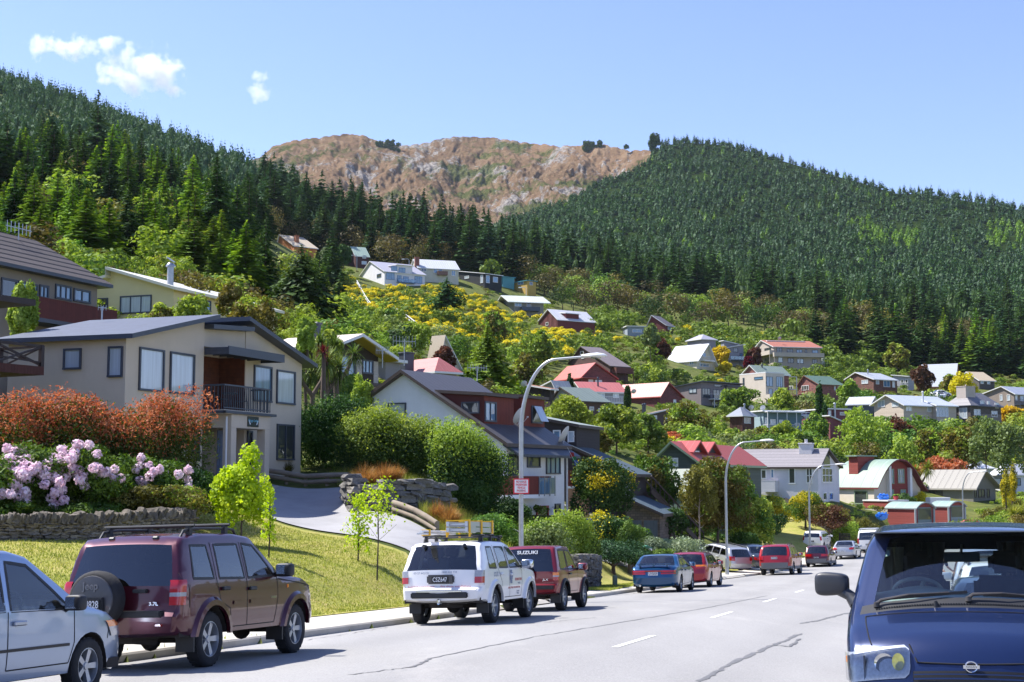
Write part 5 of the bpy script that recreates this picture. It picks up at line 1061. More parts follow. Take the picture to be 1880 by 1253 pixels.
def wheel(name,parent,x,y,R,tw,side,spokes=5,rimm=None,rr=.64,rim=True):
 b=MB();M_=Matrix.Translation((x,y,R))@Matrix.Rotation(pi/2*side*-1,4,'X')
 h=tw/2;r0=R*rr
 b.lathe([(r0,-h*.9),(R*.86,-h),(R*.96,-h*.82),(R,-h*.5),(R,h*.5),(R*.96,h*.82),(R*.86,h),(r0*1.02,h*.92),(r0*.98,h*.8)],28,M=M_)
 for k in range(28):
  a=2*pi*k/28
  b.box(R*.985,R*1.008,-.018,.018,-h*.75,h*.75,0,M_@Matrix.Rotation(a,4,'Z'))
 W=b.build(name,RUB,parent,smooth=40)
 if not rim:return W
 b=MB();z0=h*.55
 b.lathe([(r0,h*.85),(r0*.95,h*.86),(r0*.9,z0*.2),(r0*.86,-h*.7)],28,M=M_);b.lathe([(.001,z0+.015),(r0*.2,z0+.012),(r0*.26,z0-.02),(r0*.28,-.0)],20,M=M_)
 for k in range(spokes):
  a=2*pi*k/spokes;b.add([M_@Matrix.Rotation(a,4,'Z')@Vector(v)for v in((r0*.16,-r0*.13,z0),(r0*.93,-r0*.1 if spokes>5 else-r0*.17,z0+.012),(r0*.93,r0*.1 if spokes>5 else r0*.17,z0+.012),(r0*.16,r0*.13,z0),(r0*.16,-r0*.13,z0-.05),(r0*.93,-r0*.15,z0-.05),(r0*.93,r0*.15,z0-.05),(r0*.16,r0*.13,z0-.05))],[(0,1,2,3),(4,7,6,5),(0,4,5,1),(1,5,6,2),(2,6,7,3),(3,7,4,0)])
 rm=b.build('rim',rimm or ALLOY,W,smooth=35)
 b=MB();b.lathe([(r0*.88,-.02),(.001,-.02)],20,M=M_);b.build('brake_disc',UND,rm)
 return W
def rbox(p=.45):
 bm=bmesh.new();bmesh.ops.create_uvsphere(bm,u_segments=24,v_segments=16,radius=1)
 for v in bm.verts:v.co=Vector([math.copysign(abs(t)**p,t)*.5 for t in v.co])
 return bm
class Car:
 def __init__(s,name,label,sp,pos,ang,cat='car',group=None,pitch=.045,roll=-.035):
  s.sp=sp;s.L=sp['L'];s.W=sp['W'];s.xr=sp['xr'];s.H=max(p[1]for p in sp['sil'])
  s.root=empty(name,pos,0,label,cat,group);s.root.rotation_euler=(roll,pitch,ang)
  s.belt=sp.get('belt',1.0);s.tum=sp.get('tum',.16);s.rnd=sp.get('rnd',.06)
  raw=sp['sil'];s.sil=[]
  for(x,z,t),(x2,z2,_)in zip(raw,raw[1:]):
   n=max(1,int(hypot(x2-x,z2-z)/sp.get('res',.14)))
   for k in range(n):s.sil.append((x+(x2-x)*k/n,z+(z2-z)*k/n,t))
  s.sil.append(raw[-1]);s.segs=[(a[0],a[1],b[0]-a[0],b[1]-a[1],(b[0]-a[0])**2+(b[1]-a[1])**2,s.rnd*(.3+.7*abs(b[0]-a[0])/hypot(b[0]-a[0],b[1]-a[1])))for a,b in zip(raw,raw[1:])]
  s.px=[p[0]for p in s.sil];s.build()
 def top(s,x):
  best=0
  for a,b in zip(s.sil,s.sil[1:]):
   if min(a[0],b[0])-1e-6<=x<=max(a[0],b[0])+1e-6:
    t=(x-a[0])/(b[0]-a[0])if abs(b[0]-a[0])>1e-6 else 1
    best=max(best,a[1]+(b[1]-a[1])*t,)
  return best or .8
 def xrear(s,z):
  c=[a[0]+(b[0]-a[0])*(z-a[1])/(b[1]-a[1])for a,b in zip(s.sil,s.sil[1:])if abs(b[1]-a[1])>1e-6 and min(a[1],b[1])<=z<=max(a[1],b[1])]
  return min(c)if c else 0
 def xfront(s,z):
  c=[a[0]+(b[0]-a[0])*(z-a[1])/(b[1]-a[1])for a,b in zip(s.sil,s.sil[1:])if abs(b[1]-a[1])>1e-6 and min(a[1],b[1])<=z<=max(a[1],b[1])]
  return max(c)if c else s.L
 def edge(s,x,z):
  bd=9;br=s.rnd
  for ax,az,dx,dz,l2,r in s.segs:
   t=((x-ax)*dx+(z-az)*dz)/l2;t=0 if t<0 else 1 if t>1 else t
   d=hypot(x-ax-t*dx,z-az-t*dz)
   if d<bd-1e-4:bd=d;br=r
  return bd,br
 def near(s,x,z):
  d=((s.xz-[x,z])**2).sum(1);i=int(d.argmin());j=i+1 if i<len(d)-1 and(i==0 or d[i+1]<d[i-1])else i-1
  a=1/(sqrt(d[i])+1e-5);b=1/(sqrt(d[j])+1e-5);q=(s.nb[i]*a+s.nb[j]*b)/(a+b);return q
 def hw(s,x,z):
  w=s.W/2;er,ef=s.sp.get('ends',(.10,.16));lr,lf=s.sp.get('endl',(.45,.9))
  if x<lr:w-=er*((lr-x)/lr)**2.2
  if x>s.L-lf:w-=ef*((x-s.L+lf)/lf)**2.2
  if z>s.belt:w-=s.tum*((z-s.belt)/(s.H-s.belt))**1.15
  w-=.035*((z-.72)/.4)**2 if z<.72 else 0
  w-=s.sp.get('ledge',.012)*(1 if z>s.belt+.01 else 0)
  dd,r=s.edge(x,z)
  if dd<r:w-=r*(1-sqrt(max(0,1-(1-max(dd,0)/r)**2)))
  return w
 def P3(s,x,y,z):return(x-s.xr,y,z)
 def build(s):
  sp=s.sp;zb=sp['zb'];R=sp['R'];Ra=sp.get('Ra',R+.08)
  outer=[(x,z)for x,z,_ in s.sil]
  def arc(xw):
   a0=math.asin(min(.9,max(-.9,(zb-R)/Ra)));n=12
   return[(xw+Ra*cos(a0+(pi-2*a0)*k/n),R+Ra*sin(a0+(pi-2*a0)*k/n))for k in range(n+1)]
  bot=arc(sp['xf'])+arc(sp['xr'])
  a,b_=outer[-1],bot[0]
  poly=outer+bot
  wins=sp['wins'];regs=sp.get('regs',[])
  ccw=lambda q:q if sum(a[0]*b[1]-b[0]*a[1]for a,b in zip(q,q[1:]+q[:1]))>0 else q[::-1]
  poly=ccw(poly);V=[Vector(p)for p in poly];F=[list(range(len(poly)))]
  def addp(pl):
   pl=ccw(pl);F.append(list(range(len(V),len(V)+len(pl))));V.extend(Vector(p)for p in pl)
  def dense(pl):
   o=[]
   for p,q in zip(pl,pl[1:]+pl[:1]):
    n=max(1,int(hypot(q[0]-p[0],q[1]-p[1])/.15));o+=[(p[0]+(q[0]-p[0])*k/n,p[1]+(q[1]-p[1])*k/n)for k in range(n)]
   return o
  for w_ in wins:addp(dense(w_))
  for rg in regs:addp(dense(rg[0]))
  g=sp.get('grid',.13);xs=np.arange(g/2,s.L,g)
  for x in xs:
   t=s.top(float(x))
   for z in np.arange(zb+.06,t-.1,g):V.append(Vector((float(x)+.003*sin(z*50),float(z))))
  for i in range(1,len(s.sil)-1):
   (xa,za,_),(xb,zb_,_),(xc,zc,_)=s.sil[i-1:i+2];dx,dz=xc-xa,zc-za;l_=hypot(dx,dz)
   for o in(.008,.022,.045,.08,.12):
    if o<s.rnd*1.1:V.append(Vector((xb+dz/l_*o,zb_-dx/l_*o)))
  vo,eo,fo,_,_,of=geometry.delaunay_2d_cdt(V,[],F,1,1e-5,True)
  nW=len(wins);parts={}
  for f,o in zip(fo,of):
   if not o or 0 not in o:continue
   key='body';o=[i for i in o if i]
   if any(i<=nW for i in o):key='side_window.%d'%min(i for i in o if i<=nW)
   elif o:key=regs[o[0]-nW-1][1]
   parts.setdefault(key,[]).append(tuple(f))
  rm={rg[1]:rg[2]for rg in regs};s.body=None;body=MB()
  P2=[(v.x,v.y)for v in vo];Hw=[s.hw(x,z)for x,z in P2]
  def lift(fs,sd,b,e=0):
   used={};vs=[]
   ff=[]
   for f in fs:
    g_=[]
    for i in(f if sd>0 else f[::-1]):
     if i not in used:used[i]=len(vs);vs.append(s.P3(P2[i][0],sd*(Hw[i]+e),P2[i][1]))
     g_.append(used[i])
    ff.append(tuple(g_))
   b.add(vs,ff)
  late=[]
  for k,fs in parts.items():
   if k=='body':lift(fs,1,body);lift(fs,-1,body)
   else:late.append((k,fs))
  glassm=sp.get('gm',.07);strips={'b':body,'u':MB(),'u1':MB(),'g0':MB(),'g1':MB(),'k':MB()}
  gseen=0;pt=None;bw=sp.get('bow',(.05,.09));frac=np.array([-1,-.97,-.9,-.72,-.5,-.25,0,.25,.5,.72,.9,.97,1.0])
  rowsv=[];s.nb=[]
  for i,(x,z,t)in enumerate(s.sil):
   p0=s.sil[max(0,i-1)];p1=s.sil[min(len(s.sil)-1,i+1)];d=Vector((p1[0]-p0[0],p1[1]-p0[1])).normalized()
   s.nb.append((-d.y,d.x,.018+(bw[0]if x<s.L/2 else bw[1])*abs(d.y)**1.5))
  A=np.array(s.nb);xz=np.array([(p[0],p[1])for p in s.sil]);B_=A.copy()
  for i in range(len(A)):
   w_=np.exp(-((xz-xz[i])**2).sum(1)/(2*.13**2));B_[i]=(A*w_[:,None]).sum(0)/w_.sum();B_[i,:2]/=np.linalg.norm(B_[i,:2])
  s.nb=B_;s.xz=xz
  for i,(x,z,t)in enumerate(s.sil):
   n=Vector((B_[i,0],B_[i,1]));b_=B_[i,2];hw_=s.hw(x,z)
   fr=np.where(np.abs(frac)==.9,np.sign(frac)*(1-glassm/hw_),frac)
   row=[]
   for q in fr:
    o=b_*(1-abs(q)**2.4);row.append(s.P3(x+n.x*o,q*hw_,z+n.y*o))
   rowsv.append(row)
  nC=len(frac);gi=-1
  for i in range(len(s.sil)-1):
   t=s.sil[i][2]
   if t=='g' and pt!='g':gi+=1
   pt=t
   for c in range(nC-1):
    inner=2<=c<=nC-4
    key=(t if t!='u' or i<len(s.sil)/2 else 'u1')if t!='g' else('g%d'%min(gi,1)if inner else 'b')
    strips[key].add([rowsv[i][c],rowsv[i][c+1],rowsv[i+1][c+1],rowsv[i+1][c]],[(0,3,2,1)]if False else[(0,1,2,3)])
  pm=sp['paint']
  def fin(b,name,m,par,sm=38,weld=True):
   me=bpy.data.meshes.new(name);me.from_pydata(b.v,[],b.f);bm=bmesh.new();bm.from_mesh(me)
   bmesh.ops.remove_doubles(bm,verts=bm.verts,dist=.002);bmesh.ops.recalc_face_normals(bm,faces=bm.faces);bm.to_mesh(me);bm.free();me.shade_smooth();me.set_sharp_from_angle(angle=radians(sm));return link(name,me,m,par)
  s.body=B=fin(body,'body',pm,s.root)
  if strips['u'].f:fin(strips['u'],'bumper',sp.get('bump',pm),s.root)
  if strips['u1'].f:fin(strips['u1'],'bumper',sp.get('bump',pm),s.root)
  if strips['k'].f:fin(strips['k'],'grille_panel',BLK,s.root)
  gm_=sp.get('glass',GLS)
  if gi==1:fin(strips['g0'],'rear_window',gm_,s.root);fin(strips['g1'],'windscreen',sp.get('wsglass',GLS),s.root)
  for k,fs in late:
   nm=k.split('.')[0]
   if nm=='side_window':
    for sd in(1,-1):b=MB();lift(fs,sd,b);wo=fin(b,nm,gm_ if int(k.split('.')[1])<len(wins)else GLS,s.root);b=MB();dw=dense(wins[int(k.split('.')[1])-1]);s.rib(b,dw+[dw[0]],sd,.035,.004);b.build('window_rubber',BLK,wo)
   else:
    for sd in(1,-1):b=MB();lift(fs,sd,b);fin(b,nm,rm[nm],s.root)
  b=MB()
  for xw in(sp['xr'],sp['xf']):
   ar=arc(xw)
   for sd in(1,-1):
    w0=s.W/2-.03;vs=[s.P3(x,sd*w0,z)for x,z in ar]+[s.P3(x,sd*(w0-.34),z)for x,z in ar];n=len(ar)
    b.add(vs,[(k,k+1,n+k+1,n+k)for k in range(n-1)]+[tuple(range(n,2*n))])
  yy=s.W/2-.36;b.box(*[v-s.xr for v in(.12,s.L-.15)],-yy,yy,zb-.02,zb+.12)
  for x0,x1 in((.15,sp['xr']-Ra),(sp['xr']+Ra,sp['xf']-Ra),(sp['xf']+Ra,s.L-.22)):
   if x1-x0>.05:b.box(x0-s.xr,x1-s.xr,-s.W/2+.07,s.W/2-.07,zb-.01,zb+.1)
  b.box(s.L*.16-s.xr,s.L*.72-s.xr,-s.W/2+.1,s.W/2-.1,zb+.13,s.belt*.55)
  if sp.get('axle'):
   for xw in(sp['xr'],sp['xf']):b.tube([(xw-s.xr,-s.W/2+.2,R),(xw-s.xr,s.W/2-.2,R)],.05,8);b.lathe([(.01,-.12),(.12,-.08),(.16,0),(.12,.08),(.01,.12)],12,M=Matrix.Translation((xw-s.xr,.05,R))@Matrix.Rotation(pi/2,4,'Y'))
   b.tube([(.4-s.xr,-.35,zb-.06),(.25-s.xr,-.1,zb-.03),(.25-s.xr,.3,zb-.03)],.07,8)
  b.build('underbody',UND,s.root)
  tw=sp.get('tw',.2);yw=s.W/2-tw/2-.015
  for xw in(sp['xr'],sp['xf']):
   for sd in(1,-1):wheel('wheel',s.root,xw-s.xr,sd*yw,R,tw,sd,sp.get('spokes',5),sp.get('rimm'))
  if sp.get('flare'):
   fw=sp['flare']
   for xw in(sp['xr'],sp['xf']):
    for sd in(1,-1):
     n=16;vs=[];b=MB()
     for k in range(n+1):
      a=-.12+(pi+.24)*k/n
      for rr_,e in((Ra-.005,.0),(Ra-.005,.055),(Ra+fw*.6,.05),(Ra+fw,.0)):
       x=xw+rr_*cos(a);z=max(zb-.02,R+rr_*sin(a));vs.append(s.P3(x,sd*(s.hw(min(max(x,.05),s.L-.05),min(z,s.top(x)-.08))+e-.004),z))
     b.add(vs,[(k*4+j,k*4+j+1,k*4+j+5,k*4+j+4)for k in range(n)for j in range(3)]);fin(b,'wheel_arch_flare',sp.get('flarem',pm),s.root)
   for xw in(sp['xr'],sp['xf']):
    for sd in(1,-1):b=MB();b.box(xw-Ra-.02-s.xr,xw-Ra+.02-s.xr,sd*(s.W/2-.16)-.13,sd*(s.W/2-.16)+.13,R*.62,R+.06);b.build('mud_flap',BLK,s.root)
  b=MB()
  for sm in sp.get('seams',[]):
   for sd in(1,-1):s.rib(b,sm,sd,.014,.002)
  b.build('door_gap',SEAM,B)if b.f else None
  hm=sp.get('handm',BLK)
  for x,z in sp.get('handles',[]):
   for sd in(1,-1):
    y=s.hw(x,z);b=MB();b.box(x-.1-s.xr,x+.1-s.xr,sd*y-.0 if sd>0 else sd*y-.045,sd*y+.045 if sd>0 else sd*y,z-.025,z+.025);b.build('door_handle',hm,s.root,bevel=.012)
  if 'mirror' in sp:
   x,z=sp['mirror']
   for sd in(1,-1):
    y=s.hw(x,z)-.01;bm=rbox()
    k=sp.get('mk',1);M_=Matrix.Translation((x-s.xr,sd*(y+.16*k),z+.06))@Matrix.Rotation(sd*.15,4,'Z')@Matrix.Diagonal((.13*k,.24*k,.17*k,1))
    bmesh.ops.transform(bm,matrix=M_,verts=bm.verts);me=bpy.data.meshes.new('wing_mirror');bm.to_mesh(me);bm.free();me.shade_smooth();mo=link('wing_mirror',me,sp.get('mirm',pm),s.root)
    b=MB();b.tube([(x+.04-s.xr,sd*(y-.02),z-.02),(x+.02-s.xr,sd*(y+.09),z+.03)],.035,8);b.build('mirror_arm',BLK,mo)
    b=MB();b.box(x-.068*k-s.xr,x-.066*k-s.xr,sd*(y+.16*k)-.09*k,sd*(y+.16*k)+.09*k,z,z+.12*k);b.build('mirror_glass',CHR,mo)
  fz=sp.get('fz',s.belt-.45);sx=sp.get('seats',[s.L*.54,s.L*.33])
  for i,x in enumerate(sx):
   for sd in((1,-1)if i==0 else(1,-1)):
    b=MB();y=sd*s.W*.21;M_=Matrix.Translation((x-s.xr,y,fz));b.box(-.02,.5,-.25,.25,0,.16,0,M_)
    M2=M_@Matrix.Translation((-.02,0,.1))@Matrix.Rotation(-.2,4,'Y');b.box(-.1,.04,-.24,.24,0,.56,0,M2);b.box(-.09,.03,-.13,.13,.6,.78,0,M2);b.box(-.04,-.02,-.06,.06,.5,.62,0,M2)
    b.build('seat',SEAT,s.root,bevel=.035,seg=2,smooth=50)
  if 'dash' in sp:
   x0,z0=sp['dash'];b=MB();b.prism([(x0-s.xr-.45,z0-.3),(x0-s.xr-.42,z0-.02),(x0-s.xr-.25,z0+.02),(x0-s.xr+.15,z0-.02),(x0-s.xr+.15,z0-.3)],'y',-s.W/2+.13,s.W/2-.13);b.build('dashboard',sp.get('dashm',BLK),s.root,bevel=.02)
   b=MB();M_=Matrix.Translation((x0-s.xr-.55,-s.W*.21,z0+.02))@Matrix.Rotation(radians(-62),4,'Y');pts=[M_@Vector((.18*cos(t*pi/10),.18*sin(t*pi/10),0))for t in range(21)];b.tube(pts,.016,6,cap=False);b.tube([M_@Vector((0,-.17,0)),M_@Vector((0,.17,0))],.02,6);b.tube([M_@Vector((0,0,0)),M_@Vector((0,0,-.2))],.03,6);b.build('steering_wheel',BLK,s.root,smooth=40)
 def rib(s,b,pl,sd,w,e):
  pts=[]
  for p,q in zip(pl,pl[1:]):
   n=max(1,int(hypot(q[0]-p[0],q[1]-p[1])/.08));pts+=[(p[0]+(q[0]-p[0])*k/n,p[1]+(q[1]-p[1])*k/n)for k in range(n)]
  pts.append(pl[-1]);vs=[]
  for i,(x,z)in enumerate(pts):
   a=pts[max(0,i-1)];c=pts[min(len(pts)-1,i+1)];d=Vector((c[0]-a[0],c[1]-a[1]));d=d.normalized()if d.length>1e-6 else Vector((1,0));n=Vector((-d.y,d.x))*w/2
   for k in(-1,1):X_,Z_=x+n.x*k,z+n.y*k;vs.append(s.P3(X_,sd*(s.hw(X_,Z_)+e),Z_))
  b.add(vs,[(2*i,2*i+1,2*i+3,2*i+2)for i in range(len(pts)-1)])
 def light(s,name,z0,z1,y0,xs,bands,end='rear',e=.012,both=True,parent=None,skew=0,nr=4):
  """wrap-round lamp: from |y|=y0*halfwidth on the end face round the corner to xs metres along the side"""
  for sd in((1,-1)if both else(-1,)):
   tot=bands[-1][0];prev=0;first=None
   for hgt,m in bands:
    za=z0+(z1-z0)*prev;zc=z0+(z1-z0)*hgt;prev=hgt;vs=[];nc=0
    for r in range(nr+1):
     z=za+(zc-za)*r/nr;xe=s.xrear(z)if end=='rear' else s.xfront(z);sgn=-1 if end=='rear' else 1
     xx=xe+(.02 if end=='rear' else-.02);h_=s.hw(xx,z);bw=s.near(xe,z)[2]
     row=[]
     for k in range(7):
      q=y0+(1-y0)*k/6;row.append(s.P3(xe+sgn*(bw*.95*(1-q**2.4)+e*(1 if k<6 else .8)),sd*h_*q,z))
     for k in range(1,6):
      x=xe-sgn*((xs+skew*(z-z0))*k/5);row.append(s.P3(x,sd*(s.hw(x,z)+e),z))
     nc=len(row);vs+=row
    b=MB();b.add(vs,[(r*nc+k,r*nc+k+1,(r+1)*nc+k+1,(r+1)*nc+k)for r in range(nr)for k in range(nc-1)])
    o=b.build(name if first is None else 'lens',m,first or s.root,smooth=50);first=first or o
 def plate(s,z,txt,dark=True,end='rear',w_=.36,x=None,y=0,parent=None):
  sg=-1 if end=='rear' else 1;xe=x if x is not None else((s.xrear(z)if end=='rear' else s.xfront(z))+sg*(s.sp.get('bow',(.05,.09))[0 if end=='rear' else 1]+.03));b=MB()
  b.box(xe-s.xr-.008,xe-s.xr+.008,y-w_/2,y+w_/2,z-.062,z+.062);p=b.build('number_plate',PLT if dark else PLW,s.root if parent is None else parent)
  rz=-pi/2 if end=='rear' else pi/2
  text('plate_lettering',txt,p,Matrix.Translation((xe-s.xr+sg*.009,y,z-.002))@Matrix.Rotation(rz,4,'Z')@Matrix.Rotation(pi/2,4,'X'),.13,PLW if dark else PLT,cond=.74,bold=.001)
  return p
 def write(s,txt,x,z,size,m,side=-1,y=None,cond=1,bold=0,e=.004,shear=0,name='lettering'):
  """writing on the right side (side=-1) or, with y given, on the tail"""
  if y is None:
   hy=s.hw(x,z)+e;M_=Matrix.Translation((x-s.xr,side*hy,z))@Matrix.Rotation(0 if side<0 else pi,4,'Z')@Matrix.Rotation(pi/2,4,'X')
  else:M_=Matrix.Translation((x-s.xr,y,z))@Matrix.Rotation(-pi/2,4,'Z')@Matrix.Rotation(pi/2-shear,4,'X')
  return text(name,txt,s.root,M_,size,m,.0005,cond=cond,bold=bold)
 def box(s,name,x0,x1,y0,y1,z0,z1,m,bevel=.01,parent=None,seg=2,smooth=50):
  b=MB();b.box(x0-s.xr,x1-s.xr,y0,y1,z0,z1);return b.build(name,m,parent or s.root,bevel=bevel,seg=seg,smooth=smooth)
 def rails(s,x0,x1,z=None,m=None,y=None,h=.06,bars=()):
  zt=lambda x:s.top(x)
  for sd in(1,-1):
   yy=y or(s.hw((x0+x1)/2,zt((x0+x1)/2)-.03)-.06);b=MB();n=8
   b.tube([(x0-s.xr,sd*yy,zt(x0)-.02)]+[(x0+(x1-x0)*(k+.5)/n-s.xr,sd*yy,zt(x0+(x1-x0)*(k+.5)/n)+h)for k in range(n)]+[(x1-s.xr,sd*yy,zt(x1)-.02)],.018,8);b.build('roof_rail',m or BLK,s.root,smooth=50)
  for xb in bars:
   b=MB();b.tube([(xb-s.xr,-yy-.08,zt(xb)+h+.05),(xb-s.xr,yy+.08,zt(xb)+h+.05)],.022,8)
   for sd in(1,-1):b.box(xb-.04-s.xr,xb+.04-s.xr,sd*yy-.03,sd*yy+.03,zt(xb)+.0,zt(xb)+h+.05)
   b.build('roof_bar',m or BLK,s.root)
def carpos(Yr,off,dz=0):
 """rear-axle centre off metres from the left kerb"""
 p,a=kerbpt(Yr,off,dz);xk=np.interp(Yr,KL[:,1],KL[:,0]);i=i_d(Yr)
 q=np.array([xk,Yr])+KN[i]*off;z=np.interp(Yr,KL[:,1],KZ)+float(camber(np.array(off)));return Vector((q[0],q[1],z+dz)),a
def wp(*a):return[tuple(p)for p in a]
# ---- silver-blue people carrier at the left edge (front part in the picture)
SP=dict(L=4.53,W=1.70,xr=.9,xf=3.62,R=.315,Ra=.375,zb=.27,belt=.98,tum=.17,tw=.19,spokes=5,paint=paint('silver_blue_paint',(150,166,190),.6,.3),ends=(.08,.18),sil=[(.1,.3,'u'),(0,.4,'u'),(0,.62,'b'),(.04,1.0,'g'),(.3,1.48,'b'),(.5,1.56,'b'),(1.3,1.62,'b'),(2.3,1.60,'b'),(2.6,1.54,'g'),(3.42,1.03,'b'),(3.55,.99,'b'),(4.0,.9,'b'),(4.3,.78,'b'),(4.4,.66,'b'),(4.45,.58,'u'),(4.53,.5,'u'),(4.52,.32,'u'),(4.42,.22,None)],wins=[wp((.35,1.02),(1.1,1.0),(1.15,1.45),(.55,1.44)),wp((1.22,1.0),(2.05,.98),(2.08,1.48),(1.27,1.47)),wp((2.15,.98),(3.2,.97),(2.95,1.16),(2.55,1.44),(2.2,1.48))],seams=[wp((3.28,.95),(3.3,.6),(3.22,.38)),wp((2.1,.97),(2.12,.38)),wp((1.18,.97),(1.2,.6)),wp((2.12,.38),(3.22,.38)),wp((4.02,.72),(4.42,.66)),wp((4.02,.72),(4.0,.6))],handles=[(2.28,.85),(1.35,.85)],handm=ALLOY,mirror=(3.08,.97),mirm=BLK,dash=(3.3,.98),seats=[2.1,1.1])
pos,a=carpos(14.1,.28+.85);c=Car('people_carrier','silver-blue people carrier cut off by the left edge, parked behind the maroon four-wheel drive',SP,pos,a)
c.light('headlight',.62,.80,.55,.34,[(.6,WHL),(1,AMB)],'front')
for sd in(1,-1):b=MB();c.rib(b,wp((1.3,.58),(3.2,.58)),sd,.03,.012);b.build('side_moulding',BLK,c.root)
# ---- maroon four-wheel drive with spare wheel
MAR=paint('maroon_paint',(74,20,36),.45,.28)
SP=dict(L=4.36,W=1.76,xr=.92,xf=3.57,R=.365,Ra=.45,zb=.44,belt=1.12,tum=.17,tw=.23,spokes=5,paint=MAR,ends=(.07,.12),bow=(.04,.08),axle=1,flare=.11,sil=[(.10,.46,'u'),(0,.5,'u'),(0,.70,'u'),(.07,.76,'b'),(.09,1.08,'g'),(.25,1.60,'b'),(.36,1.70,'b'),(.9,1.76,'b'),(1.8,1.77,'b'),(2.3,1.73,'g'),(2.95,1.24,'b'),(3.1,1.18,'b'),(3.8,1.11,'b'),(4.15,1.02,'b'),(4.28,.86,'k'),(4.33,.68,'u'),(4.43,.64,'u'),(4.43,.48,'u'),(4.35,.42,None)],wins=[wp((.42,1.17),(.98,1.16),(.93,1.6),(.5,1.6)),wp((1.13,1.16),(1.86,1.15),(1.83,1.62),(1.15,1.61)),wp((1.97,1.15),(2.8,1.17),(2.52,1.42),(2.3,1.6),(1.98,1.63))],seams=[wp((1.05,1.64),(1.04,1.1),(1.15,.85),(1.42,.75),(1.45,.5)),wp((1.91,1.65),(1.92,.5)),wp((2.88,1.16),(2.9,.85),(2.78,.5)),wp((1.45,.5),(2.78,.5)),wp((.3,1.1),(.3,.8)),wp((2.9,1.12),(4.2,.98))],handles=[(1.25,1.02),(2.05,1.0)],mirror=(2.82,1.18),mirm=BLK,mk=1.15,glass=GLD,dash=(2.9,1.15),seats=[1.95,1.05],fz=.72)
pos,a=carpos(19.7,.95);c=Car('four_wheel_drive','maroon four-wheel drive with roof rack and a covered spare wheel on its tailgate',SP,pos,a)
c.light('tail_light',.84,1.16,.86,.12,[(.34,REDL),(.5,WHL),(1,REDL)],e=.018)
wh=MB();M_=Matrix.Translation((-.17-c.xr,.20,.93))@Matrix.Rotation(-pi/2,4,'Y')
wh.lathe([(.25,-.11),(.36,-.1),(.37,0),(.36,.07),(.33,.1),(.30,.105)],32,M=M_);W=wh.build('spare_wheel',RUB,c.root,smooth=50)
b=MB();b.lathe([(.31,.095),(.30,.125),(.2,.14),(.001,.145)],32,M=M_);cv=b.build('wheel_cover',mat('grey_plastic',(62,62,66),.45,.08,6,coat=.3),W,smooth=50)
text('cover_lettering','Jeep',cv,Matrix.Translation((-.17-c.xr-.148,.20,1.1))@Matrix.Rotation(-pi/2,4,'Z')@Matrix.Rotation(pi/2,4,'X'),.13,mat('worn_grey',(120,120,122),.5,0),.006,bold=.002)
c.box('plate_frame',-.36,-.31,0,.42,.78,.96,BLK,parent=cv);c.plate(.87,'ATH828',x=-.37,y=.21,parent=cv)
c.box('tailgate_handle',-.02,.05,-.42,-.22,1.0,1.05,BLK);c.box('bumper_step',-.075,.07,-.66,.66,.69,.775,BLK,.02);c.box('reflector',-.06,.0,-.66,-.58,.58,.61,REDL,.004)
c.write('3.7L',.0,.86,.06,CHR,y=-.52,cond=1.3,bold=.002);c.write('Limited',2.75,.86,.06,CHR)
c.rails(.5,2.1,bars=(.75,1.75),y=.6,h=.07);b=MB()
for yy in(-.35,.3):b.box(.3-c.xr,.42-c.xr,yy-.05,yy+.05,1.52,1.73)
b.build('rear_glass_hinge',BLK,c.root,bevel=.02)
for sd in(1,-1):b=MB();c.rib(b,wp((1.5,.82),(1.85,.82)),sd,.05,.015);c.rib(b,wp((2.0,.82),(2.75,.82)),sd,.05,.015);b.build('side_moulding',MAR,c.root)
c.box('indicator',3.2,3.25,-c.hw(3.2,1.0)-.01,-c.hw(3.2,1.0)+.02,.98,1.03,AMB,.004)
# ---- white work four-wheel drive with ladders
WHT=paint('white_paint',(226,226,226),0,.35)
SP=dict(L=4.66,W=1.82,xr=1.02,xf=3.72,R=.37,Ra=.46,zb=.46,belt=1.12,tum=.16,tw=.24,spokes=6,paint=WHT,ends=(.1,.14),bow=(.06,.09),axle=1,flare=.1,sil=[(.14,.5,'u'),(0,.54,'u'),(-.02,.72,'u'),(.12,.78,'b'),(.15,1.12,'g'),(.42,1.62,'b'),(.52,1.69,'b'),(1.2,1.73,'b'),(2.1,1.72,'b'),(2.45,1.66,'g'),(3.15,1.2,'b'),(3.3,1.15,'b'),(4.1,1.06,'b'),(4.38,.96,'b'),(4.5,.8,'k'),(4.54,.68,'u'),(4.66,.62,'u'),(4.66,.5,'u'),(4.55,.44,None)],wins=[wp((.62,1.16),(1.15,1.15),(1.1,1.6),(.72,1.6)),wp((1.34,1.16),(2.0,1.15),(1.95,1.6),(1.3,1.6)),wp((2.12,1.15),(2.98,1.16),(2.66,1.42),(2.45,1.56),(2.1,1.6))],seams=[wp((1.22,1.64),(1.25,1.1),(1.5,.85),(1.55,.52)),wp((2.04,1.64),(2.06,.52)),wp((3.02,1.14),(3.06,.85),(2.95,.52)),wp((1.55,.52),(2.95,.52)),wp((.26,1.1),(.24,.82))],handles=[(1.45,1.02),(2.2,1.0)],handm=WHT,mirror=(2.98,1.16),mirm=CHR,mk=1.15,dash=(3.05,1.12),seats=[2.15,1.2],fz=.74)
pos,a=carpos(31.2,.3+.91);c=Car('work_four_wheel_drive','white work four-wheel drive with red sign-writing and a ladder on its roof rack',SP,pos,a);cp=c
c.light('tail_light',.86,1.12,.84,.1,[(.5,REDL),(1,WHL)],e=.02);c.box('bumper_pad',-.09,.0,-.62,.62,.56,.68,BLK,.02);c.box('bumper_step',-.1,-.0,-.5,.5,.69,.71,CHR,.006)
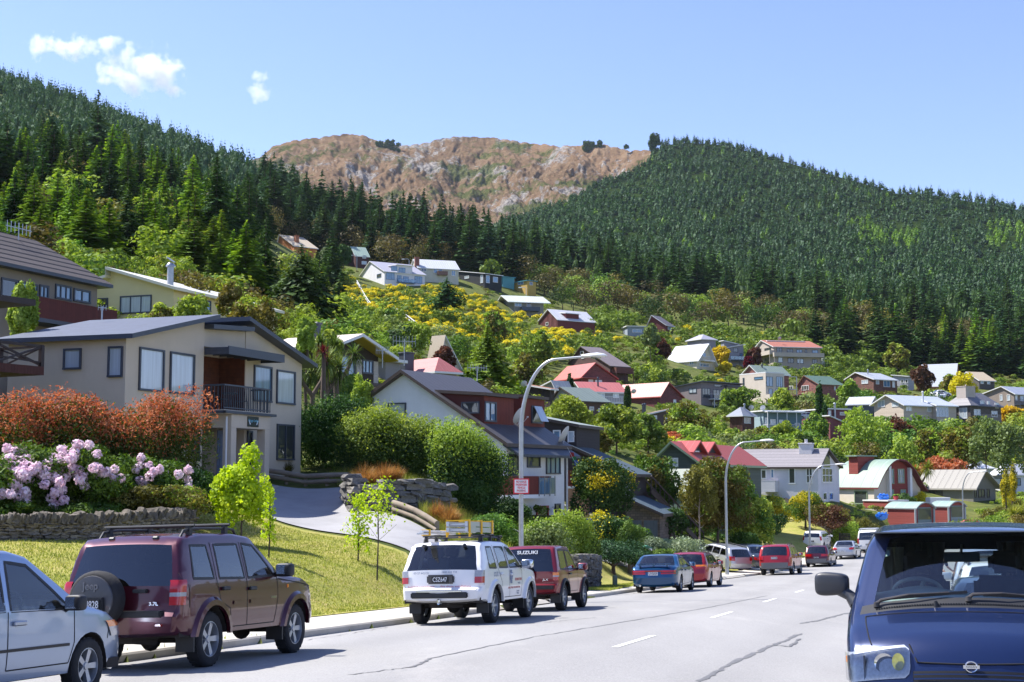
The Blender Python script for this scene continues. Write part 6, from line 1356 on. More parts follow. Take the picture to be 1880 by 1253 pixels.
c.box('plate_frame',.02,.09,-.3,.3,.85,1.04,mat('grey_plastic',(62,62,66)),.03);c.plate(.94,'CSZ647',x=.01,y=.0)
RW_=mat('sign_red',(190,60,60),.5,0);BW_=mat('sign_greyblue',(110,124,150),.5,0)
c.write('fire alarm installations',.025,.795,.075,RW_,y=-.34,shear=-.1);c.write('building compliance',.025,.795,.075,RW_,y=.42,shear=-.1);c.write('03-27 442130',.04,1.075,.06,BW_,y=.42);c.write('0800 423 728',.04,1.09,.06,BW_,y=-.2)
c.write('FIRE PROTECTION',2.75,.88,.085,RW_,cond=.75,bold=.001);c.write('SERVICES',2.8,.80,.05,BW_);c.write('BUILDING COMPLIANCE + FIRE ALARM INSTALLATIONS',2.4,.71,.06,RW_,cond=.62);c.write('03-442 1300\n027 423 728',1.05,1.02,.06,BW_);c.write('24 HOUR\nSERVICE',2.7,.6,.05,BW_)
b=MB();xx=2.25
for k in range(7):q=k*.9;y_=-c.hw(2.2,.95)-.006;b.box(xx-.1+.07*cos(q)*(k%3)-c.xr,xx+.02+.07*cos(q)*(k%3)-c.xr,y_-.001*k,y_+.002,.9+.05*sin(q)*(k%3),1.0+.05*sin(q)*(k%3))
b.build('shell_emblem',BW_,c.root);c.rails(.75,2.3,y=.62,h=.09,bars=(.95,1.6,2.25))
b=MB();b.tube([(.3-c.xr,-.45,1.16),(.33-c.xr,-.1,1.22)],.012,6);b.build('rear_wiper',BLK,c.root);b=MB()
for sd in(1,-1):b.tube([(.42-c.xr,sd*.42,1.62),(.3-c.xr,sd*.46,1.64)],.04,8)
b.build('rear_glass_hinge',BLK,c.root);b=MB();b.tube([(-.1-c.xr,0,.46),(.1-c.xr,0,.44)],.03,8);b.lathe([(.001,.05),(.035,.03),(.035,-.02),(.015,-.05)],10,M=Matrix.Translation((-.1-c.xr,0,.5)));b.build('tow_ball',CHR,c.root)
WM=c.root.matrix_basis.copy()
def onroof(name,label,cat,x,y,z):o=empty(name,(0,0,0),0,label,cat);o.matrix_world=WM@Matrix.Translation((x-cp.xr,y,z));return o
lad=onroof('ladder','folded aluminium ladder with yellow brackets on the white four-wheel drive roof','ladder',1.5,-.25,1.92);ALU=mat('aluminium',(190,194,200),.35,.06,4,metal=.6);YEL=mat('yellow_plastic',(232,178,20),.5,.1)
for sd in(0,1):
 for k in(0,1):b=MB();b.box(-.95,.95,-.2+sd*.42,-.14+sd*.42,.005+k*.12,.105+k*.12);b.build('ladder_rail',ALU,lad)
b=MB();
for k in range(7):b.bar((-.85+k*.28,-.15,.05),(-.85+k*.28,.23,.05),.03);b.bar((-.85+k*.28,-.15,.17),(-.85+k*.28,.23,.17),.03)
b.build('rung',ALU,lad);b=MB()
for x in(-.9,-.05,.75):b.box(x,x+.09,-.225,-.205,-.1,.27);b.box(x,x+.09,.285,.305,-.1,.27);b.box(x,x+.09,-.22,.3,.235,.26)
b.build('ladder_bracket',YEL,lad)
pip=onroof('conduit_bundle','bundle of white conduit pipes lashed beside the ladder on the white four-wheel drive','pipes',.9,.35,1.9);b=MB()
for k in range(6):b.tube([(-1.1+.06*k,(k%3)*.05,(k//3)*.05+.0),(1.2,(k%3)*.05,(k//3)*.05)],.022,8)
b.build('conduit',mat('white_pvc',(206,208,210),.4,.03),pip)
b=MB()
for x in(-.6,.6):b.box(x,x+.06,-.04,.15,-.04,.09)
b.build('strap',YEL,pip)
# ---- dark red soft-cornered small four-wheel drive
RDP=paint('burgundy_paint',(122,20,34),.3,.3)
SP=dict(L=3.62,W=1.64,xr=.72,xf=2.92,R=.345,Ra=.42,zb=.42,belt=1.03,tum=.14,tw=.22,spokes=6,paint=RDP,ends=(.06,.1),bow=(.04,.08),axle=1,bump=RDP,sil=[(.10,.46,'u'),(0,.5,'u'),(0,.66,'u'),(.06,.70,'b'),(.07,1.0,'g'),(.22,1.56,'b'),(.3,1.63,'b'),(1.0,1.66,'b'),(1.6,1.63,'g'),(2.15,1.1,'b'),(2.3,1.06,'b'),(3.0,1.0,'b'),(3.35,.93,'b'),(3.45,.8,'k'),(3.5,.66,'u'),(3.6,.6,'u'),(3.62,.48,'u'),(3.5,.42,None)],wins=[wp((.32,1.06),(1.0,1.05),(1.03,1.54),(.42,1.54)),wp((1.12,1.05),(2.02,1.05),(1.78,1.3),(1.55,1.52),(1.12,1.54))],regs=[(wp((-.2,.35),(.0,.35),(.35,.4),(.35,.46),(-.2,.46)),'sill',BLK)],seams=[wp((1.07,1.57),(1.07,.9),(1.2,.7),(1.25,.48)),wp((2.1,1.0),(2.12,.5)),wp((1.25,.48),(2.12,.48))],handles=[(1.22,.93)],mirror=(2.0,1.04),mirm=RDP,mk=1.1,glass=cleargl('tint_glass',(.4,.45,.45),1.2),dash=(2.15,1.0),seats=[1.3,.5],fz=.62,flare=.07,flarem=BLK)
pos,a=carpos(37.6,.3+.83);c=Car('small_four_wheel_drive','dark red short four-wheel drive with spare wheel, in front of the lamp post',SP,pos,a)
c.light('tail_light',.78,.98,.86,.08,[(.45,REDL),(.62,WHL),(1,AMB)],e=.02);c.write('SUZUKI',.105,1.49,.12,PLW,y=0,cond=1.35,bold=.003,shear=.2,e=0);W=wheel('spare_wheel',c.root,0,0,.33,.2,1,6,mat('steel_rim',(120,108,84),.5,.2));W.matrix_local=Matrix.Translation((-.15-c.xr,.12,.62))@Matrix.Translation((0,0,.33))@Matrix.Rotation(pi/2,4,'Z')@Matrix.Translation((0,0,-.33))
c.box('bumper_insert',-.08,-.0,-.7,-.25,.56,.66,BLK,.01);c.box('bumper_insert',-.08,-.0,.25,.7,.56,.66,BLK,.01);c.write('JLX',.02,.8,.07,CHR,y=-.48,cond=1.4,bold=.002)
b=MB();b.tube([(-.2-c.xr,-.12,.5),(-.2-c.xr,-.12,1.15),(-.2-c.xr,.05,1.2)],.025,8);b.box(-.25-c.xr,-.15-c.xr,.1,.2,.62,.95);b.build('bike_rack_post',BLK,c.root)
b=MB();b.tube([(-.28-c.xr,.5,.85),(-.28-c.xr,.5,1.02),(-.28-c.xr,.5,1.05)],[.05,.05,.02],10);b.build('gas_bottle',PLW,c.root)
# ---- saloons and estates further down
def sedan(Lx,H,**k):
 d=dict(L=Lx,W=1.73,xr=Lx*.23,xf=Lx*.8,R=.31,Ra=.37,zb=.24,belt=.92,tum=.2,tw=.19,rnd=.07,ends=(.12,.2),bow=(.07,.1),seats=[Lx*.52,Lx*.32],fz=.42,sil=[(.12,.26,'u'),(0,.34,'u'),(-.02,.56,'b'),(.02,.84,'b'),(.14,.95,'b'),(.62,.99,'g'),(1.12,H-.07,'b'),(1.4,H-.01,'b'),(2.0,H,'b'),(2.45,H-.07,'g'),(3.18,.97,'b'),(3.35,.93,'b'),(Lx-.5,.8,'b'),(Lx-.16,.68,'b'),(Lx-.06,.54,'u'),(Lx,.46,'u'),(Lx-.03,.28,'u'),(Lx-.14,.2,None)],wins=[wp((.98,.99),(1.78,.98),(1.78,H-.13),(1.35,H-.14)),wp((1.86,.98),(2.9,.96),(2.5,H-.2),(2.3,H-.13),(1.86,H-.12))],seams=[wp((1.0,.96),(1.2,.7),(1.42,.55),(1.45,.3)),wp((1.82,.96),(1.84,.3)),wp((2.98,.93),(2.98,.5),(2.9,.3)),wp((1.45,.3),(2.9,.3))],handles=[(1.3,.82),(2.02,.8)],mirror=(2.85,.95),mk=.95,dash=(3.05,.9));d.update(k);return d
BLU=paint('blue_paint',(10,70,112),.4,.28)
pos,a=carpos(54.3,.3+.87);c=Car('blue_saloon','metallic blue saloon with full-width tail lights and boot spoiler, parked by the second driveway',sedan(4.62,1.40,paint=BLU,handm=BLU),pos,a);cb=c
c.light('tail_light',.68,.82,.38,.12,[(.25,REDL),(.6,mat('dark_red_lens',(110,10,16),.2,.1,20,coat=1)),(1,REDL)]);b=MB();b.box(-.02-c.xr,.0-c.xr,-.3,.3,.78,.82);b.box(-.07-c.xr,-.05-c.xr,-.33,.33,.77,.82);b.build('garnish',REDL,c.root);c.plate(.7,'UY5059',dark=False)
b=MB();b.bar((.08-c.xr,-.62,1.06),(.08-c.xr,.62,1.06),.16,.025)
for q in(-.5,0,.5):b.box(.04-c.xr,.12-c.xr,q-.03,q+.03,.95,1.05)
b.build('spoiler',BLU,c.root);b=MB();b.tube([(-.08-c.xr,.5,.27),(.2-c.xr,.5,.27)],.04,8);b.build('exhaust',CHR,c.root)
def wagon(Lx,H,**k):
 d=sedan(Lx,H);d.update(sil=[(.12,.28,'u'),(0,.34,'u'),(-.02,.58,'b'),(.04,.92,'g'),(.34,H-.12,'b'),(.48,H-.04,'b'),(1.2,H,'b'),(2.1,H-.01,'b'),(2.5,H-.08,'g'),(3.2,.97,'b'),(3.36,.93,'b'),(Lx-.5,.8,'b'),(Lx-.16,.68,'b'),(Lx-.06,.54,'u'),(Lx,.46,'u'),(Lx-.03,.28,'u'),(Lx-.14,.2,None)],wins=[wp((.42,.99),(1.06,.98),(1.1,H-.13),(.62,H-.15)),wp((1.15,.98),(1.85,.98),(1.85,H-.12),(1.18,H-.13)),wp((1.93,.98),(2.9,.96),(2.55,H-.2),(2.35,H-.13),(1.93,H-.12))]);d.update(k);return d
RED2=paint('cherry_paint',(150,18,34),.3,.3)
pos,a=carpos(61.4,.3+.86);c=Car('red_estate','cherry red estate car parked ahead of the blue saloon',wagon(4.66,1.47,paint=RED2,handm=RED2),pos,a);c.light('tail_light',.78,.94,.5,.1,[(.5,REDL),(1,AMB)]);c.rails(.6,2.2);c.plate(.62,'AHB416',dark=True)
SILV=paint('silver_paint',(176,180,188),.5,.35)
p0=P(1352,1032,84.5);p0.z=G(p0.x,p0.y)+.06
c=Car('silver_estate','silver estate car with dark glass parked nose-up in a driveway behind the second lamp post',wagon(4.7,1.46,paint=SILV,handm=SILV,glass=GLD),p0+Vector((-.2,1.2,0)),radians(118),pitch=-.1,roll=.03);c.light('tail_light',.74,.98,.7,.12,[(1,REDL)]);c.rails(.6,2.3)
GRYP=paint('dark_grey_paint',(60,68,78),.4,.3)
p1=P(1346,1026,89);p1.z=G(p1.x,p1.y)+.06
c=Car('dark_hatchback','dark grey car mostly hidden behind the silver estate in the driveway',sedan(4.4,1.40,paint=GRYP),p1+Vector((1.6,.8,0)),radians(112),pitch=-.1,roll=.03);c.light('tail_light',.68,.86,.6,.12,[(1,REDL)])
VR=paint('crimson_paint',(158,20,30),.3,.3);VG=mat('grey_cladding',(108,110,114),.6,.08)
SPV=dict(L=4.8,W=1.9,xr=1.0,xf=3.86,R=.36,Ra=.44,zb=.34,belt=1.08,tum=.2,tw=.23,spokes=5,paint=VR,bump=VG,rnd=.08,ends=(.14,.2),bow=(.07,.1),sil=[(.12,.38,'u'),(0,.42,'u'),(-.02,.72,'b'),(.06,1.1,'g'),(.36,1.6,'b'),(.5,1.70,'b'),(1.3,1.77,'b'),(2.2,1.76,'b'),(2.6,1.68,'g'),(3.3,1.16,'b'),(3.45,1.12,'b'),(4.3,.98,'b'),(4.62,.86,'b'),(4.7,.7,'u'),(4.8,.6,'u'),(4.8,.4,'u'),(4.7,.32,None)],wins=[wp((.4,1.18),(1.1,1.14),(1.14,1.58),(.66,1.58)),wp((1.24,1.14),(2.0,1.12),(2.0,1.6),(1.26,1.6)),wp((2.1,1.12),(3.0,1.12),(2.66,1.44),(2.4,1.6),(2.1,1.6))],seams=[wp((1.2,1.6),(1.2,1.05),(1.5,.7),(1.5,.42)),wp((2.05,1.62),(2.07,.42)),wp((3.08,1.1),(3.1,.42))],regs=[(wp((-.2,.2),(5,.2),(5,.52),(-.2,.52)),'lower_cladding',VG)],handles=[(1.4,.98),(2.2,.96)],handm=VR,mirror=(3.0,1.12),dash=(3.15,1.1),seats=[2.2,1.2],fz=.62,glass=GLD)
pos,a=carpos(84.2,.3+.95);c=Car('crimson_suv','crimson sport utility vehicle with grey lower bumper, beyond the second lamp post',SPV,pos,a);c.light('tail_light',.95,1.5,.9,.12,[(.5,REDL),(1,REDL)],e=.02);c.light('tail_light',.88,1.1,.76,.2,[(1,REDL)],e=.018);c.rails(.7,2.3);c.plate(.98,'CFW528',dark=False)
BUR=paint('dark_burgundy_paint',(86,18,36),.3,.3)
pos,a=carpos(103,.3+.87);c=Car('burgundy_estate','dark burgundy estate with grey lower panels parked ahead of the crimson one',wagon(4.72,1.5,paint=BUR,bump=VG,glass=GLD,regs=[(wp((-.2,.1),(5,.1),(5,.44),(-.2,.44)),'lower_cladding',VG)]),pos,a);c.light('tail_light',.74,.9,.45,.1,[(1,REDL)]);c.rails(.6,2.3);c.plate(.66,'DHT290')
pos,a=carpos(114.5,.5+.87);c=Car('silver_saloon','silver saloon with small boot spoiler in front of the white work van',sedan(4.7,1.42,paint=SILV),pos,a);c.light('tail_light',.72,.9,.62,.14,[(1,REDL)]);c.plate(.62,'BWL73',dark=False)
b=MB();b.bar((.08-c.xr,-.6,1.05),(.08-c.xr,.6,1.05),.14,.025);b.box(.05-c.xr,.1-c.xr,-.5,-.45,.95,1.05);b.box(.05-c.xr,.1-c.xr,.45,.5,.95,1.05);b.build('spoiler',SILV,c.root)
def vanspec(Lx,H,W,**k):
 d=dict(L=Lx,W=W,xr=Lx*.2,xf=Lx*.8,R=.33,Ra=.4,zb=.28,belt=1.12,tum=.14,tw=.2,paint=WHT,rnd=.09,ends=(.06,.2),bow=(.05,.12),sil=[(.1,.32,'u'),(0,.36,'u'),(-.02,.6,'b'),(.02,1.1,'g'),(.16,H-.22,'b'),(.28,H-.06,'b'),(1.2,H,'b'),(Lx*.55,H,'b'),(Lx*.62,H-.08,'g'),(Lx*.8,1.18,'b'),(Lx*.84,1.1,'b'),(Lx-.3,.92,'b'),(Lx-.08,.74,'b'),(Lx-.02,.6,'u'),(Lx+.02,.5,'u'),(Lx,.3,'u'),(Lx-.1,.24,None)],wins=[wp((.4,1.16),(1.25,1.15),(1.25,H-.25),(.5,H-.27)),wp((1.35,1.15),(2.2,1.14),(2.2,H-.24),(1.35,H-.25)),wp((2.3,1.14),(Lx*.76,1.12),(Lx*.63,H-.3),(Lx*.58,H-.24),(2.3,H-.24))],seams=[wp((1.3,H-.2),(1.3,.4)),wp((2.25,H-.2),(2.25,.4)),wp((Lx*.77,1.1),(Lx*.77,.4))],handles=[(2.4,.98)],mirror=(Lx*.74,1.14),mk=1.1,dash=(Lx*.8,1.08),seats=[Lx*.5,Lx*.28],fz=.66,glass=GLD);d.update(k);return d
pos,a=carpos(127,-1.1);pos.z=G(pos.x,pos.y)+.05
c=Car('white_people_carrier','white people carrier parked on the verge just behind the third lamp post',vanspec(4.5,1.66,1.72,belt=1.0),pos+Vector((-2.6,-1.2,.1)),radians(66),pitch=.02,roll=0);c.light('tail_light',.85,1.2,.86,.12,[(1,REDL)]);c.plate(.78,'FDR11',dark=True)
pos,a=carpos(126.5,1.5);c=Car('white_work_van','white work van with roof bars parked ahead of the silver saloon by the bend',vanspec(4.75,1.95,1.83,paint=paint('white_paint',(226,226,226))),pos,radians(70),cat='van',pitch=.02);c.light('tail_light',.8,1.25,.88,.1,[(1,REDL)]);c.plate(.72,'EKR305');c.write('SUMMITBUILD',-.08,1.42,.16,mat('faded_grey',(150,154,160),.6,0),y=.0,cond=1.0);c.rails(.5,2.6,h=.1,bars=(.6,1.6,2.5),m=ALU,y=.7)
# ---- red car roof beyond the blue van, and the camper and small cars on the hill
p2=P(1800,962,140);p2.z=G(p2.x,p2.y)
c=Car('red_hatchback','red car whose roof just shows above the blue van, beyond it on the right',sedan(4.3,1.42,paint=RED2),Vector((p2.x,p2.y,P(1800,955,140).z-1.4)),radians(150),pitch=0,roll=0)
def camper():
 p=P(1510,676,418);root=empty('camper_van',p,radians(10),'white camper van parked at the right end of the long beige house','camper');cw=mat('camper_white',(222,226,228),.5,.04)
 b=MB();b.prism([(0,.5),(0,2.9),(5.0,2.9),(5.4,2.6),(5.2,2.2),(5.9,1.5),(6.5,1.2),(6.6,.5)],'y',0,2.2);b.build('body',cw,root,bevel=.08)
 for x0,x1 in((.7,1.6),(3.4,4.8)):b=MB();b.box(x0,x1,-.03,-.003,1.5,2.2);b.build('side_window',GD,root)
 b=MB();b.box(5.3,5.85,-.03,-.003,1.4,2.0);b.build('cab_window',GD,root)
 for x in(1.3,5.4):
  for y in(.1,2.1):wheel('wheel',root,x,y,.38,.22,-1 if y<1 else 1)
 b=MB();b.box(1.5,2.5,.6,1.6,2.9,3.1);b.build('roof_vent',cw,root)
camper()
for px,py,Y,ang,pm,lab in((1352,750,296,1.2,GRYP,'small dark blue car outside the plum modern house garage'),(1718,729,300,.2,WHT,'white car parked above the cream gable house'),(1822-95,733,296,1.6,WHT,'white van-like car beside the charcoal brick house roof'),(1365+105,771,268,.1,SILV,'silver car parked on the flat roof terrace left of the tall cypress')):
 p=P(px,py,Y);Car('hill_car',lab,sedan(4.3,1.45,paint=pm,grid=.3,res=.4),p,ang,pitch=0,roll=0)
 # ================================================================ the blue van in the foreground
NAVY=paint('navy_paint',(25,41,80),.35,.25)
SP=dict(L=4.36,W=1.76,xr=.62,xf=3.36,R=.32,Ra=.38,zb=.28,belt=1.10,tum=.17,tw=.19,rnd=.10,grid=.09,res=.07,gm=.09,paint=NAVY,ends=(.05,.07),endl=(.4,.5),bow=(.05,.17),sil=[(.1,.3,'u'),(0,.4,'u'),(0,.62,'b'),(.05,1.02,'g'),(.2,1.56,'b'),(.32,1.70,'b'),(1.2,1.80,'b'),(2.2,1.81,'b'),(2.75,1.75,'b'),(2.92,1.70,'b'),(2.98,1.67,'g'),(3.62,1.17,'k'),(3.74,1.11,'b'),(3.98,1.02,'b'),(4.17,.91,'b'),(4.25,.79,'b'),(4.28,.66,'b'),(4.29,.58,'u'),(4.35,.55,'u'),(4.36,.34,'u'),(4.28,.22,None)],wins=[wp((.4,1.16),(1.3,1.14),(1.3,1.58),(.52,1.58)),wp((1.42,1.14),(2.18,1.13),(2.18,1.6),(1.42,1.6)),wp((2.28,1.13),(3.35,1.12),(3.2,1.3),(2.85,1.58),(2.28,1.6))],seams=[wp((2.23,1.66),(2.24,.4)),wp((1.36,1.64),(1.36,.4)),wp((3.42,1.1),(3.44,.8)),wp((.1,.98),(3.5,.98)),wp((3.6,1.12),(3.98,.86),(4.05,.55))],handles=[(2.4,.96),(1.5,.96)],dash=None,seats=[],glass=cleargl('van_side_glass',(.8,.86,.86),1),wsglass=cleargl('van_windscreen',(.84,.92,.9),.9))
SP.pop('dash')
hd=Vector((-.281,-.9597));fr=Vector((3.27,10.25));ra=fr-hd*(4.36-.62);off,zk=street(ra.x,ra.y);zz=float(zk[0]+camber(off[0]))+.11
c=Car('blue_van','dark blue van facing the camera in the right foreground, with curtains inside',SP,Vector((ra.x,ra.y,zz)),atan2(hd.y,hd.x),cat='van',pitch=-.042,roll=.02);van=c
def frontpt(y,z,e=.0):
 x=c.xfront(z);h_=c.hw(x-.02,z);q=min(1,abs(y)/h_);nb=c.near(x,z);o=nb[2]*(1-q**2.4)+e;return(x-c.xr+nb[0]*o,y,z+nb[1]*o)
def toppt(x,y,e=0):
 z=c.top(x);h_=c.hw(x,z);q=min(1,abs(y)/h_);nb=c.near(x,z)
 o=nb[2]*(1-q**2.4)+e;return(x-c.xr+nb[0]*o,y,z+nb[1]*o)
def hband(name,z0,z1,ya,yb,m,e=.012,n=10,par=None,inset=0):
 b=MB();vs=[]
 for r in range(4):
  z=z0+(z1-z0)*r/3
  for k in range(n+1):vs.append(frontpt(ya+(yb-ya)*k/n,z,e))
 b.add(vs,[(r*(n+1)+k,r*(n+1)+k+1,(r+1)*(n+1)+k+1,(r+1)*(n+1)+k)for r in range(3)for k in range(n)]);return b.build(name,m,par or c.root,smooth=60)
LENS=cleargl('lens_glass',(.85,.88,.9),.8)
for sd in(-1,1):
 b=MB();vs=[];nz=8
 def lamp(y0,xs,z0,z1,e,rows=8,round_=True):
  vs=[];nc=0
  for r in range(rows+1):
   t=r/rows;z=z0+(z1-z0)*t;xe=c.xfront(z);h_=c.hw(xe-.02,z);row=[]
   k_in=y0+(.05*(2*t-1)**4 if round_ else 0)
   for k in range(13):
    q=k_in+(1-k_in)*k/12;p=frontpt(q*h_,z,e);row.append((p[0],sd*p[1],p[2]))
   for k in range(1,7):
    x=xe-(xs+.1*(z-z0))*k/6;row.append((x-c.xr,sd*(c.hw(x,z)+e),z))
   nc=len(row);vs+=row
  return vs,[(r*nc+k,r*nc+k+1,(r+1)*nc+k+1,(r+1)*nc+k)for r in range(rows)for k in range(nc-1)]
 b=MB();b.add(*lamp(.50,.2,.65,.86,.004));H_=b.build('headlight',mat('lamp_reflector',(190,194,200),.3,.2,45,metal=.3),c.root,smooth=50)
 b=MB();b.add(*lamp(.505,.195,.655,.855,.02));b.build('lens',LENS,H_,smooth=50)
 b=MB();p=frontpt(.60,.755,.006);b.lathe([(.001,-.012),(.03,-.01),(.055,-.002),(.07,.008)],20,M=Matrix.Translation((p[0],sd*p[1],p[2]))@Matrix.Rotation(pi/2,4,'Y'));b.build('bowl',CHR,H_,smooth=40)
 b=MB();p=frontpt(.50,.755,.008);M_=Matrix.Translation((p[0],sd*p[1],p[2]))@Matrix.Rotation(pi/2,4,'Y');b.lathe([(.001,.012),(.03,.016),(.048,.026)],16,M=M_@Matrix.Diagonal((1.3,.9,1,1)));b.build('fog_lens',mat('yellow_lens',(206,204,110),.2,.2,30,coat=1),H_,smooth=40)
 b=MB();p=frontpt(.74,.755,.02);b.box(p[0]-.02,p[0]+.01,sd*.74-.006,sd*.74+.006,.665,.845);b.build('divider',TRIMD,H_)
 b=MB();y=sd*(c.hw(3.9,.72)+.012);b.box(3.86-c.xr,3.94-c.xr,min(y,y-sd*.03),max(y,y-sd*.03),.76,.82);b.build('indicator',AMB,c.root,bevel=.01)
g_=hband('grille',.60,.69,-.40,.40,mat('grille_black',(10,11,13),.6,0),.004)
for k in range(3):hband('grille_bar',.608+k*.028,.618+k*.028,-.395,.395,NAVY,.016,par=g_)
hband('lower_intake',.36,.45,-.45,.45,mat('grille_black',(10,11,13)),.004)
em=MB();p=frontpt(0,.71,.018);M_=Matrix.Translation(p)@Matrix.Rotation(pi/2,4,'Y');pts=[M_@Vector((.036*cos(t*pi/12),.040*sin(t*pi/12),0))for t in range(25)];em.tube(pts,.006,6,cap=False);em.box(p[0]-.004,p[0]+.008,-.055,.055,p[2]-.012,p[2]+.012);E_=em.build('badge',CHR,c.root,smooth=50)
text('badge_lettering','NISSAN',E_,Matrix.Translation((p[0]+.0085,0,p[2]))@Matrix.Rotation(pi/2,4,'Z')@Matrix.Rotation(pi/2,4,'X'),.02,BLK,.0005,cond=1.1)
c.plate(.42,'TQ8114',dark=False,end='front')
def across(xs,ys,e,w_,name,m,par=None):
 pts=[toppt(x,y,e)for x,y in zip(xs,ys)];b=MB();b.tube(pts,w_,5);return b.build(name,m,par or c.body,smooth=50)
yy=np.linspace(-.74,.74,21);across([3.79+.02*(1-(y/.74)**2)for y in yy],yy,.0,.006,'bonnet_gap',SEAM)
b=MB();b.tube([frontpt(y,.73+.02*(abs(y)/.42)**2 if abs(y)<.42 else .86,.002)for y in np.linspace(-.42,.42,17)],.006,5);b.build('bonnet_gap',SEAM,c.body)
for sd in(-1,1):b=MB();b.tube([toppt(x,sd*y,.001)for x,y in((3.79,.74),(3.9,.735),(4.0,.725),(4.1,.71),(4.18,.69))],.005,5);b.build('bonnet_gap',SEAM,c.body)
b=MB()
for k in range(70):y=-.66+k*.019;p=toppt(3.70,y,.002);b.box(p[0]-.012,p[0]+.012,y-.005,y+.005,p[2]-.006,p[2]+.006)
b.build('cowl_vent',BLK,c.root);b=MB()
def wiper(y0,y1,ya):
 a_=Vector(toppt(3.66,y0,.02));m_=Vector(toppt(3.63,y0+(y1-y0)*.45,.05));e_=Vector(toppt(3.60,y1,.025));WA=MB();WA.tube([a_,a_+Vector((-.01,(y1-y0)*.06,.03)),m_],[.018,.013,.009],7);WA.tube([m_,e_],[.008,.006],6);WA.lathe([(.001,.02),(.022,.015),(.024,-.02)],10,M=Matrix.Translation(a_));w_=WA.build('wiper',mat('worn_black',(66,62,60),.5,.2,8),c.root,smooth=50)
 q=MB();s_=Vector(toppt(3.605,y0+(y1-y0)*.2,.012));t_=Vector(toppt(3.585,y0+(y1-y0)*1.25,.012));q.bar(s_,s_.lerp(t_,.5),.008,.022);q.bar(s_.lerp(t_,.5),t_,.008,.022);q.bar(s_.lerp(t_,.25)+Vector((0,0,.012)),s_.lerp(t_,.75)+Vector((0,0,.012)),.012,.01);q.build('blade',BLK,w_)
wiper(-.66,-.12,0);wiper(.02,.56,0)
p=toppt(3.72,-.22,.0);b=MB();b.tube([(p[0],p[1],p[2]-.01),(p[0],p[1],p[2]+.03),(p[0]+.01,p[1],p[2]+.045)],[.02,.016,.008],8);b.build('washer_jet',BLK,c.root,smooth=50)
for sd in(-1,1):
 y=c.hw(3.2,1.14)-.02;bm=rbox()
 for v in bm.verts:v.co.z*=1-.25*max(0,-v.co.y*sd+.1)
 M_=Matrix.Translation((3.22-c.xr,sd*(y+.18),1.33))@Matrix.Rotation(sd*.2,4,'Z')@Matrix.Diagonal((.14,.27,.19,1));bmesh.ops.transform(bm,matrix=M_,verts=bm.verts);me=bpy.data.meshes.new('m');bm.to_mesh(me);bm.free();me.shade_smooth();mo=link('wing_mirror',me,mat('mirror_shell',(40,42,48),.45,.12,8,coat=.2),c.root)
 b=MB();b.tube([(3.3-c.xr,sd*(y-.01),1.18),(3.27-c.xr,sd*(y+.04),1.24),(3.24-c.xr,sd*(y+.13),1.29)],[.06,.045,.05],8);b.build('mirror_arm',mat('mirror_shell',(40,42,48)),mo,smooth=50);b=MB();b.box(3.14-c.xr,3.145-c.xr,sd*(y+.2)-.1,sd*(y+.2)+.1,1.26,1.4);b.build('mirror_glass',CHR,mo)
DSH=mat('grey_green_vinyl',(196,212,204),.75,.08,5,bump=.15,bscale=60)
b=MB();n=16;vs=[]
for k in range(n+1):
 y=-.70+1.4*k/n;hump=.055*exp(-((y+.33)/.26)**2);
 vs+=[(2.66-c.xr,y,.72),(2.70-c.xr,y,1.19+hump),(2.82-c.xr,y,1.24+hump*1.2),(3.1-c.xr,y,1.235+hump*.6),(3.56-c.xr,y,1.2)]
b.add(vs,[(k*5+j,k*5+j+1,k*5+j+6,k*5+j+5)for k in range(n)for j in range(4)]);b.build('dashboard',DSH,c.root,smooth=50)
b=MB();M_=Matrix.Translation((2.60-c.xr,-.36,1.24))@Matrix.Rotation(radians(-38),4,'Y');b.tube([M_@Vector((.20*cos(t*pi/14),.20*sin(t*pi/14),0))for t in range(29)],.017,8,cap=False)
for q in(.3,pi-.3,1.5*pi):b.tube([M_@Vector((.19*cos(q),.19*sin(q),0)),M_@Vector((0,0,-.04))],.018,6)
b.tube([M_@Vector((0,0,0)),M_@Vector((0,0,-.3))],.04,8);b.build('steering_wheel',mat('wheel_vinyl',(150,164,160),.6,.05),c.root,smooth=50)
for y in(-.36,.38):
 b=MB();M_=Matrix.Translation((1.95-c.xr,y,.72));b.box(0,.5,-.27,.27,0,.16,0,M_);M2=M_@Matrix.Rotation(-.15,4,'Y');b.box(-.12,.03,-.27,.27,.1,.66,0,M2);b.box(-.11,.0,-.14,.14,.68,.88,0,M2);b.build('seat',mat('dark_velour',(58,62,72),.95,.15,8),c.root,bevel=.05,seg=3,smooth=60)
b=MB();b.tube([(1.95-c.xr,-.66,1.52),(2.0-c.xr,-.5,1.25),(2.2-c.xr,-.12,.85)],.022,6);b.build('seat_belt',BLK,c.root)
CUR=mat('grey_curtain_cloth',(205,205,200),.9,.1,3);CURD=mat('dark_curtain_cloth',(84,90,100),.9,.1,3)
def curtain(name,pts,z0,z1,m,amp=.035,n=44):
 vs=[];P_=[Vector(p)for p in pts];seg=np.linspace(0,len(P_)-1.001,n)
 for j,t in enumerate(seg):
  i=int(t);p=P_[i].lerp(P_[i+1],t-i);d=(P_[i+1]-P_[i]).normalized();nn=Vector((-d.y,d.x));w_=amp*sin(j*1.55)+amp*.4*sin(j*.7)
  for z,k in((z0,1.2),(z0+(z1-z0)*.5,1),(z1,.5)):q=p+nn*w_*k+d*.03*sin(z*9+j);vs.append((q.x-c.xr,q.y,z))
 b=MB();b.add(vs,[(j*3+k,j*3+k+1,j*3+k+4,j*3+k+3)for j in range(n-1)for k in range(2)]);b.build(name,m,c.root,smooth=80)
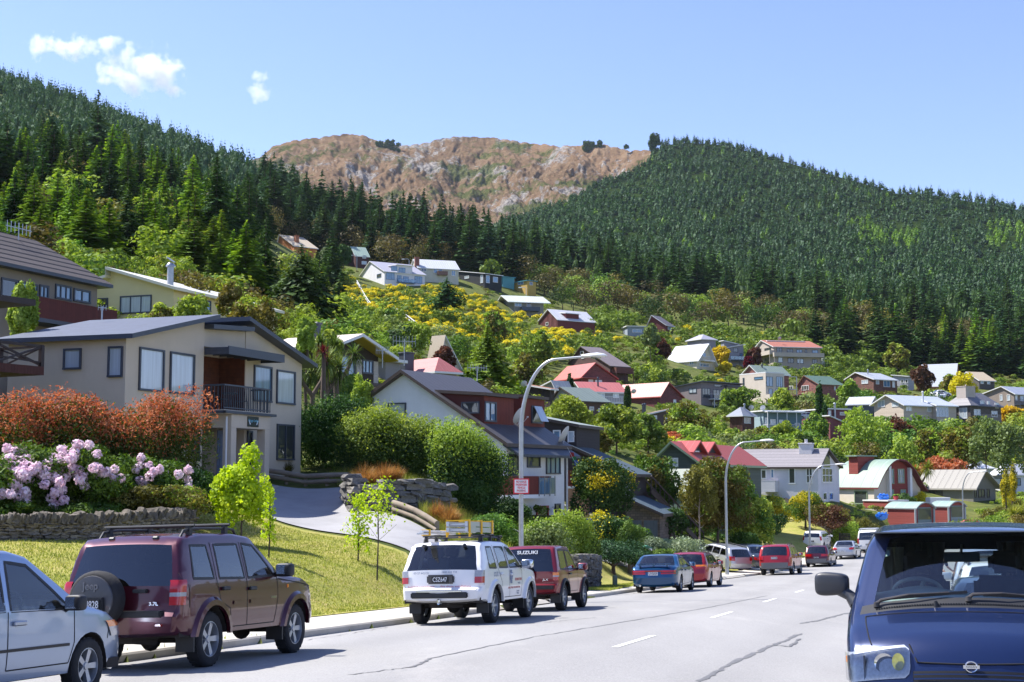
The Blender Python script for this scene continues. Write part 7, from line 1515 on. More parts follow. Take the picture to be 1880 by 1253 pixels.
curtain('curtain',[(2.45,-.70),(2.15,-.68),(1.95,-.5)],1.0,1.62,CUR);curtain('curtain',[(1.62,-.72),(1.5,-.5),(1.5,-.14)],.9,1.66,CURD);curtain('curtain',[(1.55,.72),(1.5,.5),(1.5,.36)],.9,1.66,CURD)
b=MB();b.box(2.93-c.xr,2.96-c.xr,-.14,.14,1.5,1.58);b.tube([(2.96-c.xr,0,1.56),(3.05-c.xr,0,1.64)],.012,6);b.build('rear_view_mirror',mat('mirror_grey',(70,78,80),.4,0),c.root,bevel=.02,seg=3,smooth=60)
for y,z,w_,m in((-.62,3.05,.07,'a'),(-.60,3.13,.08,'b')):
 b=MB();b.add([Vector(toppt(z+dx,y+dy,-.006))for dx,dy in((-.03,-w_/2),(-.03,w_/2),(.03,w_/2),(.03,-w_/2))],[(0,1,2,3)]);b.build('windscreen_label',mat('label_paper',(170,196,196),.7,.1,40),c.root)
b=MB();b.box(.2-c.xr,3.3-c.xr,-.7,.7,1.735,1.745);b.build('headlining',mat('headlining',(120,124,124),.9,.05),c.root)
# ---- cars parked behind the van on the far side, and a man by them
DKP=paint('midnight_paint',(30,40,54),.4,.28)
def oncoming(name,label,Y,left_px,spec,**k):
 i=i_d(Y);X=(left_px-940)/FPX*Y;q=np.array([X,Y])+np.array([-_T[i][0],-_T[i][1]])*0;off,zk=street(X,Y);o_=float(off[0])+spec['W']/2;i=i_d(Y);base=KL[i]+KN[i]*o_;dirv=-_T[i]
 rear=base-dirv*(spec['xf'])*1.0+dirv*spec['xr'];o2,zk2=street(rear[0],rear[1]);z=float(zk2[0]+camber(o2[0]))+(.0)
 return Car(name,label,spec,Vector((rear[0],rear[1],z)),atan2(dirv[1],dirv[0]),pitch=-.045,roll=.03,**k)
s1=sedan(4.5,1.36,paint=DKP);c1=oncoming('midnight_saloon','dark blue saloon facing the camera, seen through the blue van windscreen',19.5,1722,s1);c1.light('headlight',.6,.74,.5,.2,[(1,WHL)],'front');c1.plate(.45,'XK3172',dark=False,end='front')
s2=wagon(4.6,1.5,paint=WHT);c2=oncoming('white_estate','white estate car facing the camera behind the dark saloon, seen through the van windscreen',26.8,1742,s2);c2.light('headlight',.6,.76,.55,.2,[(1,WHL)],'front');c2.rails(.6,2.3,bars=(.9,2.0))
s3=dict(SPV);s3['paint']=SILV;s3['bump']=SILV;s3['regs']=[];s3['handm']=SILV;c3=oncoming('silver_suv','silver sport utility vehicle third in the row seen through the van windscreen',34.5,1740,s3);c3.light('headlight',.8,.95,.55,.2,[(1,WHL)],'front')
def person(pos,ang,label):
 root=empty('person',pos,ang,label,'person');SK=mat('skin',(196,146,120),.6,.05,10)
 J={'pel':(0,0,.95),'wst':(.02,0,1.1),'cst':(.05,0,1.32),'nk':(.09,0,1.5),'hd0':(.11,0,1.56),'hl':(0,.1,.9),'kl':(.04,.11,.5),'al':(0,.12,.09),'tl':(.16,.13,.04),'hr':(0,-.1,.9),'kr':(.02,-.12,.5),'ar':(-.06,-.13,.09),'tr':(.1,-.14,.04),'sl':(.06,.19,1.43),'el':(.1,.27,1.15),'wl':(.32,.24,1.05),'sr':(.06,-.19,1.43),'er':(.1,-.28,1.16),'wr':(.34,-.24,1.08)}
 def skin(name,chain,rad,m,par):
  ks=list(rad);me=bpy.data.meshes.new(name);me.from_pydata([J[k]if k in J else k for k in ks],[(ks.index(a_),ks.index(b_))for a_,b_ in chain],[]);o=link(name,me,m,par);md=o.modifiers.new('s','SKIN');md.use_smooth_shade=True
  for i,k in enumerate(ks):me.skin_vertices[0].data[i].radius=(rad[k],rad[k]*.8)
  me.skin_vertices[0].data[0].use_root=True;o.modifiers.new('d','SUBSURF').levels=1;o.modifiers['d'].render_levels=1;return o
 body=skin('body',[('pel','wst'),('wst','cst'),('cst','nk'),('nk','hd0'),('pel','hl'),('hl','kl'),('kl','al'),('al','tl'),('pel','hr'),('hr','kr'),('kr','ar'),('ar','tr'),('cst','sl'),('sl','el'),('el','wl'),('cst','sr'),('sr','er'),('er','wr')],{'pel':.13,'wst':.12,'cst':.14,'nk':.06,'hd0':.055,'hl':.085,'kl':.058,'al':.042,'tl':.035,'hr':.085,'kr':.058,'ar':.042,'tr':.035,'sl':.06,'el':.042,'wl':.028,'sr':.06,'er':.042,'wr':.028},SK,root)
 skin('shirt',[('wst','cst'),('cst','sl'),('sl','el'),('cst','sr'),('sr','er')],{'wst':.15,'cst':.165,'sl':.08,'el':.05,'sr':.08,'er':.05},mat('dark_tshirt',(30,32,40),.9,.1,8),root)
 skin('trousers',[('pel','hl'),('hl','kl'),('kl','al'),('pel','hr'),('hr','kr'),('kr','ar')],{'pel':.15,'hl':.1,'kl':.072,'al':.06,'hr':.1,'kr':.072,'ar':.06},mat('dark_jeans',(38,42,56),.9,.1,8),root)
 bm=bmesh.new();bmesh.ops.create_uvsphere(bm,u_segments=20,v_segments=14,radius=1)
 for v in bm.verts:x,y,z=v.co;v.co=((x*.098*(1+.06*(z<-.2))+(.012 if x>.9 and abs(z)<.25 else 0)),y*.076*(1-.25*max(0,-z)),z*.12)
 bmesh.ops.transform(bm,matrix=Matrix.Translation((.13,0,1.66)),verts=bm.verts);me=bpy.data.meshes.new('head');bm.to_mesh(me);bm.free();me.shade_smooth();hdm=link('head',me,SK,root)
 b=MB();b.lathe([(.001,.13),(.06,.115),(.088,.06),(.092,.01),(.088,-.01)],16,M=Matrix.Translation((.12,0,1.67))@Matrix.Diagonal((1.08,.92,1,1)));b.box(.19,.28,-.06,.06,1.675,1.69);b.build('cap',mat('black_cap',(20,20,24),.9,.05),hdm,smooth=50)
 b=MB();b.add([(.23,-.012,1.64),(.23,.012,1.64),(.245,0,1.635),(.225,0,1.68)],[(0,2,3),(2,1,3),(0,1,2)]);b.build('nose',SK,hdm);b=MB();b.box(.215,.222,-.02,.02,1.602,1.608);b.build('mouth',mat('lips',(150,90,84),.6,0),hdm)
 for s_ in(-1,1):b=MB();b.lathe([(.001,.012),(.009,.008),(.012,0)],8,M=Matrix.Translation((.214,s_*.03,1.662))@Matrix.Rotation(pi/2,4,'Y'));b.build('eye',mat('eye',(40,30,28),.3,0),hdm);b=MB();b.box(.11,.14,s_*.082-.006,s_*.082+.006,1.63,1.69);b.build('ear',SK,hdm,bevel=.004)
 for s_,w_ in((1,'wl'),(-1,'wr')):
  p=Vector(J[w_]);b=MB();b.tube([p,p+Vector((.05,-s_*.01,-.01)),p+Vector((.09,-s_*.01,-.015))],[.024,.034,.034],8)
  for k in range(4):q=p+Vector((.09,s_*(.022-.016*k),-.015));l=(.055,.07,.066,.05)[k];b.tube([q,q+Vector((l*.5,0,-.012)),q+Vector((l*.85,0,-.035))],[.009,.008,.006],6)
  q=p+Vector((.04,-s_*.03,-.005));b.tube([q,q+Vector((.03,-s_*.025,-.015)),q+Vector((.055,-s_*.03,-.03))],[.011,.01,.007],6);b.build('hand',SK,body,smooth=60)
 b=MB()
 for s_ in(-1,1):x0=0 if s_>0 else-.06;b.tube([(x0-.05,s_*.125,.05),(x0+.08,s_*.125,.05),(x0+.2,s_*.13,.035)],[.05,.055,.04],8)
 b.build('shoes',mat('dark_shoes',(30,28,28),.7,.05),root,smooth=60)
pp=P(1722,1000,44);off,zk=street(pp.x,pp.y);person(Vector((pp.x,pp.y,float(zk[0]+camber(off[0])))),radians(-60),'man in black cap and dark T-shirt standing by the cars behind the blue van')
# ================================================================ street furniture
def lamp_post(Y,px,H,label):
 p=at(px,Y);a=atan2(KN[i_d(Y)][1],KN[i_d(Y)][0]);root=empty('street_lamp',p,a,label,'street lamp','galvanised street lamps along the left kerb')
 b=MB();b.tube([(0,0,-.2),(0,0,.9)],[.11,.11],14);b.tube([(0,0,.9),(0,0,1.0)],[.11,.075],14)
 n=12;pts=[(0,0,1.0),(0,0,H*.35),(0,0,H*.68)];
 for k in range(1,n+1):t=k/n*pi/2;pts.append((1.15*(1-cos(t)),0,H*.68+(H*.3)*sin(t)))
 pts+=[(2.1,0,H*.988)];m=len(pts);b.tube(pts,[.075-.04*(i/m)for i in range(m)],12);b.build('pole',GALV,root,smooth=45)
 b=MB();q=[(1.95,.06,.0),(2.15,.11,.0),(2.45,.13,.01),(2.65,.10,.0),(2.75,.03,-.01)];vs=[]
 for x,w_,dz in q:
  for k in range(10):t=2*pi*k/10;vs.append((x,w_*cos(t),H*.99+dz+(.085 if sin(t)>0 else .05)*sin(t)*(w_/.12)))
 b.add(vs,[(i*10+k,i*10+(k+1)%10,(i+1)*10+(k+1)%10,(i+1)*10+k)for i in range(4)for k in range(10)]+[tuple(range(10)),tuple(range(40,50))]);b.build('lamp_head',mat('lamp_head_paint',(206,208,210),.45,.05,5),root,smooth=50)
 b=MB();b.lathe([(.001,-.075),(.08,-.05),(.09,0)],14,M=Matrix.Translation((2.4,0,H*.985))@Matrix.Diagonal((1.8,1,1,1)));b.build('lens',cleargl('lens_glass',(.85,.88,.9),1.5),root,smooth=50)
 b=MB();b.box(-.06,.06,-.125,-.1,.35,.75);b.build('access_door',GALV,root);return root
l1=lamp_post(44.4,957,7.5,'tall galvanised street lamp carrying the red and white parking sign')
lamp_post(80,1335,7.5,'galvanised street lamp rising beside the silver estate and leafy tree');lamp_post(106,1488,7.7,'galvanised street lamp between the white people carrier and the white street house');lamp_post(153,1770,8.0,'furthest galvanised street lamp in front of the taupe bungalow')
sgp=P(957,893,44.3);sg=empty('parking_sign',Vector((sgp.x,sgp.y-.12,sgp.z)),radians(8),'red and white sign reading NO LARGE PASSENGER VEHICLE PARKING on the first lamp post','sign')
w_,h_=.245,.235;b=MB();b.box(-w_,w_,-.004,.004,-h_,h_);bd=b.build('plate',mat('sign_red2',(206,40,56),.5,0),sg);b=MB();b.box(-w_+.035,w_-.035,-.0065,-.0045,-h_+.035,h_-.035);b.build('face',mat('sign_white2',(222,222,226),.5,0),bd)
for k,t in enumerate(('NO LARGE','PASSENGER','VEHICLE','PARKING')):text('lettering',t,bd,Matrix.Translation((0,-.008,.135-.092*k))@Matrix.Rotation(pi/2,4,'X'),.092,mat('sign_red2',(206,40,56)),.0006,cond=.72,bold=.003)
b=MB();b.tube([(0,.05,-.15),(0,.05,-.13)],.085,12);b.tube([(0,.05,.13),(0,.05,.15)],.085,12);b.build('bracket',GALV,sg)
p=at(1187,71.5);mb=empty('letterbox',p,.2,'white and green letterbox on a post between the blue saloon and the shrubs','letterbox');b=MB();b.box(-.03,.03,-.03,.03,-.2,1.1);b.build('post',mat('weathered_post',(120,116,108),.9,.1),mb);b=MB();b.box(-.24,.24,-.2,.2,1.1,1.32);b.build('box',PLW,mb,bevel=.02);b=MB();b.prism([(-.26,1.32),(-.26,1.36),(0,1.46),(.26,1.36),(.26,1.32)],'y',-.22,.22);b.build('lid',mat('green_lid',(60,120,96),.5,.05),mb)
p=at(1129,57.5);bo=empty('bollard',p,.3,'short grey-green timber bollard on the grass left of the blue saloon','bollard');b=MB();b.box(-.08,.08,-.08,.08,-.2,.42);b.box(-.07,.07,-.07,.07,.42,.45);b.build('post',mat('weathered_green',(126,138,122),.9,.1),bo,bevel=.01)
p=at(1173,65);st=empty('stake',p,0,'thin upright wooden stake behind the blue saloon boot','stake');b=MB();b.tube([(0,0,-.1),(.02,0,1.1)],.018,6);b.build('rod',mat('weathered_post',(120,116,108)),st)
def wbin(px,Y,lab,m):
 p=at(px,Y);r=empty('wheelie_bin',p,.4,lab,'bin');b=MB();b.add([(-.24,-.28,0),(.24,-.28,0),(.24,.28,0),(-.24,.28,0),(-.3,-.36,.95),(.3,-.36,.95),(.3,.36,.95),(-.3,.36,.95)],[(3,2,1,0),(4,5,6,7),(0,1,5,4),(1,2,6,5),(2,3,7,6),(3,0,4,7)]);b.build('body',m,r,bevel=.02);b=MB();b.box(-.32,.32,-.38,.4,.952,1.02);b.build('lid',m,r,bevel=.02)
wbin(1387,95,'dark green wheelie bin beside the crimson vehicle',mat('bin_green',(30,58,50),.6,.05));wbin(1093,76,'blue wheelie bin in shade below the dark hedge',mat('bin_blue',(26,50,110),.6,.05))
def fence(pts,h_,name,label,m,pitch=.16,rail=True):
 P_=[at(*q)for q in pts];r=empty(name,P_[0],0,label,'fence');o_=P_[0];b=MB();rb=MB();pb=MB()
 for a_,c_ in zip(P_,P_[1:]):
  d=c_-a_;n=int(d.length/pitch);ang=atan2(d.y,d.x)
  for k in range(n):
   q=a_.lerp(c_,k/n);z=G(q.x,q.y);M_=Matrix.Translation((q.x-o_.x,q.y-o_.y,z-o_.z))@Matrix.Rotation(ang,4,'Z');b.box(0,pitch*.62,-.012,.012,.05,h_,0,M_)
   if k%14==0:pb.box(-.05,.05,.03,.13,-.3,h_-.1,0,M_)
  for hh in(.3,h_-.3):rb.bar(Vector((a_.x,a_.y,G(a_.x,a_.y)+hh))-o_+Vector((0,.03,0)),Vector((c_.x,c_.y,G(c_.x,c_.y)+hh))-o_+Vector((0,.03,0)),.04,.08)
 b.build('pickets',m,r);rb.build('rail',m,r);pb.build('post',m,r)
fence([(1442,143),(1475,140),(1505,137),(1545,134)],1.25,'picket_fence','dark picket fence on the lawn in front of the white street house',mat('fence_wood',(74,66,62),.9,.15))
fence([(1541,131),(1562,130)],1.5,'board_fence','short solid dark board fence above the silver saloon',mat('fence_dark',(56,52,54),.9,.1),pitch=.1)
for k,(a_,c_,lab)in enumerate((((655,400),(690,330),'white zigzag stair handrail climbing the broom slope below the white house'),((728,322),(765,290),'white stair handrail in the middle of the broom slope'))):
 A=at(a_[0],a_[1]);B_=at(c_[0],c_[1]);r=empty('handrail',A,0,lab,'handrail');b=MB()
 for hh in(.6,1.2):
  for j in range(8):
   q0=A.lerp(B_,j/8);q1=A.lerp(B_,(j+1)/8);q0.z=G(q0.x,q0.y)+hh+.6;q1.z=G(q1.x,q1.y)+hh+.6;b.bar(q0-A,q1-A,.14)
 b.build('rail',TRIMW,r);b=MB()
 for j in range(9):q0=A.lerp(B_,j/8);q0.z=G(q0.x,q0.y);b.bar(q0-A,q0-A+Vector((0,0,1.8)),.12)
 b.build('baluster',TRIMW,r)
def aerial(px,py,pyb,Y,wpx,label,n=8):
 t=P(px,py,Y);bt=P(px,pyb,Y);r=empty('tv_aerial',bt,.3,label,'aerial');hh=t.z-bt.z;b=MB();b.tube([(0,0,0),(0,0,hh)],.03,6);b.build('mast',GALV,r);w_=wpx/FPX*Y;b=MB();b.bar((-w_/2,0,hh*.9),(w_/2,0,hh*.9),.03)
 for k in range(n):x=-w_/2+w_*k/(n-1);b.bar((x,0,hh*.9-min(.35,hh*.2)),(x,0,hh*.9+min(.35,hh*.2)),.018)
 b.build('elements',GALV,r)
aerial(187,563,587,55.5,14,'branching television aerial on the navy roof of the lodge',4);aerial(742,622,672,92,42,'tall television aerial left of the white chalet ridge');aerial(702,640,676,92,24,'lower television aerial beside the dark gable house');aerial(876,673,700,84,36,'television aerial over the far end of the white chalet ridge')
for px,py,pyb,Y,lab in((655,471,500,455,'small street lamp between the dark red cabin and the white house'),(751,478,492,450,'small street lamp left of the brick chimney on the upper row'),(966,530,552,440,'small street lamp under the ochre house')):
 t=P(px,py,Y);bt=P(px,pyb,Y);r=empty('hill_lamp',bt,0,lab,'street lamp');b=MB();hh=t.z-bt.z;b.tube([(0,0,-1),(0,0,hh),(-.4,0,hh+.4),(-1.6,0,hh+.3)],.1,6);b.build('pole',GALV,r);b=MB();b.box(-2.4,-1.5,-.2,.2,hh+.2,hh+.45);b.build('lamp_head',TRIMW,r)
 # ---- stone walls
def rocks(name,pts,hh,thick,label,cap=True,seed=1,sz=(.16,.4),m=None,courses=None,capm=None):
 """pts: ground points; stones are laid in courses along the line"""
 rd=random.Random(seed);P_=[Vector(p)for p in pts];o_=P_[0].copy();r=empty(name,o_,0,label,'wall');b=MB();cb=MB()
 def stone(b,M_,l,d_,h_):
  bm=bmesh.new();bmesh.ops.create_cube(bm,size=1);bmesh.ops.subdivide_edges(bm,edges=bm.edges[:],cuts=1,use_grid_fill=True)
  for v in bm.verts:
   v.co=Vector((v.co.x*l,v.co.y*d_,v.co.z*h_))*(1-.1*(v.co.length>.8))+Vector((rd.uniform(-1,1)*l*.06,rd.uniform(-1,1)*d_*.12,rd.uniform(-1,1)*h_*.1))
  b.add([M_@v.co for v in bm.verts],[tuple(v.index for v in f.verts)for f in bm.faces]);bm.free()
 for a_,c_ in zip(P_,P_[1:]):
  d=c_-a_;Ln=Vector((d.x,d.y)).length;ang=atan2(d.y,d.x);z=-.1
  while z<hh-.02:
   ch=rd.uniform(sz[0]*.5,sz[0]);x=-rd.random()*.2
   while x<Ln:
    l=rd.uniform(sz[1]*.4,sz[1]);q=a_+d*((x+l/2)/Ln);q.z+=z+ch/2
    stone(b,Matrix.Translation(q-o_)@Matrix.Rotation(ang,4,'Z')@Matrix.Translation((0,rd.uniform(-.03,.03),0))@Matrix.Rotation(rd.uniform(-.06,.06),4,'Y'),l*.97,thick,ch*.96);x+=l
   z+=ch
  if cap:
   x=0
   while x<Ln:
    l=rd.uniform(.07,.14);hc=rd.uniform(.2,.32);q=a_+d*((x+l/2)/Ln);q.z+=hh+hc/2-.04
    stone(cb,Matrix.Translation(q-o_)@Matrix.Rotation(ang,4,'Z')@Matrix.Rotation(.35+rd.uniform(-.15,.15),4,'Y'),l,thick*1.15,hc);x+=l*.9
 b.build('stones',m or STN,r,recalc=True)
 if cap:cb.build('coping_stones',capm or STN2,r,recalc=True)
def stone_mat(name,c1,c2,c3):
 n=N(name);f=n.noise(2.6,6,.7);g=n.noise(14,5,.7);ge=n.n('NewGeometry');rr=n.n('ValToRGB');n.l(ge.outputs['Random Per Island'],rr.inputs[0]);cr=rr.color_ramp;cr.elements[0].color=L(c1);cr.elements[1].color=L(c2);e=cr.elements.new(.5);e.color=L(c3)
 c=n.mix(.4,rr.outputs[0],n.ramp(g,[(.35,scl(L(c1),.6)),(.65,scl(L(c2),1.2))]));n.l(c,n.b.inputs['Base Color']);n.b.inputs['Roughness'].default_value=.9;n.bump(g,.7,.03);return n.m
STN=stone_mat('schist_stone','#5c554c','#938a7a','#776c5e');STN2=stone_mat('schist_coping','#46413c','#7c7468','#5e574e');STN3=stone_mat('blue_grey_rock','#4c4c4e','#8a857c','#6a6865')
wl=[at(-60,36.6),at(60,37.2),at(170,38.2),at(260,39.0),at(345,40.6)]
rocks('garden_wall',wl,.46,.42,'dry-stone garden wall with upright coping stones under the rhododendrons',seed=3,sz=(.11,.34))
rocks('boulder_wall',[at(640,54.6),at(655,53.4),at(700,52.9),at(760,53.6),at(815,55.2)],.95,.6,'stacked grey rock retaining wall beside the driveway under the tussock grass',cap=False,seed=5,sz=(.3,.95),m=STN3)
rocks('corner_wall',[at(1055,53.5),at(1085,54.8),at(1092,57)],1.25,.5,'rough stone wall corner behind the dark red small four-wheel drive',cap=False,seed=8,sz=(.24,.5),m=STN3)
def bank(name,A,B,dz,m,**k):return patch(name,A,B,m,dz,24,6,**k)
# ---- log barriers beside the drive
LOG=mat('weathered_log',(140,128,112),.9,.2,3,bump=.6,bscale=20)
def logs(pts,label):
 P_=[at(*q[:2])+Vector((0,0,q[2]))for q in pts];r=empty('log_barrier',P_[0],0,label,'barrier');o_=P_[0]
 for dz,rad in((0,.10),(-.24,.09)):
  b=MB()
  for a_,c_ in zip(P_,P_[1:]):b.tube([a_-o_+Vector((0,0,dz)),(a_+c_)/2-o_+Vector((0,.02,dz+.01)),c_-o_+Vector((0,0,dz))],[rad,rad*1.05,rad*.95],10)
  b.build('log',LOG,r,smooth=50)
 for q in P_+[(a_+c_)/2 for a_,c_ in zip(P_,P_[1:])]:b=MB();o2=q-o_+Vector((0,.13,0));b.tube([o2+Vector((0,0,-.7)),o2+Vector((0,0,.06))],.08,9);b.build('post',LOG,r,smooth=50)
logs([(490,59.2,.42),(560,58.5,.42),(640,57.6,.42)],'double log barrier along the upper edge of the driveway in front of the tussocks');logs([(722,51.9,.42),(762,50.9,.42),(802,49.9,.40)],'double log barrier running down from the rock wall behind the white four-wheel drive')
# ================================================================ planting near the street
g_=LM
def hedge(name,line,wd,h_,n,leaf,kind,label,cat='hedge',K=60,second=None,seed=1,wav=.25,clump=.5,asp=.5,base=0,sub='flowers',zt=None,low=0):
 """clipped or loose hedge along a ground line: clumps on a swept section"""
 g=rng(seed);P_=[Vector(p)for p in line];o_=P_[0].copy();r=empty(name,o_,0,label,cat);A=np.array([tuple(p-o_)for p in P_]);d=np.concatenate([[0],np.cumsum(np.linalg.norm(np.diff(A[:,:2],axis=0),axis=1))])
 t=g.random(K)*d[-1];c=np.stack([np.interp(t,d,A[:,i])for i in range(3)],1);hh=h_*(1-wav*.5+wav*(np.sin(t*1.9+seed)*.5+.5)*.6+wav*.5*g.random(K));zf=g.random(K)**.85
 tang=np.stack([np.interp(t+.5,d,A[:,i])-np.interp(t-.5,d,A[:,i])for i in range(2)],1);tang=tang/(np.linalg.norm(tang,axis=1)[:,None]+1e-9);nn=np.stack([-tang[:,1],tang[:,0]],1)
 s=(g.random(K)*2-1)*(wd-clump*.6);c[:,:2]+=nn*s[:,None];c[:,2]+=base+low+clump*.5+(hh-clump*1.1-low)*zf
 cr=clump*(.7+.6*g.random(K));k=g.choice(K,n,p=cr**2/(cr**2).sum());dd=unit(g.normal(size=(n,3))+[0,0,.35]);p=c[k]+dd*(cr[k]*(1.05-.4*g.random(n)**2+.1*g.normal(size=n)))[:,None]
 V=quads(p,unit(dd+.7*g.normal(size=p.shape)),leaf*(.6+.8*g.random(n)),asp,g).reshape(-1,4,3)
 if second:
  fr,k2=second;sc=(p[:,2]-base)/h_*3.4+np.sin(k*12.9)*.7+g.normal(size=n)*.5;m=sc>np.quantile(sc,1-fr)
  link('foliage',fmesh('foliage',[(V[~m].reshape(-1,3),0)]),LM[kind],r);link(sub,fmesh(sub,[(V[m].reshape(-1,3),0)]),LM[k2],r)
 else:link('foliage',fmesh('foliage',[(V.reshape(-1,3),0)]),LM[kind],r)
 b=MB();rd=random.Random(seed)
 for j in range(int(d[-1]/1.1)+2):
  q=[np.interp(j*1.1,d,A[:,i])for i in range(3)]
  for _ in range(3):b.tube([(q[0],q[1],q[2]-.2),(q[0]+rd.uniform(-.4,.4),q[1]+rd.uniform(-.4,.4),q[2]+h_*.6)],[.035,.015],5)
 b.build('stems',BARKD,r);return r
hedge('photinia_hedge',[at(-80,43),at(40,43),at(150,43.5),at(260,44.5),at(345,46)],1.2,3.15,84000,.055,'photg','tall red-tipped hedge in front of the lodge wall',K=240,second=(.29,'photinia'),sub='red_tips',seed=2,wav=.3,clump=.6,asp=.38,base=0)
def rhodo(px,Y,h_,r_,label,seed,n=9000,fl=9,flr=.17):
 p=at(px,Y);root=crown_tree('rhododendron',p,h_,r_,'rhodo',label,'shrub',n=n,leaf=.075,trunk=.05,K=26,tr=.05,clump=.4,asp=.36,low=-.5,seed=seed,zmin=.05)
 g=rng(seed+9);V=[]
 for k in range(fl):
  a=g.random()*6.28;e=g.uniform(-.25,.9);rr=sqrt(max(0,1-e*e))*1.02;a=-pi/2+g.normal()*.95;c_=np.array([cos(a)*rr*r_,sin(a)*rr*r_,h_*.52+e*h_*.5]);
  for j in range(int(g.integers(2,5))):o_=c_+g.normal(size=3)*flr*.8;d_=unit(g.normal(size=(70,3)));V.append(quads(o_+d_*flr*(.55+.3*g.random((70,1))),unit(d_+.5*g.normal(size=(70,3))),.05*(.7+.6*g.random(70)),.8,g))
 link('blossom',fmesh('blossom',[(np.concatenate(V),0)]),LM['blossom'],root)
rhodo(-10,39.6,1.75,1.3,'pink rhododendron cut by the left edge of the picture',21,fl=12);rhodo(75,40.4,2.0,1.4,'big pink rhododendron in full bloom left of the red-tipped bush, second from the edge',22,fl=34,n=11000,flr=.17);rhodo(160,40.8,2.15,1.3,'tall lilac rhododendron in the middle of the bed',23,fl=15);rhodo(270,42.0,1.75,1.1,'pale pink rhododendron nearest the lodge, with few blooms',24,fl=9,n=7000)
crown_tree('dark_shrub',at(355,43.2),1.7,.95,'deep','glossy dark green shrub at the right end of the red-tipped hedge','shrub',n=7000,leaf=.06,trunk=.05,seed=31,asp=.4);crown_tree('olive_shrub',at(298,40.9),1.15,1.35,'olive','low yellow-green shrub spilling over the end of the garden wall','shrub',n=8000,leaf=.045,trunk=.03,seed=32,second=(.3,'light'));crown_tree('dark_shrub',at(225,41.6),1.3,1.1,'deep','dark shady shrub between the lilac and pale pink rhododendrons','shrub',n=7000,leaf=.055,trunk=.03,seed=33)
for i,(px,Y,h_,r_,n)in enumerate(((-30,38.6,.9,.9,3000),(45,38.9,.8,.9,3000),(120,39.3,.85,1.0,3500),(190,39.8,.7,.8,2500))):crown_tree('low_shrub',at(px,Y),h_,r_,'rhodo',['low green shrub behind the wall coping at the left edge','low green shrub on the wall under the big pink rhododendron','low green shrub on the wall under the lilac rhododendron','small green shrub on the wall between the rhododendrons'][i],'shrub',n=n,leaf=.06,trunk=.02,seed=40+i,asp=.4)
crown_tree('young_maple',at(443,41.8),2.75,.82,'lime','bright lime-green young tree on the lawn, fullest of the four',n=5200,leaf=.062,trunk=.13,K=34,tr=.035,clump=.34,push=.35,seed=51,asp=.7,limbs=10)
def sapling(px,Y,h_,lab,seed,n=420,r_=.3,bare=.5,upper=False):
 p=at(px,Y);root=empty('sapling',p,0,lab,'tree','thin young trees on the lawn');g=rng(seed);b=MB();V=[]
 b.tube([(0,0,-.1),(.03,0,h_*.5),(.0,.02,h_)],[.024,.017,.008],7)
 for k in range(14):
  t=bare*.5+(1-bare*.5)*k/13;a=k*2.4;l=r_*(1.1-.5*t)*(.7+.5*g.random());q=np.array([0,0,h_*t*.95]);e=q+np.array([cos(a)*l,sin(a)*l,l*.9]);b.tube([tuple(q),tuple(e)],[.008,.004],4)
  if upper and t<.55:continue
  m=n//14;d_=g.normal(size=(m,3))*[.35,.35,.4]*l*1.1;V.append(quads(e*.6+q*.4+d_,unit(g.normal(size=(m,3))+[0,0,.5]),.05*(.6+.7*g.random(m)),.65,g))
 b.build('stem',BARKD,root);link('leaves',fmesh('leaves',[(np.concatenate(V),0)]),LM['lime'],root)
sapling(493,38,1.75,'thin sapling beside the fullest lime tree, above the maroon vehicle bonnet',61,420,.22);sapling(657,42,1.9,'bushy yellow-green sapling on the lawn left of the vase-shaped one',62,800,.36,.3);sapling(692,40,2.55,'vase-shaped sapling with bare lower twigs right of the bushy one',63,620,.62,.9,upper=True)
for i,(px,Y,h_,r_,n,lab)in enumerate(((672,55.6,1.25,.8,900,'large golden-brown tussock nearest the driveway above the rock wall'),(705,56.3,1.15,.7,800,'golden-brown tussock in the middle of the row above the rock wall'),(726,56.8,1.0,.55,500,'smaller tussock at the right of the row above the rock wall'),(802,51.6,1.0,.45,500,'left tussock of the pair below the rock wall'),(825,51.2,1.15,.62,850,'right and taller tussock of the pair below the rock wall'),(905,49.0,.7,.5,400,'low dull tussock just right of the ladder'),(497,60.5,.9,.4,350,'small reddish tussock against the lodge wall by the porch'),(528,61.0,.75,.4,300,'small tussock under the lower lodge window'))):tuft('tussock',at(px,Y),h_,r_,n,'tuss' if i<5 else 'olive',lab,wd=.012,seed=70+i,lean=1.1)
def scatter_blades(name,poly,n,h_,kind,label,seed=1,wd=.008):
 g=rng(seed);c=np.array([tuple(at(*q)[:2])for q in poly]);V=[]
 lo=c.min(0);hi=c.max(0);pts=lo+(hi-lo)*g.random((n*3,2));ins=np.zeros(len(pts),bool);j=len(c)-1
 for i in range(len(c)):
  cr=((c[i,1]>pts[:,1])!=(c[j,1]>pts[:,1]))&(pts[:,0]<(c[j,0]-c[i,0])*(pts[:,1]-c[i,1])/(c[j,1]-c[i,1]+1e-12)+c[i,0]);ins^=cr;j=i
 pts=pts[ins][:n];z=ground(pts[:,0],pts[:,1])+.02;B_=np.column_stack([pts,z]);m=len(B_);a=g.random(m)*6.28;hh=h_*(.5+.8*g.random(m));q=np.stack([-np.sin(a),np.cos(a),0*a],1)*wd;ln=np.stack([np.cos(a),np.sin(a),0*a],1)*(hh*.5)[:,None];up=np.array([0,0,1.])*hh[:,None]
 V=np.stack([B_-q,B_+q,B_+ln*.9+up+q*.2,B_+ln*.9+up-q*.2],1).reshape(-1,3);o=link(name,fmesh(name,[(V,0)]),LM[kind]);tag(o,label,kind='stuff');return o
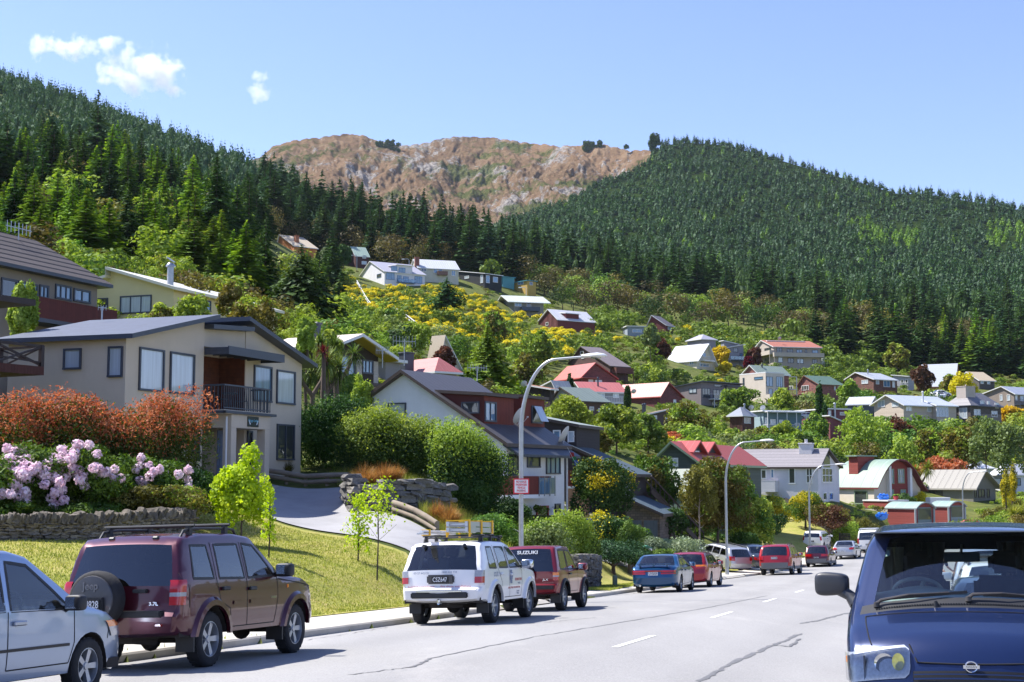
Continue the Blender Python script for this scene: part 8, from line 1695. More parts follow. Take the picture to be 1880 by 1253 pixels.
scatter_blades('bank_grass',[(770,52.5),(830,49),(900,47),(955,46),(1040,53),(960,57),(860,58),(780,56)],26000,.42,'grassb','long green and straw grass on the bank below the clipped hedge',1)
scatter_blades('wall_top_grass',[(640,55.5),(700,54),(760,54.3),(836,56),(860,59),(700,62),(600,60)],14000,.3,'grassb','rough grass on the bed above the rock wall',2)
scatter_blades('lawn_blades',[(-200,33),kerbcol(16,-1.85),kerbcol(24,-1.85),kerbcol(32,-1.85),kerbcol(39,-1.85),(740,45),(640,46),(500,47.5),(400,48.5),(345,41),(170,38),(0,36.5)],80000,.05,'grassb','short blades of the mown lawn',3,wd=.012)
scatter_blades('verge_blades',[(1060,52),(1090,56.5),(1150,60.5),(1172,62),(1160,58),(1120,52)],12000,.07,'grassb','grass blades on the verge left of the blue saloon',4,wd=.012)
scatter_blades('kerb_weeds',[kerbcol(19,-.02),kerbcol(23,-.02),kerbcol(27,-.02),kerbcol(27,-.18),kerbcol(19,-.18)],500,.07,'grassb','weeds in the kerb joint',5)
hT=lambda px,Y,top:P(px,top,Y).z-G(P(px,top,Y).x,Y)
hedge('shaded_hedge',[at(556,64),at(600,63.5),at(650,64)],1.3,hT(600,63.5,765)+.3,22000,.065,'deep','dark hedge in the shade of the lodge',K=100,seed=4,clump=.8)
hedge('clipped_hedge',[at(650,60.5),at(720,60.2),at(800,60.5)],1.3,hT(730,60.3,775)+.3,44000,.055,'deep','long clipped green hedge in front of the white chalet gable',K=150,seed=5,clump=.75,wav=.22,second=(.34,'light'),sub='sunlit_top_leaves')  # lighter leaves by height put the sunlit top into the hedge colour
hedge('domed_hedge',[at(815,57.2),at(850,57.2),at(880,57.6),at(892,58)],1.2,hT(860,57.3,768)-.75,52000,.05,'deep','tall domed hedge at the corner left of the lamp post',K=170,seed=6,clump=.7,wav=.15,second=(.34,'light'),sub='sunlit_top_leaves')  # same painted sunlit top: upper leaves lighter than the body
crown_tree('light_bush',at(600,67),hT(600,67,740),1.1,'light','light green bush top between the lodge corner and the chalet','shrub',n=6000,leaf=.08,trunk=.1,seed=71);crown_tree('light_bush',at(664,80),hT(664,80,690),.9,'light','pale green bush between the dark gable house and the white chalet','shrub',n=6000,leaf=.09,trunk=.1,seed=72)
NS=[(937,60,hT(937,60,920),.85,'deep','rounded dark shrub left of the lamp post',.05),(900,52,hT(900,52,945),1.1,'mid','low spreading shrub above the white vehicle bonnet',.045),(1000,52.5,hT(1000,52.5,958),1.0,'sage','broad pale-tipped shrub right of the lamp post',.05),(1035,56.5,hT(1035,56.5,940),1.15,'light','bright mounded shrub in front of the red door',.05),(1068,57.5,hT(1068,57.5,955),.75,'mid','green shrub at the corner of the rough stone wall',.05),(960,55,1.0,.7,'mid','small shrub at the foot of the lamp post',.045),(1103,78,hT(1103,78,845),1.65,'deep','tall dark hedge-like bush with golden top beside the balcony',.075),(1118,70,2.2,1.3,'deep','dark green shrub below the golden-topped bush',.06),(1156,69,2.5,.72,'mid','clipped upright conifer-like shrub in front of the stone garage',.045),(1126,66,1.5,1.6,'firblue','spreading blue-green weeping shrub over the second driveway',.05),(1160,70,1.2,1.2,'deep','dark shrub behind the letterbox',.05),(1196,75,1.5,1.2,'grey','dusty grey-green shrub left of the pale bush',.05),(1247,77,2.1,1.75,'grey','round pale bush behind the red estate',.055),(1222,74,1.3,1.2,'mid','green shrub at the foot of the pale bush',.05)]
for i,(px,Y,h_,r_,k,lab,lf)in enumerate(NS):crown_tree('shrub',at(px,Y),h_,r_,k,lab,'shrub',n=20000 if h_>4 else 7000,leaf=lf,trunk=.03,K=30,seed=90+i,clump=.38,low=-.3,second=(.34,'yellow')if 'golden' in lab else((.35,'light')if k=='sage' else None),ry=r_*.9)
crown_tree('red_flower_shrub',at(1176,71),1.3,.5,'mid','shrub with small red flowers beside the clipped conifer','shrub',n=2200,leaf=.05,trunk=.05,seed=120,second=(.25,'redf'))
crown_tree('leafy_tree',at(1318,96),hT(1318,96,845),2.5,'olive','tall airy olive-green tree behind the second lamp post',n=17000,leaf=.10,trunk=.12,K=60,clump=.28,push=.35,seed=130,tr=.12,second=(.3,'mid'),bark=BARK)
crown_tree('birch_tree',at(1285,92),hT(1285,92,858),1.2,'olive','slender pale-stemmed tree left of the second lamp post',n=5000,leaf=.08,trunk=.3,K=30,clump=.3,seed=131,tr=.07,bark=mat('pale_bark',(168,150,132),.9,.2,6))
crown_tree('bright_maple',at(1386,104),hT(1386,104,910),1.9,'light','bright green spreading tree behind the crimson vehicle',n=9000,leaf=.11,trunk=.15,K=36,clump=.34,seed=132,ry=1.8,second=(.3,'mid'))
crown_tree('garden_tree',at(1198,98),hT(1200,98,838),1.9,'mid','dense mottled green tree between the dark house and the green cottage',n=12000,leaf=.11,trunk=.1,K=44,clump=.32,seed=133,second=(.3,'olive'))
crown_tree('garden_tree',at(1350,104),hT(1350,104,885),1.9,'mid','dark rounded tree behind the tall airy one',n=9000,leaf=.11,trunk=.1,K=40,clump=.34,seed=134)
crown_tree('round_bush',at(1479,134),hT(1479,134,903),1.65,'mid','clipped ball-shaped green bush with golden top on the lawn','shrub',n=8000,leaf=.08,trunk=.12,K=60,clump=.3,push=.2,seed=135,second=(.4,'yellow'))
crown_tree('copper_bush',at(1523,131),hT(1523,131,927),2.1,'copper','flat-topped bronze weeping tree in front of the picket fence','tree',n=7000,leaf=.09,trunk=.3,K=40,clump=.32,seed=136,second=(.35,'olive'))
crown_tree('yellow_shrub',at(1425,128),hT(1425,128,912),1.5,'yellow','yellow-green shrub at the foot of the white street house','shrub',n=4500,leaf=.09,trunk=.08,seed=137,second=(.5,'light'))
for i,(px,Y,h_,r_,k,lab)in enumerate(((1550,133,2.9,1.7,'light','feathery light bush above the white work van'),(1580,136,3.0,1.8,'olive','airy olive bush left of the blue tarpaulin on the bank'),(1410,116,2.4,1.6,'deep','dark shrub in shade right of the bright maple'),(1355,97,2.2,1.6,'mid','green shrub behind the silver estate bonnet'),(1375,99,2.0,1.2,'deep','dark green shrub beside the wheelie bin'),(1232,90,2.2,1.2,'deep','dark shrub at the foot of the outside stair'),(1275,96,1.6,1.4,'mid','shrub under the green cottage window'))):crown_tree('shrub',at(px,Y),h_,r_,k,lab,'shrub',n=3800,leaf=.085,trunk=.03,seed=140+i)
for i,(px,Y,h_,r_,k,lab)in enumerate(((1665,160,2.4,1.9,'deep','dark shrub on the terrace beside the flowerpot'),(1690,168,2.6,1.2,'gorse','yellow flowering bush under the barrel roof eave'),(1795,140,2.9,2.6,'mid','glossy rounded bush right of the furthest lamp post'),(1765,150,2.6,1.6,'light','pale green bush behind the furthest lamp post'),(1840,145,3.2,2.4,'light','light green bush at the right edge beyond the blue van'),(1880,140,3.4,2.4,'olive','olive bush cut by the right edge beyond the blue van'),(1815,160,3.2,1.4,'olive','straw-coloured bush in front of the taupe bungalow gable'),(1742,147,1.2,1.2,'light','small flowering clump in front of the second garage'))):crown_tree('shrub',at(px,Y),h_,r_,k,lab,'shrub',n=4000,leaf=.1,trunk=.03,seed=150+i)
for px,Y,h_,lab in((1848,178,5.2,'left narrow golden conifer of the pair by the white hip-roofed house'),(1859,179,5.6,'right narrow golden conifer of the pair by the white hip-roofed house')):crown_tree('column_conifer',at(px,Y),h_,.62,'yellow',lab,'tree',n=2500,leaf=.1,trunk=.03,K=26,seed=int(px),second=(.4,'olive'),clump=.4)
for px,Y,h_,r_,hd_,lab,k_ in((597,73,5.2,1.1,4,'large many-headed cabbage tree right of the lodge corner','palm'),(572,70,5.0,.85,2,'cabbage tree against the lodge corner','palm'),(616,78,6.2,.9,3,'cabbage tree in front of the dark gable house','palm'),(1693,172,6.4,1.4,2,'shaggy cabbage tree between barrel-roofed house and bungalow','flax'),(1872,150,4.6,1.6,2,'cabbage tree at the right edge beside the golden conifers','flax'),(1845,142,2.6,1.6,1,'low spiky cabbage tree above the glossy bush','flax')):cabbage_tree('cabbage_tree',at(px,Y),h_,lab,hd_,r_,int(px),kind=k_)
cabbage_tree('red_cordyline',at(592,66)+Vector((0,0,0)),5.9,'dark red spiky cordyline beside the lodge eave',1,.55,5,kind='maple',skirt=False)
for px,Y,lab in((1728,168,'left clump of golden flax on the white planter'),(1742,168,'right clump of golden flax on the white planter')):tuft('flax',at(px,Y)+Vector((0,0,.9)),1.9,1.3,90,'flax',lab,wd=.06,seed=int(px))
p=at(1645,159);pt=empty('flowerpot',P(1645,919,158),0,'red flowerpot with a small green plant on the terrace','flowerpot');b=MB();b.lathe([(.001,0),(.2,0),(.3,.45),(.27,.45),(.26,.38),(.001,.38)],14);b.build('pot',mat('red_pot',(176,50,60),.5,.05),pt,smooth=40);link('plant',fmesh('plant',[(leafcloud(3,300,.08,8,(.35,.35,.2),(0,0,.6)),0)]),LM['light'],pt)
pl=empty('planter',P(1708,921,165),radians(20),'long white planter trough between terrace and bungalow','planter');b=MB();b.box(0,2.8,0,.9,-1.5,.45);b.build('trough',TRIMW,pl,bevel=.03)
fg=empty('prayer_flags',P(1042,822,80),0,'string of small coloured prayer flags hanging beside the white chalet balcony','flags');b=MB();e=P(1082,868,80)-P(1042,822,80);pts=[e*(k/10)-Vector((0,0,.35*(1-(2*k/10-1)**2)))for k in range(11)];b.tube(pts,.01,4);b.build('cord',TRIMW,fg)
for k,cc_ in enumerate(((150,40,40),(40,110,60),(60,90,170),(210,210,205),(40,80,170),(160,50,40),(50,120,70),(200,160,50))):q=pts[k+1];b=MB();b.add([q,q+Vector((.24,0,-.02)),q+Vector((.26,.03,-.3)),q+Vector((.02,.04,-.28))],[(0,1,2,3)]);b.build('flag',mat('flag_%d'%k,cc_,.8,0),fg)
tf=empty('timber_fence',P(1040,965,82),radians(60),'tall plain timber fence between the white chalet and the dark bush','fence');b=MB()
for k in range(9):b.box(k*.32,k*.32+.3,-.02,.02,-1,2.1)
b.build('boards',mat('honey_timber',(150,112,76),.85,.12,3),tf)
# ================================================================ trees and shrubs on the hill
R9=random.Random(42);G9=rng(42)
CMESH={}
def bushmesh(kind,v,tall=0,second=None,n=620,bark=True):
 key=(kind,v,tall,second)
 if key not in CMESH:
  V=leafcloud(1000+v*7+len(kind),n,.042 if not tall else .034,16+4*tall,(.5,.5,.46),(0,0,.52),.42,.4,.62,-.6,.1)
  Ls=[(V,0)];ms=[LM[kind]]
  if second:
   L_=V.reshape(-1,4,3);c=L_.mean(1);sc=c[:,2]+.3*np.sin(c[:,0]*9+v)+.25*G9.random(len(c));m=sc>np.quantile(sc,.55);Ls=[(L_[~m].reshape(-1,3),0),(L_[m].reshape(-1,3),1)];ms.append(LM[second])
  Ls.append((quadtrunk(.5,.035)*[1,1,1]*np.array([1,1,.5]),len(ms)));ms.append(BARKD)
  me=fmesh('tree_mesh',Ls)
  for m_ in ms:me.materials.append(m_)
  CMESH[key]=me
 return CMESH[key]
def conmesh(kind,v,lod=1):
 key=('con',kind,v,lod)
 if key not in CMESH:
  if lod==1:V=conifer(200+v,1,(.2,.17,.23,.19,.26)[v%5],24,10,4,.28,.06+.05*(v%3),1.25,.35)
  else:V=conifer(300+v,1,(.2,.17,.23)[v%3],15,7,2,.28,.06,1.5,.35)
  me=fmesh('conifer_mesh',[(V,0),(quadtrunk(.9,.011)*[1,1,1]+[0,0,0],1)]);V2=None
  me.materials.append(LM[kind]);me.materials.append(BARK);CMESH[key]=me
 return CMESH[key]
def blocked(px,Y,top,base,hwpx,strict=.55):
 for x0,y0,x1,y1,Yh in HBOX:
  if Y<Yh+4 and px+hwpx>x0 and px-hwpx<x1 and top<y1-(y1-y0)*(1-strict)and base>y0:return True
  if abs(Y-Yh)<14 and x0-4<px<x1+4 and Y>=Yh:return True
 return False
IND=[]
def put(kind,px,Y,h_,r_,second=None,con=False,z=None):
 p=at(px,Y)
 if z is not None:p.z=z
 col,row=colrow(p.x,p.y,p.z);hp=h_/Y*FPX;return dict(kind=kind,p=p,h=h_,r=r_,second=second,con=con,size=hp*(r_/Y*FPX),px=float(col),top=float(row)-hp,base=float(row),Y=Y)
ZL=dict(left='{} on the slope above the lodge and cream house',ridge='{} in the belt of forest behind the upper row of houses',belt='{} in the forest belt below the right-hand wooded hill',low='{} in the dark stand above the houses at right',top='{} high on the left-hand wooded ridge')
def zone(zn,px0,px1,Y0,Y1,n,kinds,h0,h1,rr,mind=.55,test=None,con=True,strict=.55,second=None):
 out=[];tries=0;ps=[]
 while len(out)<n and tries<n*30:
  tries+=1;px=R9.uniform(px0,px1);Y=Y0+(Y1-Y0)*R9.random()
  if test and not test(px,Y):continue
  h_=R9.uniform(h0,h1);r_=h_*rr*R9.uniform(.8,1.25)
  X=(px-940)/FPX*Y
  if any((X-a)**2+(Y-b)**2<(mind*(r_+c))**2 for a,b,c in ps):continue
  d=put(R9.choice(kinds),px,Y,h_,r_,second,con)
  if blocked(px,Y,d['top'],d['base'],r_/Y*FPX,strict):continue
  ps.append((X,Y,r_));d['zone']=zn;out.append(d)
 return out
def H_con(px,top,base,Y,wpx,kind,label,seed,**k):
 p=at(px,Y);z0=p.z;h_=(P(px,top,Y).z-z0);return con_tree('conifer',p,h_,kind,label,R=wpx*.78/FPX*Y/h_,seed=seed,**k)
H_con(552,446,615,168,150,'fir','broad dark conifer standing alone right of the lodge roof',11,levels=30,per=14,segs=6,bare=.02,ragged=.3)
H_con(486,392,540,180,66,'fir','pointed dark conifer just left of the broad one',12,levels=28,per=12,segs=5,bare=.04)
H_con(176,166,330,320,84,'firblue','tallest scraggly conifer with bare trunk against the left ridge',13,levels=22,per=7,segs=5,bare=.3,ragged=.6,droop=.15)
H_con(395,278,500,225,120,'fir','large dark conifer rising above the others in the middle of the left slope',14,levels=34,per=12,segs=6,bare=.05)
H_con(130,322,478,172,92,'young','bright green conifer above the brown tiled roof',15,levels=28,per=12,segs=5,bare=.03)
H_con(232,330,500,190,80,'fir','conifer behind the cream house flue, left of the largest',16,levels=28,per=11,segs=5)
H_con(60,310,440,210,80,'young','yellow-green conifer at the left behind the broom',17,levels=26,per=11,segs=5,bare=.03)
H_con(455,318,470,260,62,'fir','slim conifer right of the largest one',18,levels=28,per=10,segs=5)
H_con(380,470,545,140,40,'mid','small conifer behind the cream house roof',19,levels=22,per=10,segs=4,bare=.02)
H_con(290,350,470,205,60,'fir','dark conifer left of the steel flue',20,levels=26,per=10,segs=5)
H_con(895,592,728,150,130,'young','tall drooping bright green conifer above the white chalet ridge',21,levels=30,per=14,segs=5,bare=.02,droop=.5,ragged=.25)
H_con(820,508,600,318,66,'fir','conifer with bare lower trunk in the middle of the broom slope',22,levels=18,per=10,segs=5,bare=.42)
def H_tree(px,top,Y,rpx,kind,label,n=2600,leaf=None,trunk=.08,name='tree',cat='tree',**k):
 p=at(px,Y);h_=P(px,top,Y).z-p.z
 if h_<.5:h_=1.5
 rm_=rpx/FPX*Y;trunk=trunk if name=='cypress' else max(trunk,min(.68,1-2.6*rm_/h_))
 return crown_tree(name,p,h_,rpx/FPX*Y,kind,label,cat,n=n,leaf=leaf or .0011*Y+.03,trunk=trunk,K=40,clump=.32,seed=int(px)+int(Y),limbs=5,**k)
for a in((1195,598,318,17,'willow','tall soft green poplar-like tree left of the copper tree'),(1211,624,335,21,'copper','dark copper-leaved tree left of the white A-frame'),(1323,636,366,17,'yellow','golden-yellow tree right of the white A-frame'),(1332,666,352,10,'yellow','small golden shrub under the grey cube house'),(1374,657,370,11,'maple','maroon maple below the long beige house'),(1360,711,290,36,'mid','dense round glossy tree left of the cream cube house'),(1437,716,290,26,'light','rounded light tree in front of the cream cube house'),(1385,640,380,14,'copper','grey-brown bushy tree left of the long beige house'),(1262,738,208,46,'olive','large olive tree left of the brown box house'),(1132,746,150,52,'mid','large dense green tree above the green chalet roof'),(1042,728,138,44,'light','loose light green tree between the lamp and the dense green tree'),(1190,760,165,30,'mid','green tree right of the dense one'),(1085,790,118,34,'olive','twiggy olive tree above the teal roof'),(1584,750,210,50,'light','big bright green layered tree above the barrel roof'),(1652,768,222,26,'copper','bronze-tipped tree right of the bright green one'),(1708,786,215,38,'olive','large olive-brown rounded tree, left of the pair'),(1762,784,212,40,'olive','large olive-brown rounded tree, right of the pair'),(1812,770,208,34,'willow','drooping grey-green willow left of the other'),(1858,780,205,40,'willow','drooping grey-green willow at the right edge'),(1722,838,200,50,'photinia','wide red-tipped bush behind the taupe bungalow'),(1648,628,402,22,'olive','tall yellow-olive tree above the brown brick house'),(1694,674,345,20,'copper','bare purplish tree in front of the white tiled roof'),(1768,684,318,24,'yellow','olive-gold rounded tree left of the tan roof'),(1743,690,325,18,'olive','smaller olive tree beside the gold one'),(1500,757,240,26,'mid','green tree behind the cypress'),(1560,700,318,20,'light','light green shrubby tree right of the brick house'),(1440,775,232,28,'light','pale green tree in front of the blue-grey house'),(1395,785,225,30,'olive','brownish green tree below the blue-grey balcony'),(1345,790,222,26,'mid','green tree below the brown box house'),(1300,800,200,22,'grey','grey-green low tree left of the second lamp arm'),(1238,795,190,24,'photinia','orange-tipped bush above the green chalet roof'),(1480,800,205,24,'deep','dark tree above the white house chimney'),(1860,748,290,26,'yellow','golden green tree under the right-hand balcony house'),(1800,768,262,28,'deep','clipped dark hedge-like tree below the charcoal house'),(1705,772,262,22,'deep','dark round bush in front of the cream gable house'),(760,590,200,30,'light','tall light green poplar cluster left of the pale steep roof'),(706,570,240,30,'mid','green tree on the slope above the dark gable house'),(672,585,220,24,'mid','rounded dark green tree above the dark gable house'),(905,575,300,26,'olive','grey-olive tree on the broom slope'),(988,610,270,30,'mid','rounded green tree at the foot of the broom'),(965,650,215,30,'olive','blossoming olive tree left of the lamp head'),(812,640,150,24,'copper','thin bronze tree in front of the pale steep roof'),(600,455,420,14,'grey','grey-green tree by the dark red cabin'),(630,450,430,16,'deep','dark rounded tree left of the dark red cabin'),(1228,742,232,30,'mid','ivy-green tree beside the maroon gable'),(1505,640,430,16,'light','light shrub beside the camper van'),(560,585,75,20,'light','pale tree top between lodge and dark gable house'),(345,545,80,40,'light','flowering light bush over the lodge roof ridge'),(300,556,80,30,'olive','olive bush over the lodge roof ridge'),(425,520,90,28,'olive','feathery olive tree behind the lodge roof'),(465,548,84,46,'olive','wide pale olive tree behind the lodge gable'),(600,612,84,26,'light','light tree over the pale roof of the dark gable house'),(32,525,54,26,'light','yellow-green tree between the dark deck and the tiled house'),(640,690,84,22,'mid','shrub below the dark gable house'),(700,700,96,28,'light','light green tree right of the dark gable house')):
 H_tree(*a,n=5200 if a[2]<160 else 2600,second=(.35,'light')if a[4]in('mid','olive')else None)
for px,top,Y,rp,lab in((1506,706,255,7,'tall narrow dark cypress in front of the long maroon house'),(1513,745,250,8,'lower dark cypress beside the tall narrow one'),(1152,710,232,7,'small columnar cypress at the right end of the picket verandah'),(1048,690,225,6,'small columnar cypress left of the picket verandah')):
 H_tree(px,top,Y,rp,'fir',lab,n=1800,name='cypress')
T=[]
T+=zone('left',-120,530,150,235,46,['fir','young','young','young','mid'],7,12,.36,.5,test=lambda px,Y:not(200<px<300 and Y<175))
T+=zone('left',-120,590,235,430,120,['fir','firblue','fir','young'],11,18,.3,.48)
T+=zone('left',430,645,300,455,45,['fir','fir','young'],9,15,.32,.45)
T+=zone('ridge',480,960,475,640,120,['fir','firblue'],17,25,.27,.42)
T+=zone('belt',960,1900,520,700,130,['fir','firblue','fir'],15,24,.29,.42)
T+=zone('low',1490,1910,428,490,60,['fir','fir','young'],13,20,.3,.4)
beech=zone('beech',850,1560,462,530,80,['beech','olive','mid','beech','deep'],8,12,.5,.5,con=False)+zone('beech',490,860,470,530,30,['beech','beech'],8,13,.5,.5,con=False)+zone('beech',-100,560,170,420,42,['beech','olive','mid','light'],5,10,.5,.6,con=False)+zone('beech',1560,1900,470,560,22,['beech','olive'],8,12,.5,.5,con=False)
sage=zone('edge',1080,1620,405,460,90,['sage','light','mid','light','grey'],3.5,7,.55,.45,con=False)
gard=zone('garden',560,1900,175,405,300,['light','mid','olive','deep','sage','light','mid'],2.2,5,.6,.55,con=False,strict=.75,test=lambda px,Y:not(600<px<1050 and 245<Y<425)or R9.random()<.5)+zone('garden',520,1000,110,175,30,['light','mid','olive'],2.5,4,.6,.6,con=False)
gard+=zone('garden',1180,1900,200,330,110,['light','mid','olive','deep','sage','mid'],3.5,6.5,.55,.6,con=False,strict=.8)
leftb=zone('leftbush',-100,560,100,160,40,['light','mid','light','olive'],2,4,.6,.6,con=False)
def place(d,label,group,name):
 if d['con']:me=conmesh(d['kind'],R9.randrange(5));o=bpy.data.objects.new(name,me);o.scale=(d['r']/.21,d['r']/.21,d['h']);
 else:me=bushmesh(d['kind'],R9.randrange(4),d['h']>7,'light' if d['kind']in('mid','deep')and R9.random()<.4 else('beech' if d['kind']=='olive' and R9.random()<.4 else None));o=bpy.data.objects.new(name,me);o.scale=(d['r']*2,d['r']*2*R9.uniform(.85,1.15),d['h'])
 COL.objects.link(o);o.location=d['p'];o.rotation_euler=(0,0,R9.random()*6.28);o['label']=label;o['category']='tree' if(d['con']or d['h']>4.5)else 'shrub';o['group']=group;return o
cons=sorted(T,key=lambda d:-d['size']);nc_=0
CN=dict(fir='dark green conifer',firblue='blue-green conifer',young='bright yellow-green conifer',mid='mid green conifer')
WH_=dict(left='on the left slope above the lodge',ridge='in the forest strip behind the upper row of houses',belt='in the forest belt below the right-hand wooded hill',low='in the dark stand above the houses at right')
ORD=['largest','second largest','third largest','fourth largest','fifth largest','sixth largest','seventh largest','eighth largest','ninth largest','tenth largest','eleventh largest','twelfth largest']+[w+' largest' for w in 'thirteenth fourteenth fifteenth sixteenth seventeenth eighteenth nineteenth twentieth twenty-first twenty-second twenty-third twenty-fourth twenty-fifth twenty-sixth twenty-seventh twenty-eighth twenty-ninth thirtieth'.split()]
def relabel(L_,names):
 by={}
 for d in L_:
  y=d['base']-(d['base']-d['top'])*.5;hn,hx_,hy=min(HALL,key=lambda q:(q[1]-d['px'])**2+2.2*(q[2]-y)**2);dx,dy=d['px']-hx_,y-hy
  far_=hypot(dx,dy)>130;rel=('left of' if dx<0 else 'right of')if abs(dx)>1.3*abs(dy)else('above' if dy<0 else 'below')
  if abs(dy)>.45*abs(dx)and rel in('left of','right of'):rel=('above and ' if dy<0 else 'below and ')+rel
  by.setdefault(names[d['kind']]+' '+('well ' if far_ else '')+rel+' the '+hn,[]).append(d)
 for k,v in by.items():
  v.sort(key=lambda d:-d['size'])
  for i,d in enumerate(v):d['label']=(ORD[i]+' ' if len(v)>1 and i<len(ORD)else '')+k
relabel(cons[:285],CN)
for d in cons[:285]:place(d,d['label'],CN[d['kind']]+'s '+WH_[d['zone']],'conifer')
BN=dict(beech='brownish rounded tree',olive='olive green rounded tree',light='light green bush',mid='mid green bush',deep='dark green bush',sage='pale sage green bush',grey='grey-green bush',young='bright bush')
WB_=dict(beech='at the foot of the conifer forest',edge='along the lower edge of the forest at right',garden='among the hillside houses',leftbush='on the slope behind the lodge roofs')
bl=sorted(beech+sage+gard+leftb,key=lambda d:-d['size'])
relabel(bl[:295],BN)
for d in bl[:295]:place(d,d['label'],BN[d['kind']]+' kind '+WB_[d['zone']],'tree' if d['h']>4.5 else 'bush')
def mass(name,items,kind,label,protos,vary=.2):
 V=[]
 for x,y,z,h_,r_ in items:
  a=R9.random()*6.28;c,s_=cos(a),sin(a);p=protos[R9.randrange(len(protos))]
  q=np.empty_like(p);q[:,0]=(p[:,0]*c-p[:,1]*s_)*r_+x;q[:,1]=(p[:,0]*s_+p[:,1]*c)*r_+y;q[:,2]=p[:,2]*h_+z;V.append(q)
 if V:tag(link(name,fmesh(name,[(np.concatenate(V),0)]),LM[kind]),label,kind='stuff')
SP3=[conifer(700+i,1,1,8,6,1,.12,.08,.62,.35)for i in range(8)];CF2=[conifer(400+i,1,.2,13,7,2,.28,.05,1.5)*[5,5,1]for i in range(4)]
for kd in('fir','firblue'):mass('conifer_forest',[(d['p'].x,d['p'].y,d['p'].z,d['h'],d['r'])for d in cons[285:]if(d['kind']=='firblue')==(kd=='firblue')],kd,'more conifers crowding the forest belt',CF2)
items=[]
for _ in range(2600):
 px=R9.uniform(-200,700);Y=420+560*R9.random()**.9;Y=Y if px<470 else max(Y,530);items.append((px,Y))
pts=np.array([((px-940)/FPX*Y,Y)for px,Y in items]);z=ground(pts[:,0],pts[:,1])
mass('ridge_forest',[(x,y,zz_,R9.uniform(6,15),R9.uniform(2.4,4.6))for(x,y),zz_ in zip(pts,z)],'firblue','dense conifer forest covering the left-hand ridge',SP3)
it2=[]
for _ in range(900):px=R9.uniform(900,2100);Y=R9.uniform(560,760);it2.append(((px-940)/FPX*Y,Y))
pts=np.array(it2);z=ground(pts[:,0],pts[:,1]);mass('belt_forest',[(x,y,zz_,R9.uniform(12,19),R9.uniform(2.6,4))for(x,y),zz_ in zip(pts,z)],'fir','dense conifer forest in the valley below the right-hand wooded hill',SP3+[])
fl={'firblue':[],'fir':[],'young':[]}
px=862.
while px<2050:
 v=0.
 crest=np.interp(px,cc[:,0],cc[:,1]);nr=int((610-crest)/5.6)
 for k in range(nr+1):
  v=R9.random()**.95 if k else 1;q=px+R9.uniform(-5,5);p=fh(q,v);gn=.5+.5*sin(p.x*.013+3*sin(p.y*.008))*cos(p.y*.011+2*sin(p.x*.007));s_=R9.uniform(6.5,12.5)*(.8+.5*gn)*(1 if v>.3 else 1.15)
  edge=1.0 if q>1200 else .8
  row=626.5-0;lar=(1555<q<1690 and .60<v<.74)or(1810<q and .70<v<.88)
  kd='young' if lar and R9.random()<.7 else('fir' if R9.random()<.35+.5*gn else 'firblue' if R9.random()<.95 else 'young')
  fl[kd].append((p.x,p.y,p.z-.5,s_*edge,R9.uniform(3.2,5.8)*(.85+.3*gn)))
 px+=7.6
for kd,lb in(('firblue','dense blue-green conifer forest covering the right-hand hill'),('fir','darker green conifers mixed through the forest of the right-hand hill'),('young','paler larch patches in the forest of the right-hand hill')):mass('hill_forest',fl[kd],kd,lb,SP3)
mk=[(700+R9.uniform(-8,34),R9.uniform(264,284),2300)for _ in range(60)]+[(1075+R9.uniform(-2,30),R9.uniform(265,284),2230)for _ in range(60)]+[(1150,274,2190)]*3+[(1196+R9.uniform(0,12),R9.uniform(255,290),1680)for _ in range(30)]
mass('crest_trees',[tuple(P(a,b,c_))+(8,5)for a,b,c_ in mk],'deep','dark tree clumps on the crest of the bare mountain',[leafcloud(9,90,.22,8,(.9,.9,.5),(0,0,.4))])
B9=[leafcloud(500+i,230,.075,12,(.55,.55,.42),(0,0,.42),.42,.4,.7,-.5)*[1.8,1.8,1]for i in range(4)]
mass('scrub',[(d['p'].x,d['p'].y,d['p'].z,d['h'],d['r'])for d in bl[295:]],'mid','further garden shrubs and scrub between the hillside houses',B9)
def gz(n,px0,px1,Y0,Y1,test=None,h0=1.2,h1=2.4,strict=.8):
 o=[]
 t=0
 while len(o)<n and t<n*12:
  t+=1;px=R9.uniform(px0,px1);Y=R9.uniform(Y0,Y1);p=at(px,Y);col,row=colrow(p.x,p.y,p.z)
  if test and not test(float(col),float(row),Y):continue
  h_=R9.uniform(h0,h1)
  if Y<230 and float(street(p.x,p.y)[0][0])>-3.2:continue
  if blocked(px,Y,row-h_/Y*FPX,row,5,strict):continue
  o.append((p.x,p.y,p.z,h_,h_*.62))
 return o
slope=lambda c_,r_,Y:590<c_<1060 and 500+max(0,(c_-640))*.14<r_<560+(c_-590)*.28
gs=gz(600,590,1120,230,425,slope)+gz(60,600,1100,330,425)+gz(50,-60,260,110,165,h0=.9,h1=1.8)+gz(46,1060,1420,370,460)+gz(20,1130,1900,180,360,h0=1,h1=1.6)
gold=[];green=[]
mass('broom',[(x,y,z_,h_,r_)for x,y,z_,h_,r_ in gs],'light','green stems of the broom scrub on the open slope',B9)
mass('broom_flowers',[(x,y,z_+h_*.12,h_,r_*1.02)for x,y,z_,h_,r_ in gs if R9.random()<.8],'gorse','bright yellow broom flowers on the open slope',[leafcloud(600+i,240,.07,10,(.55,.55,.42),(0,0,.46),.45,.3,.7,-.1,.4)*[1.8,1.8,1]for i in range(4)])
mass('slope_scrub',gz(1500,560,1900,150,470,h0=.8,h1=1.9,strict=.9),'olive','low olive scrub and rough grass between the gardens',B9);mass('slope_scrub',gz(1500,560,1900,150,470,h0=.8,h1=2.1,strict=.9),'light','low green scrub between the gardens',B9);mass('slope_scrub',gz(500,-100,580,90,260,h0=.6,h1=1.6),'light','low green scrub on the slope above the lodge',B9)
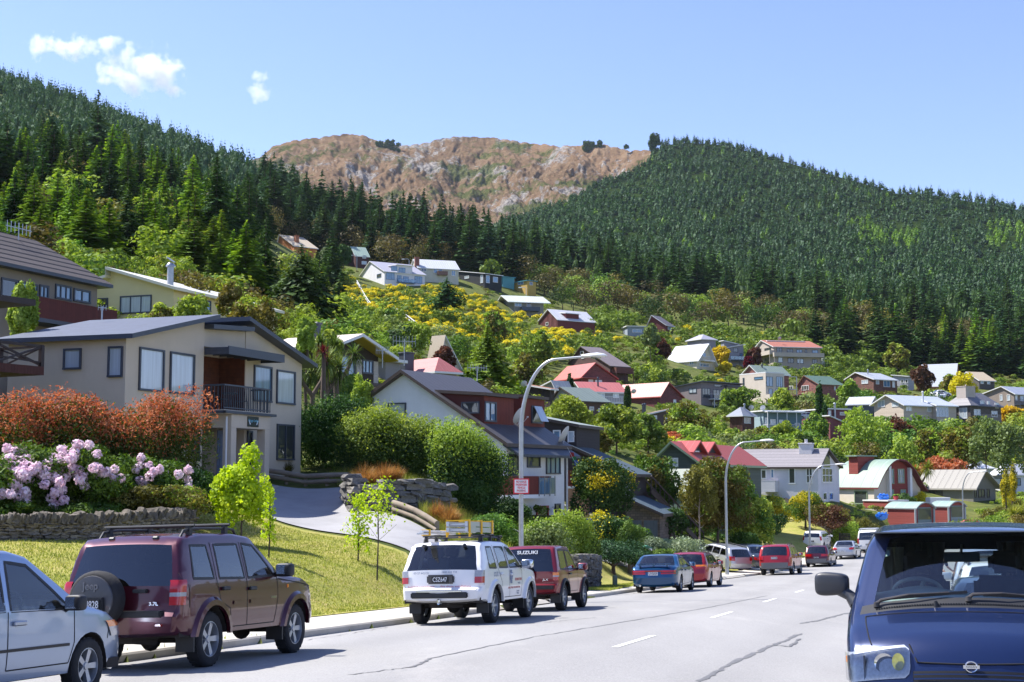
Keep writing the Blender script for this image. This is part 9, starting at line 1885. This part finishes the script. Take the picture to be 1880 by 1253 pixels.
mass('ground_cover',gz(260,560,1000,60,130,h0=.35,h1=.9),'mid','ground cover and ivy around the houses by the street',B9);mass('ground_cover',gz(260,1080,1420,72,150,h0=.3,h1=.8),'mid','ground cover in the front gardens along the street',B9);mass('ground_cover',gz(300,1400,1900,135,240,h0=.5,h1=1.6),'light','shrubs and ground cover around the houses by the bend',B9)
# ---------------------------------------------------------------- clouds
def cloud(label,blobs,seed,Y=6000):
 k=Y/FPX;o_=P(sum(b[0]for b in blobs)/len(blobs),sum(b[1]for b in blobs)/len(blobs),Y)
 cs=[(P(px,py,Y)-o_,r*k)for px,py,r,n_ in blobs];lo=[min(c[i]-r*1.5 for c,r in cs)for i in range(3)];hi=[max(c[i]+r*1.5 for c,r in cs)for i in range(3)]
 b=MB();b.box(lo[0],hi[0],lo[1],hi[1],lo[2],hi[2]);o=b.build('cloud',None);o.location=o_;tag(o,label,'cloud')
 m=bpy.data.materials.new('cloud_vapour');m.use_nodes=True;t=m.node_tree;t.nodes.clear();nd=t.nodes.new;lk=t.links.new
 tc=nd('ShaderNodeTexCoord');prev=None
 for c,r in cs:
  s1=nd('ShaderNodeVectorMath');s1.operation='SUBTRACT';lk(tc.outputs['Object'],s1.inputs[0]);s1.inputs[1].default_value=c
  s2=nd('ShaderNodeVectorMath');s2.operation='MULTIPLY';lk(s1.outputs[0],s2.inputs[0]);s2.inputs[1].default_value=(1/(r*1.5),1/(r*.9),1/(r*1.05))
  s3=nd('ShaderNodeVectorMath');s3.operation='LENGTH';lk(s2.outputs[0],s3.inputs[0]);s4=nd('ShaderNodeMath');s4.operation='SUBTRACT';s4.inputs[0].default_value=1;lk(s3.outputs['Value'],s4.inputs[1])
  if prev:mx=nd('ShaderNodeMath');mx.operation='SMOOTH_MAX';mx.inputs[2].default_value=.15;lk(prev.outputs[0],mx.inputs[0]);lk(s4.outputs[0],mx.inputs[1]);prev=mx
  else:prev=s4
 nz=nd('ShaderNodeTexNoise');nz.inputs['Scale'].default_value=.014;nz.inputs['Detail'].default_value=7;nz.inputs['Roughness'].default_value=.62;lk(tc.outputs['Object'],nz.inputs['Vector'])
 a1=nd('ShaderNodeMath');a1.operation='MULTIPLY_ADD';lk(nz.outputs['Fac'],a1.inputs[0]);a1.inputs[1].default_value=4.4;a1.inputs[2].default_value=-2.3
 a2=nd('ShaderNodeMath');a2.operation='ADD';lk(prev.outputs[0],a2.inputs[0]);lk(a1.outputs[0],a2.inputs[1])
 mr=nd('ShaderNodeMapRange');mr.inputs[1].default_value=.05;mr.inputs[2].default_value=1.0;mr.inputs[3].default_value=0;mr.inputs[4].default_value=.028;lk(a2.outputs[0],mr.inputs[0])
 v=nd('ShaderNodeVolumeScatter');v.inputs['Color'].default_value=(1,1,1,1);v.inputs['Anisotropy'].default_value=.2;lk(mr.outputs[0],v.inputs['Density']);mo=nd('ShaderNodeOutputMaterial');lk(v.outputs[0],mo.inputs['Volume'])
 o.data.materials.append(m)
cloud('small thin cloud at the upper left, above the larger one',[(70,88,18,8),(105,84,22,12),(135,82,22,12),(165,88,16,8),(200,84,16,8),(218,78,10,5)],1)
cloud('largest white cloud, above the left ridge',[(200,150,16,8),(225,130,30,16),(250,118,34,22),(275,125,36,24),(300,148,26,16),(320,166,16,10),(240,150,22,10)],2)
cloud('small wispy cloud right of the largest one',[(475,142,14,8),(470,158,14,8),(482,172,14,9),(488,180,8,5)],3)
# ---------------------------------------------------------------- light haze in the air
hz=MB();hz.box(-1500,1900,-40,2700,-62,640);ho=hz.build('haze',None);tag(ho,'thin blue summer haze',kind='stuff')
hm=bpy.data.materials.new('haze_air');hm.use_nodes=True;ht=hm.node_tree;ht.nodes.clear();vo_=ht.nodes.new('ShaderNodeVolumePrincipled');mo_=ht.nodes.new('ShaderNodeOutputMaterial')
vo_.inputs['Color'].default_value=(.72,.84,1,1);vo_.inputs['Density'].default_value=.000025;vo_.inputs['Anisotropy'].default_value=.3;ht.links.new(vo_.outputs[0],mo_.inputs['Volume']);ho.data.materials.append(hm)
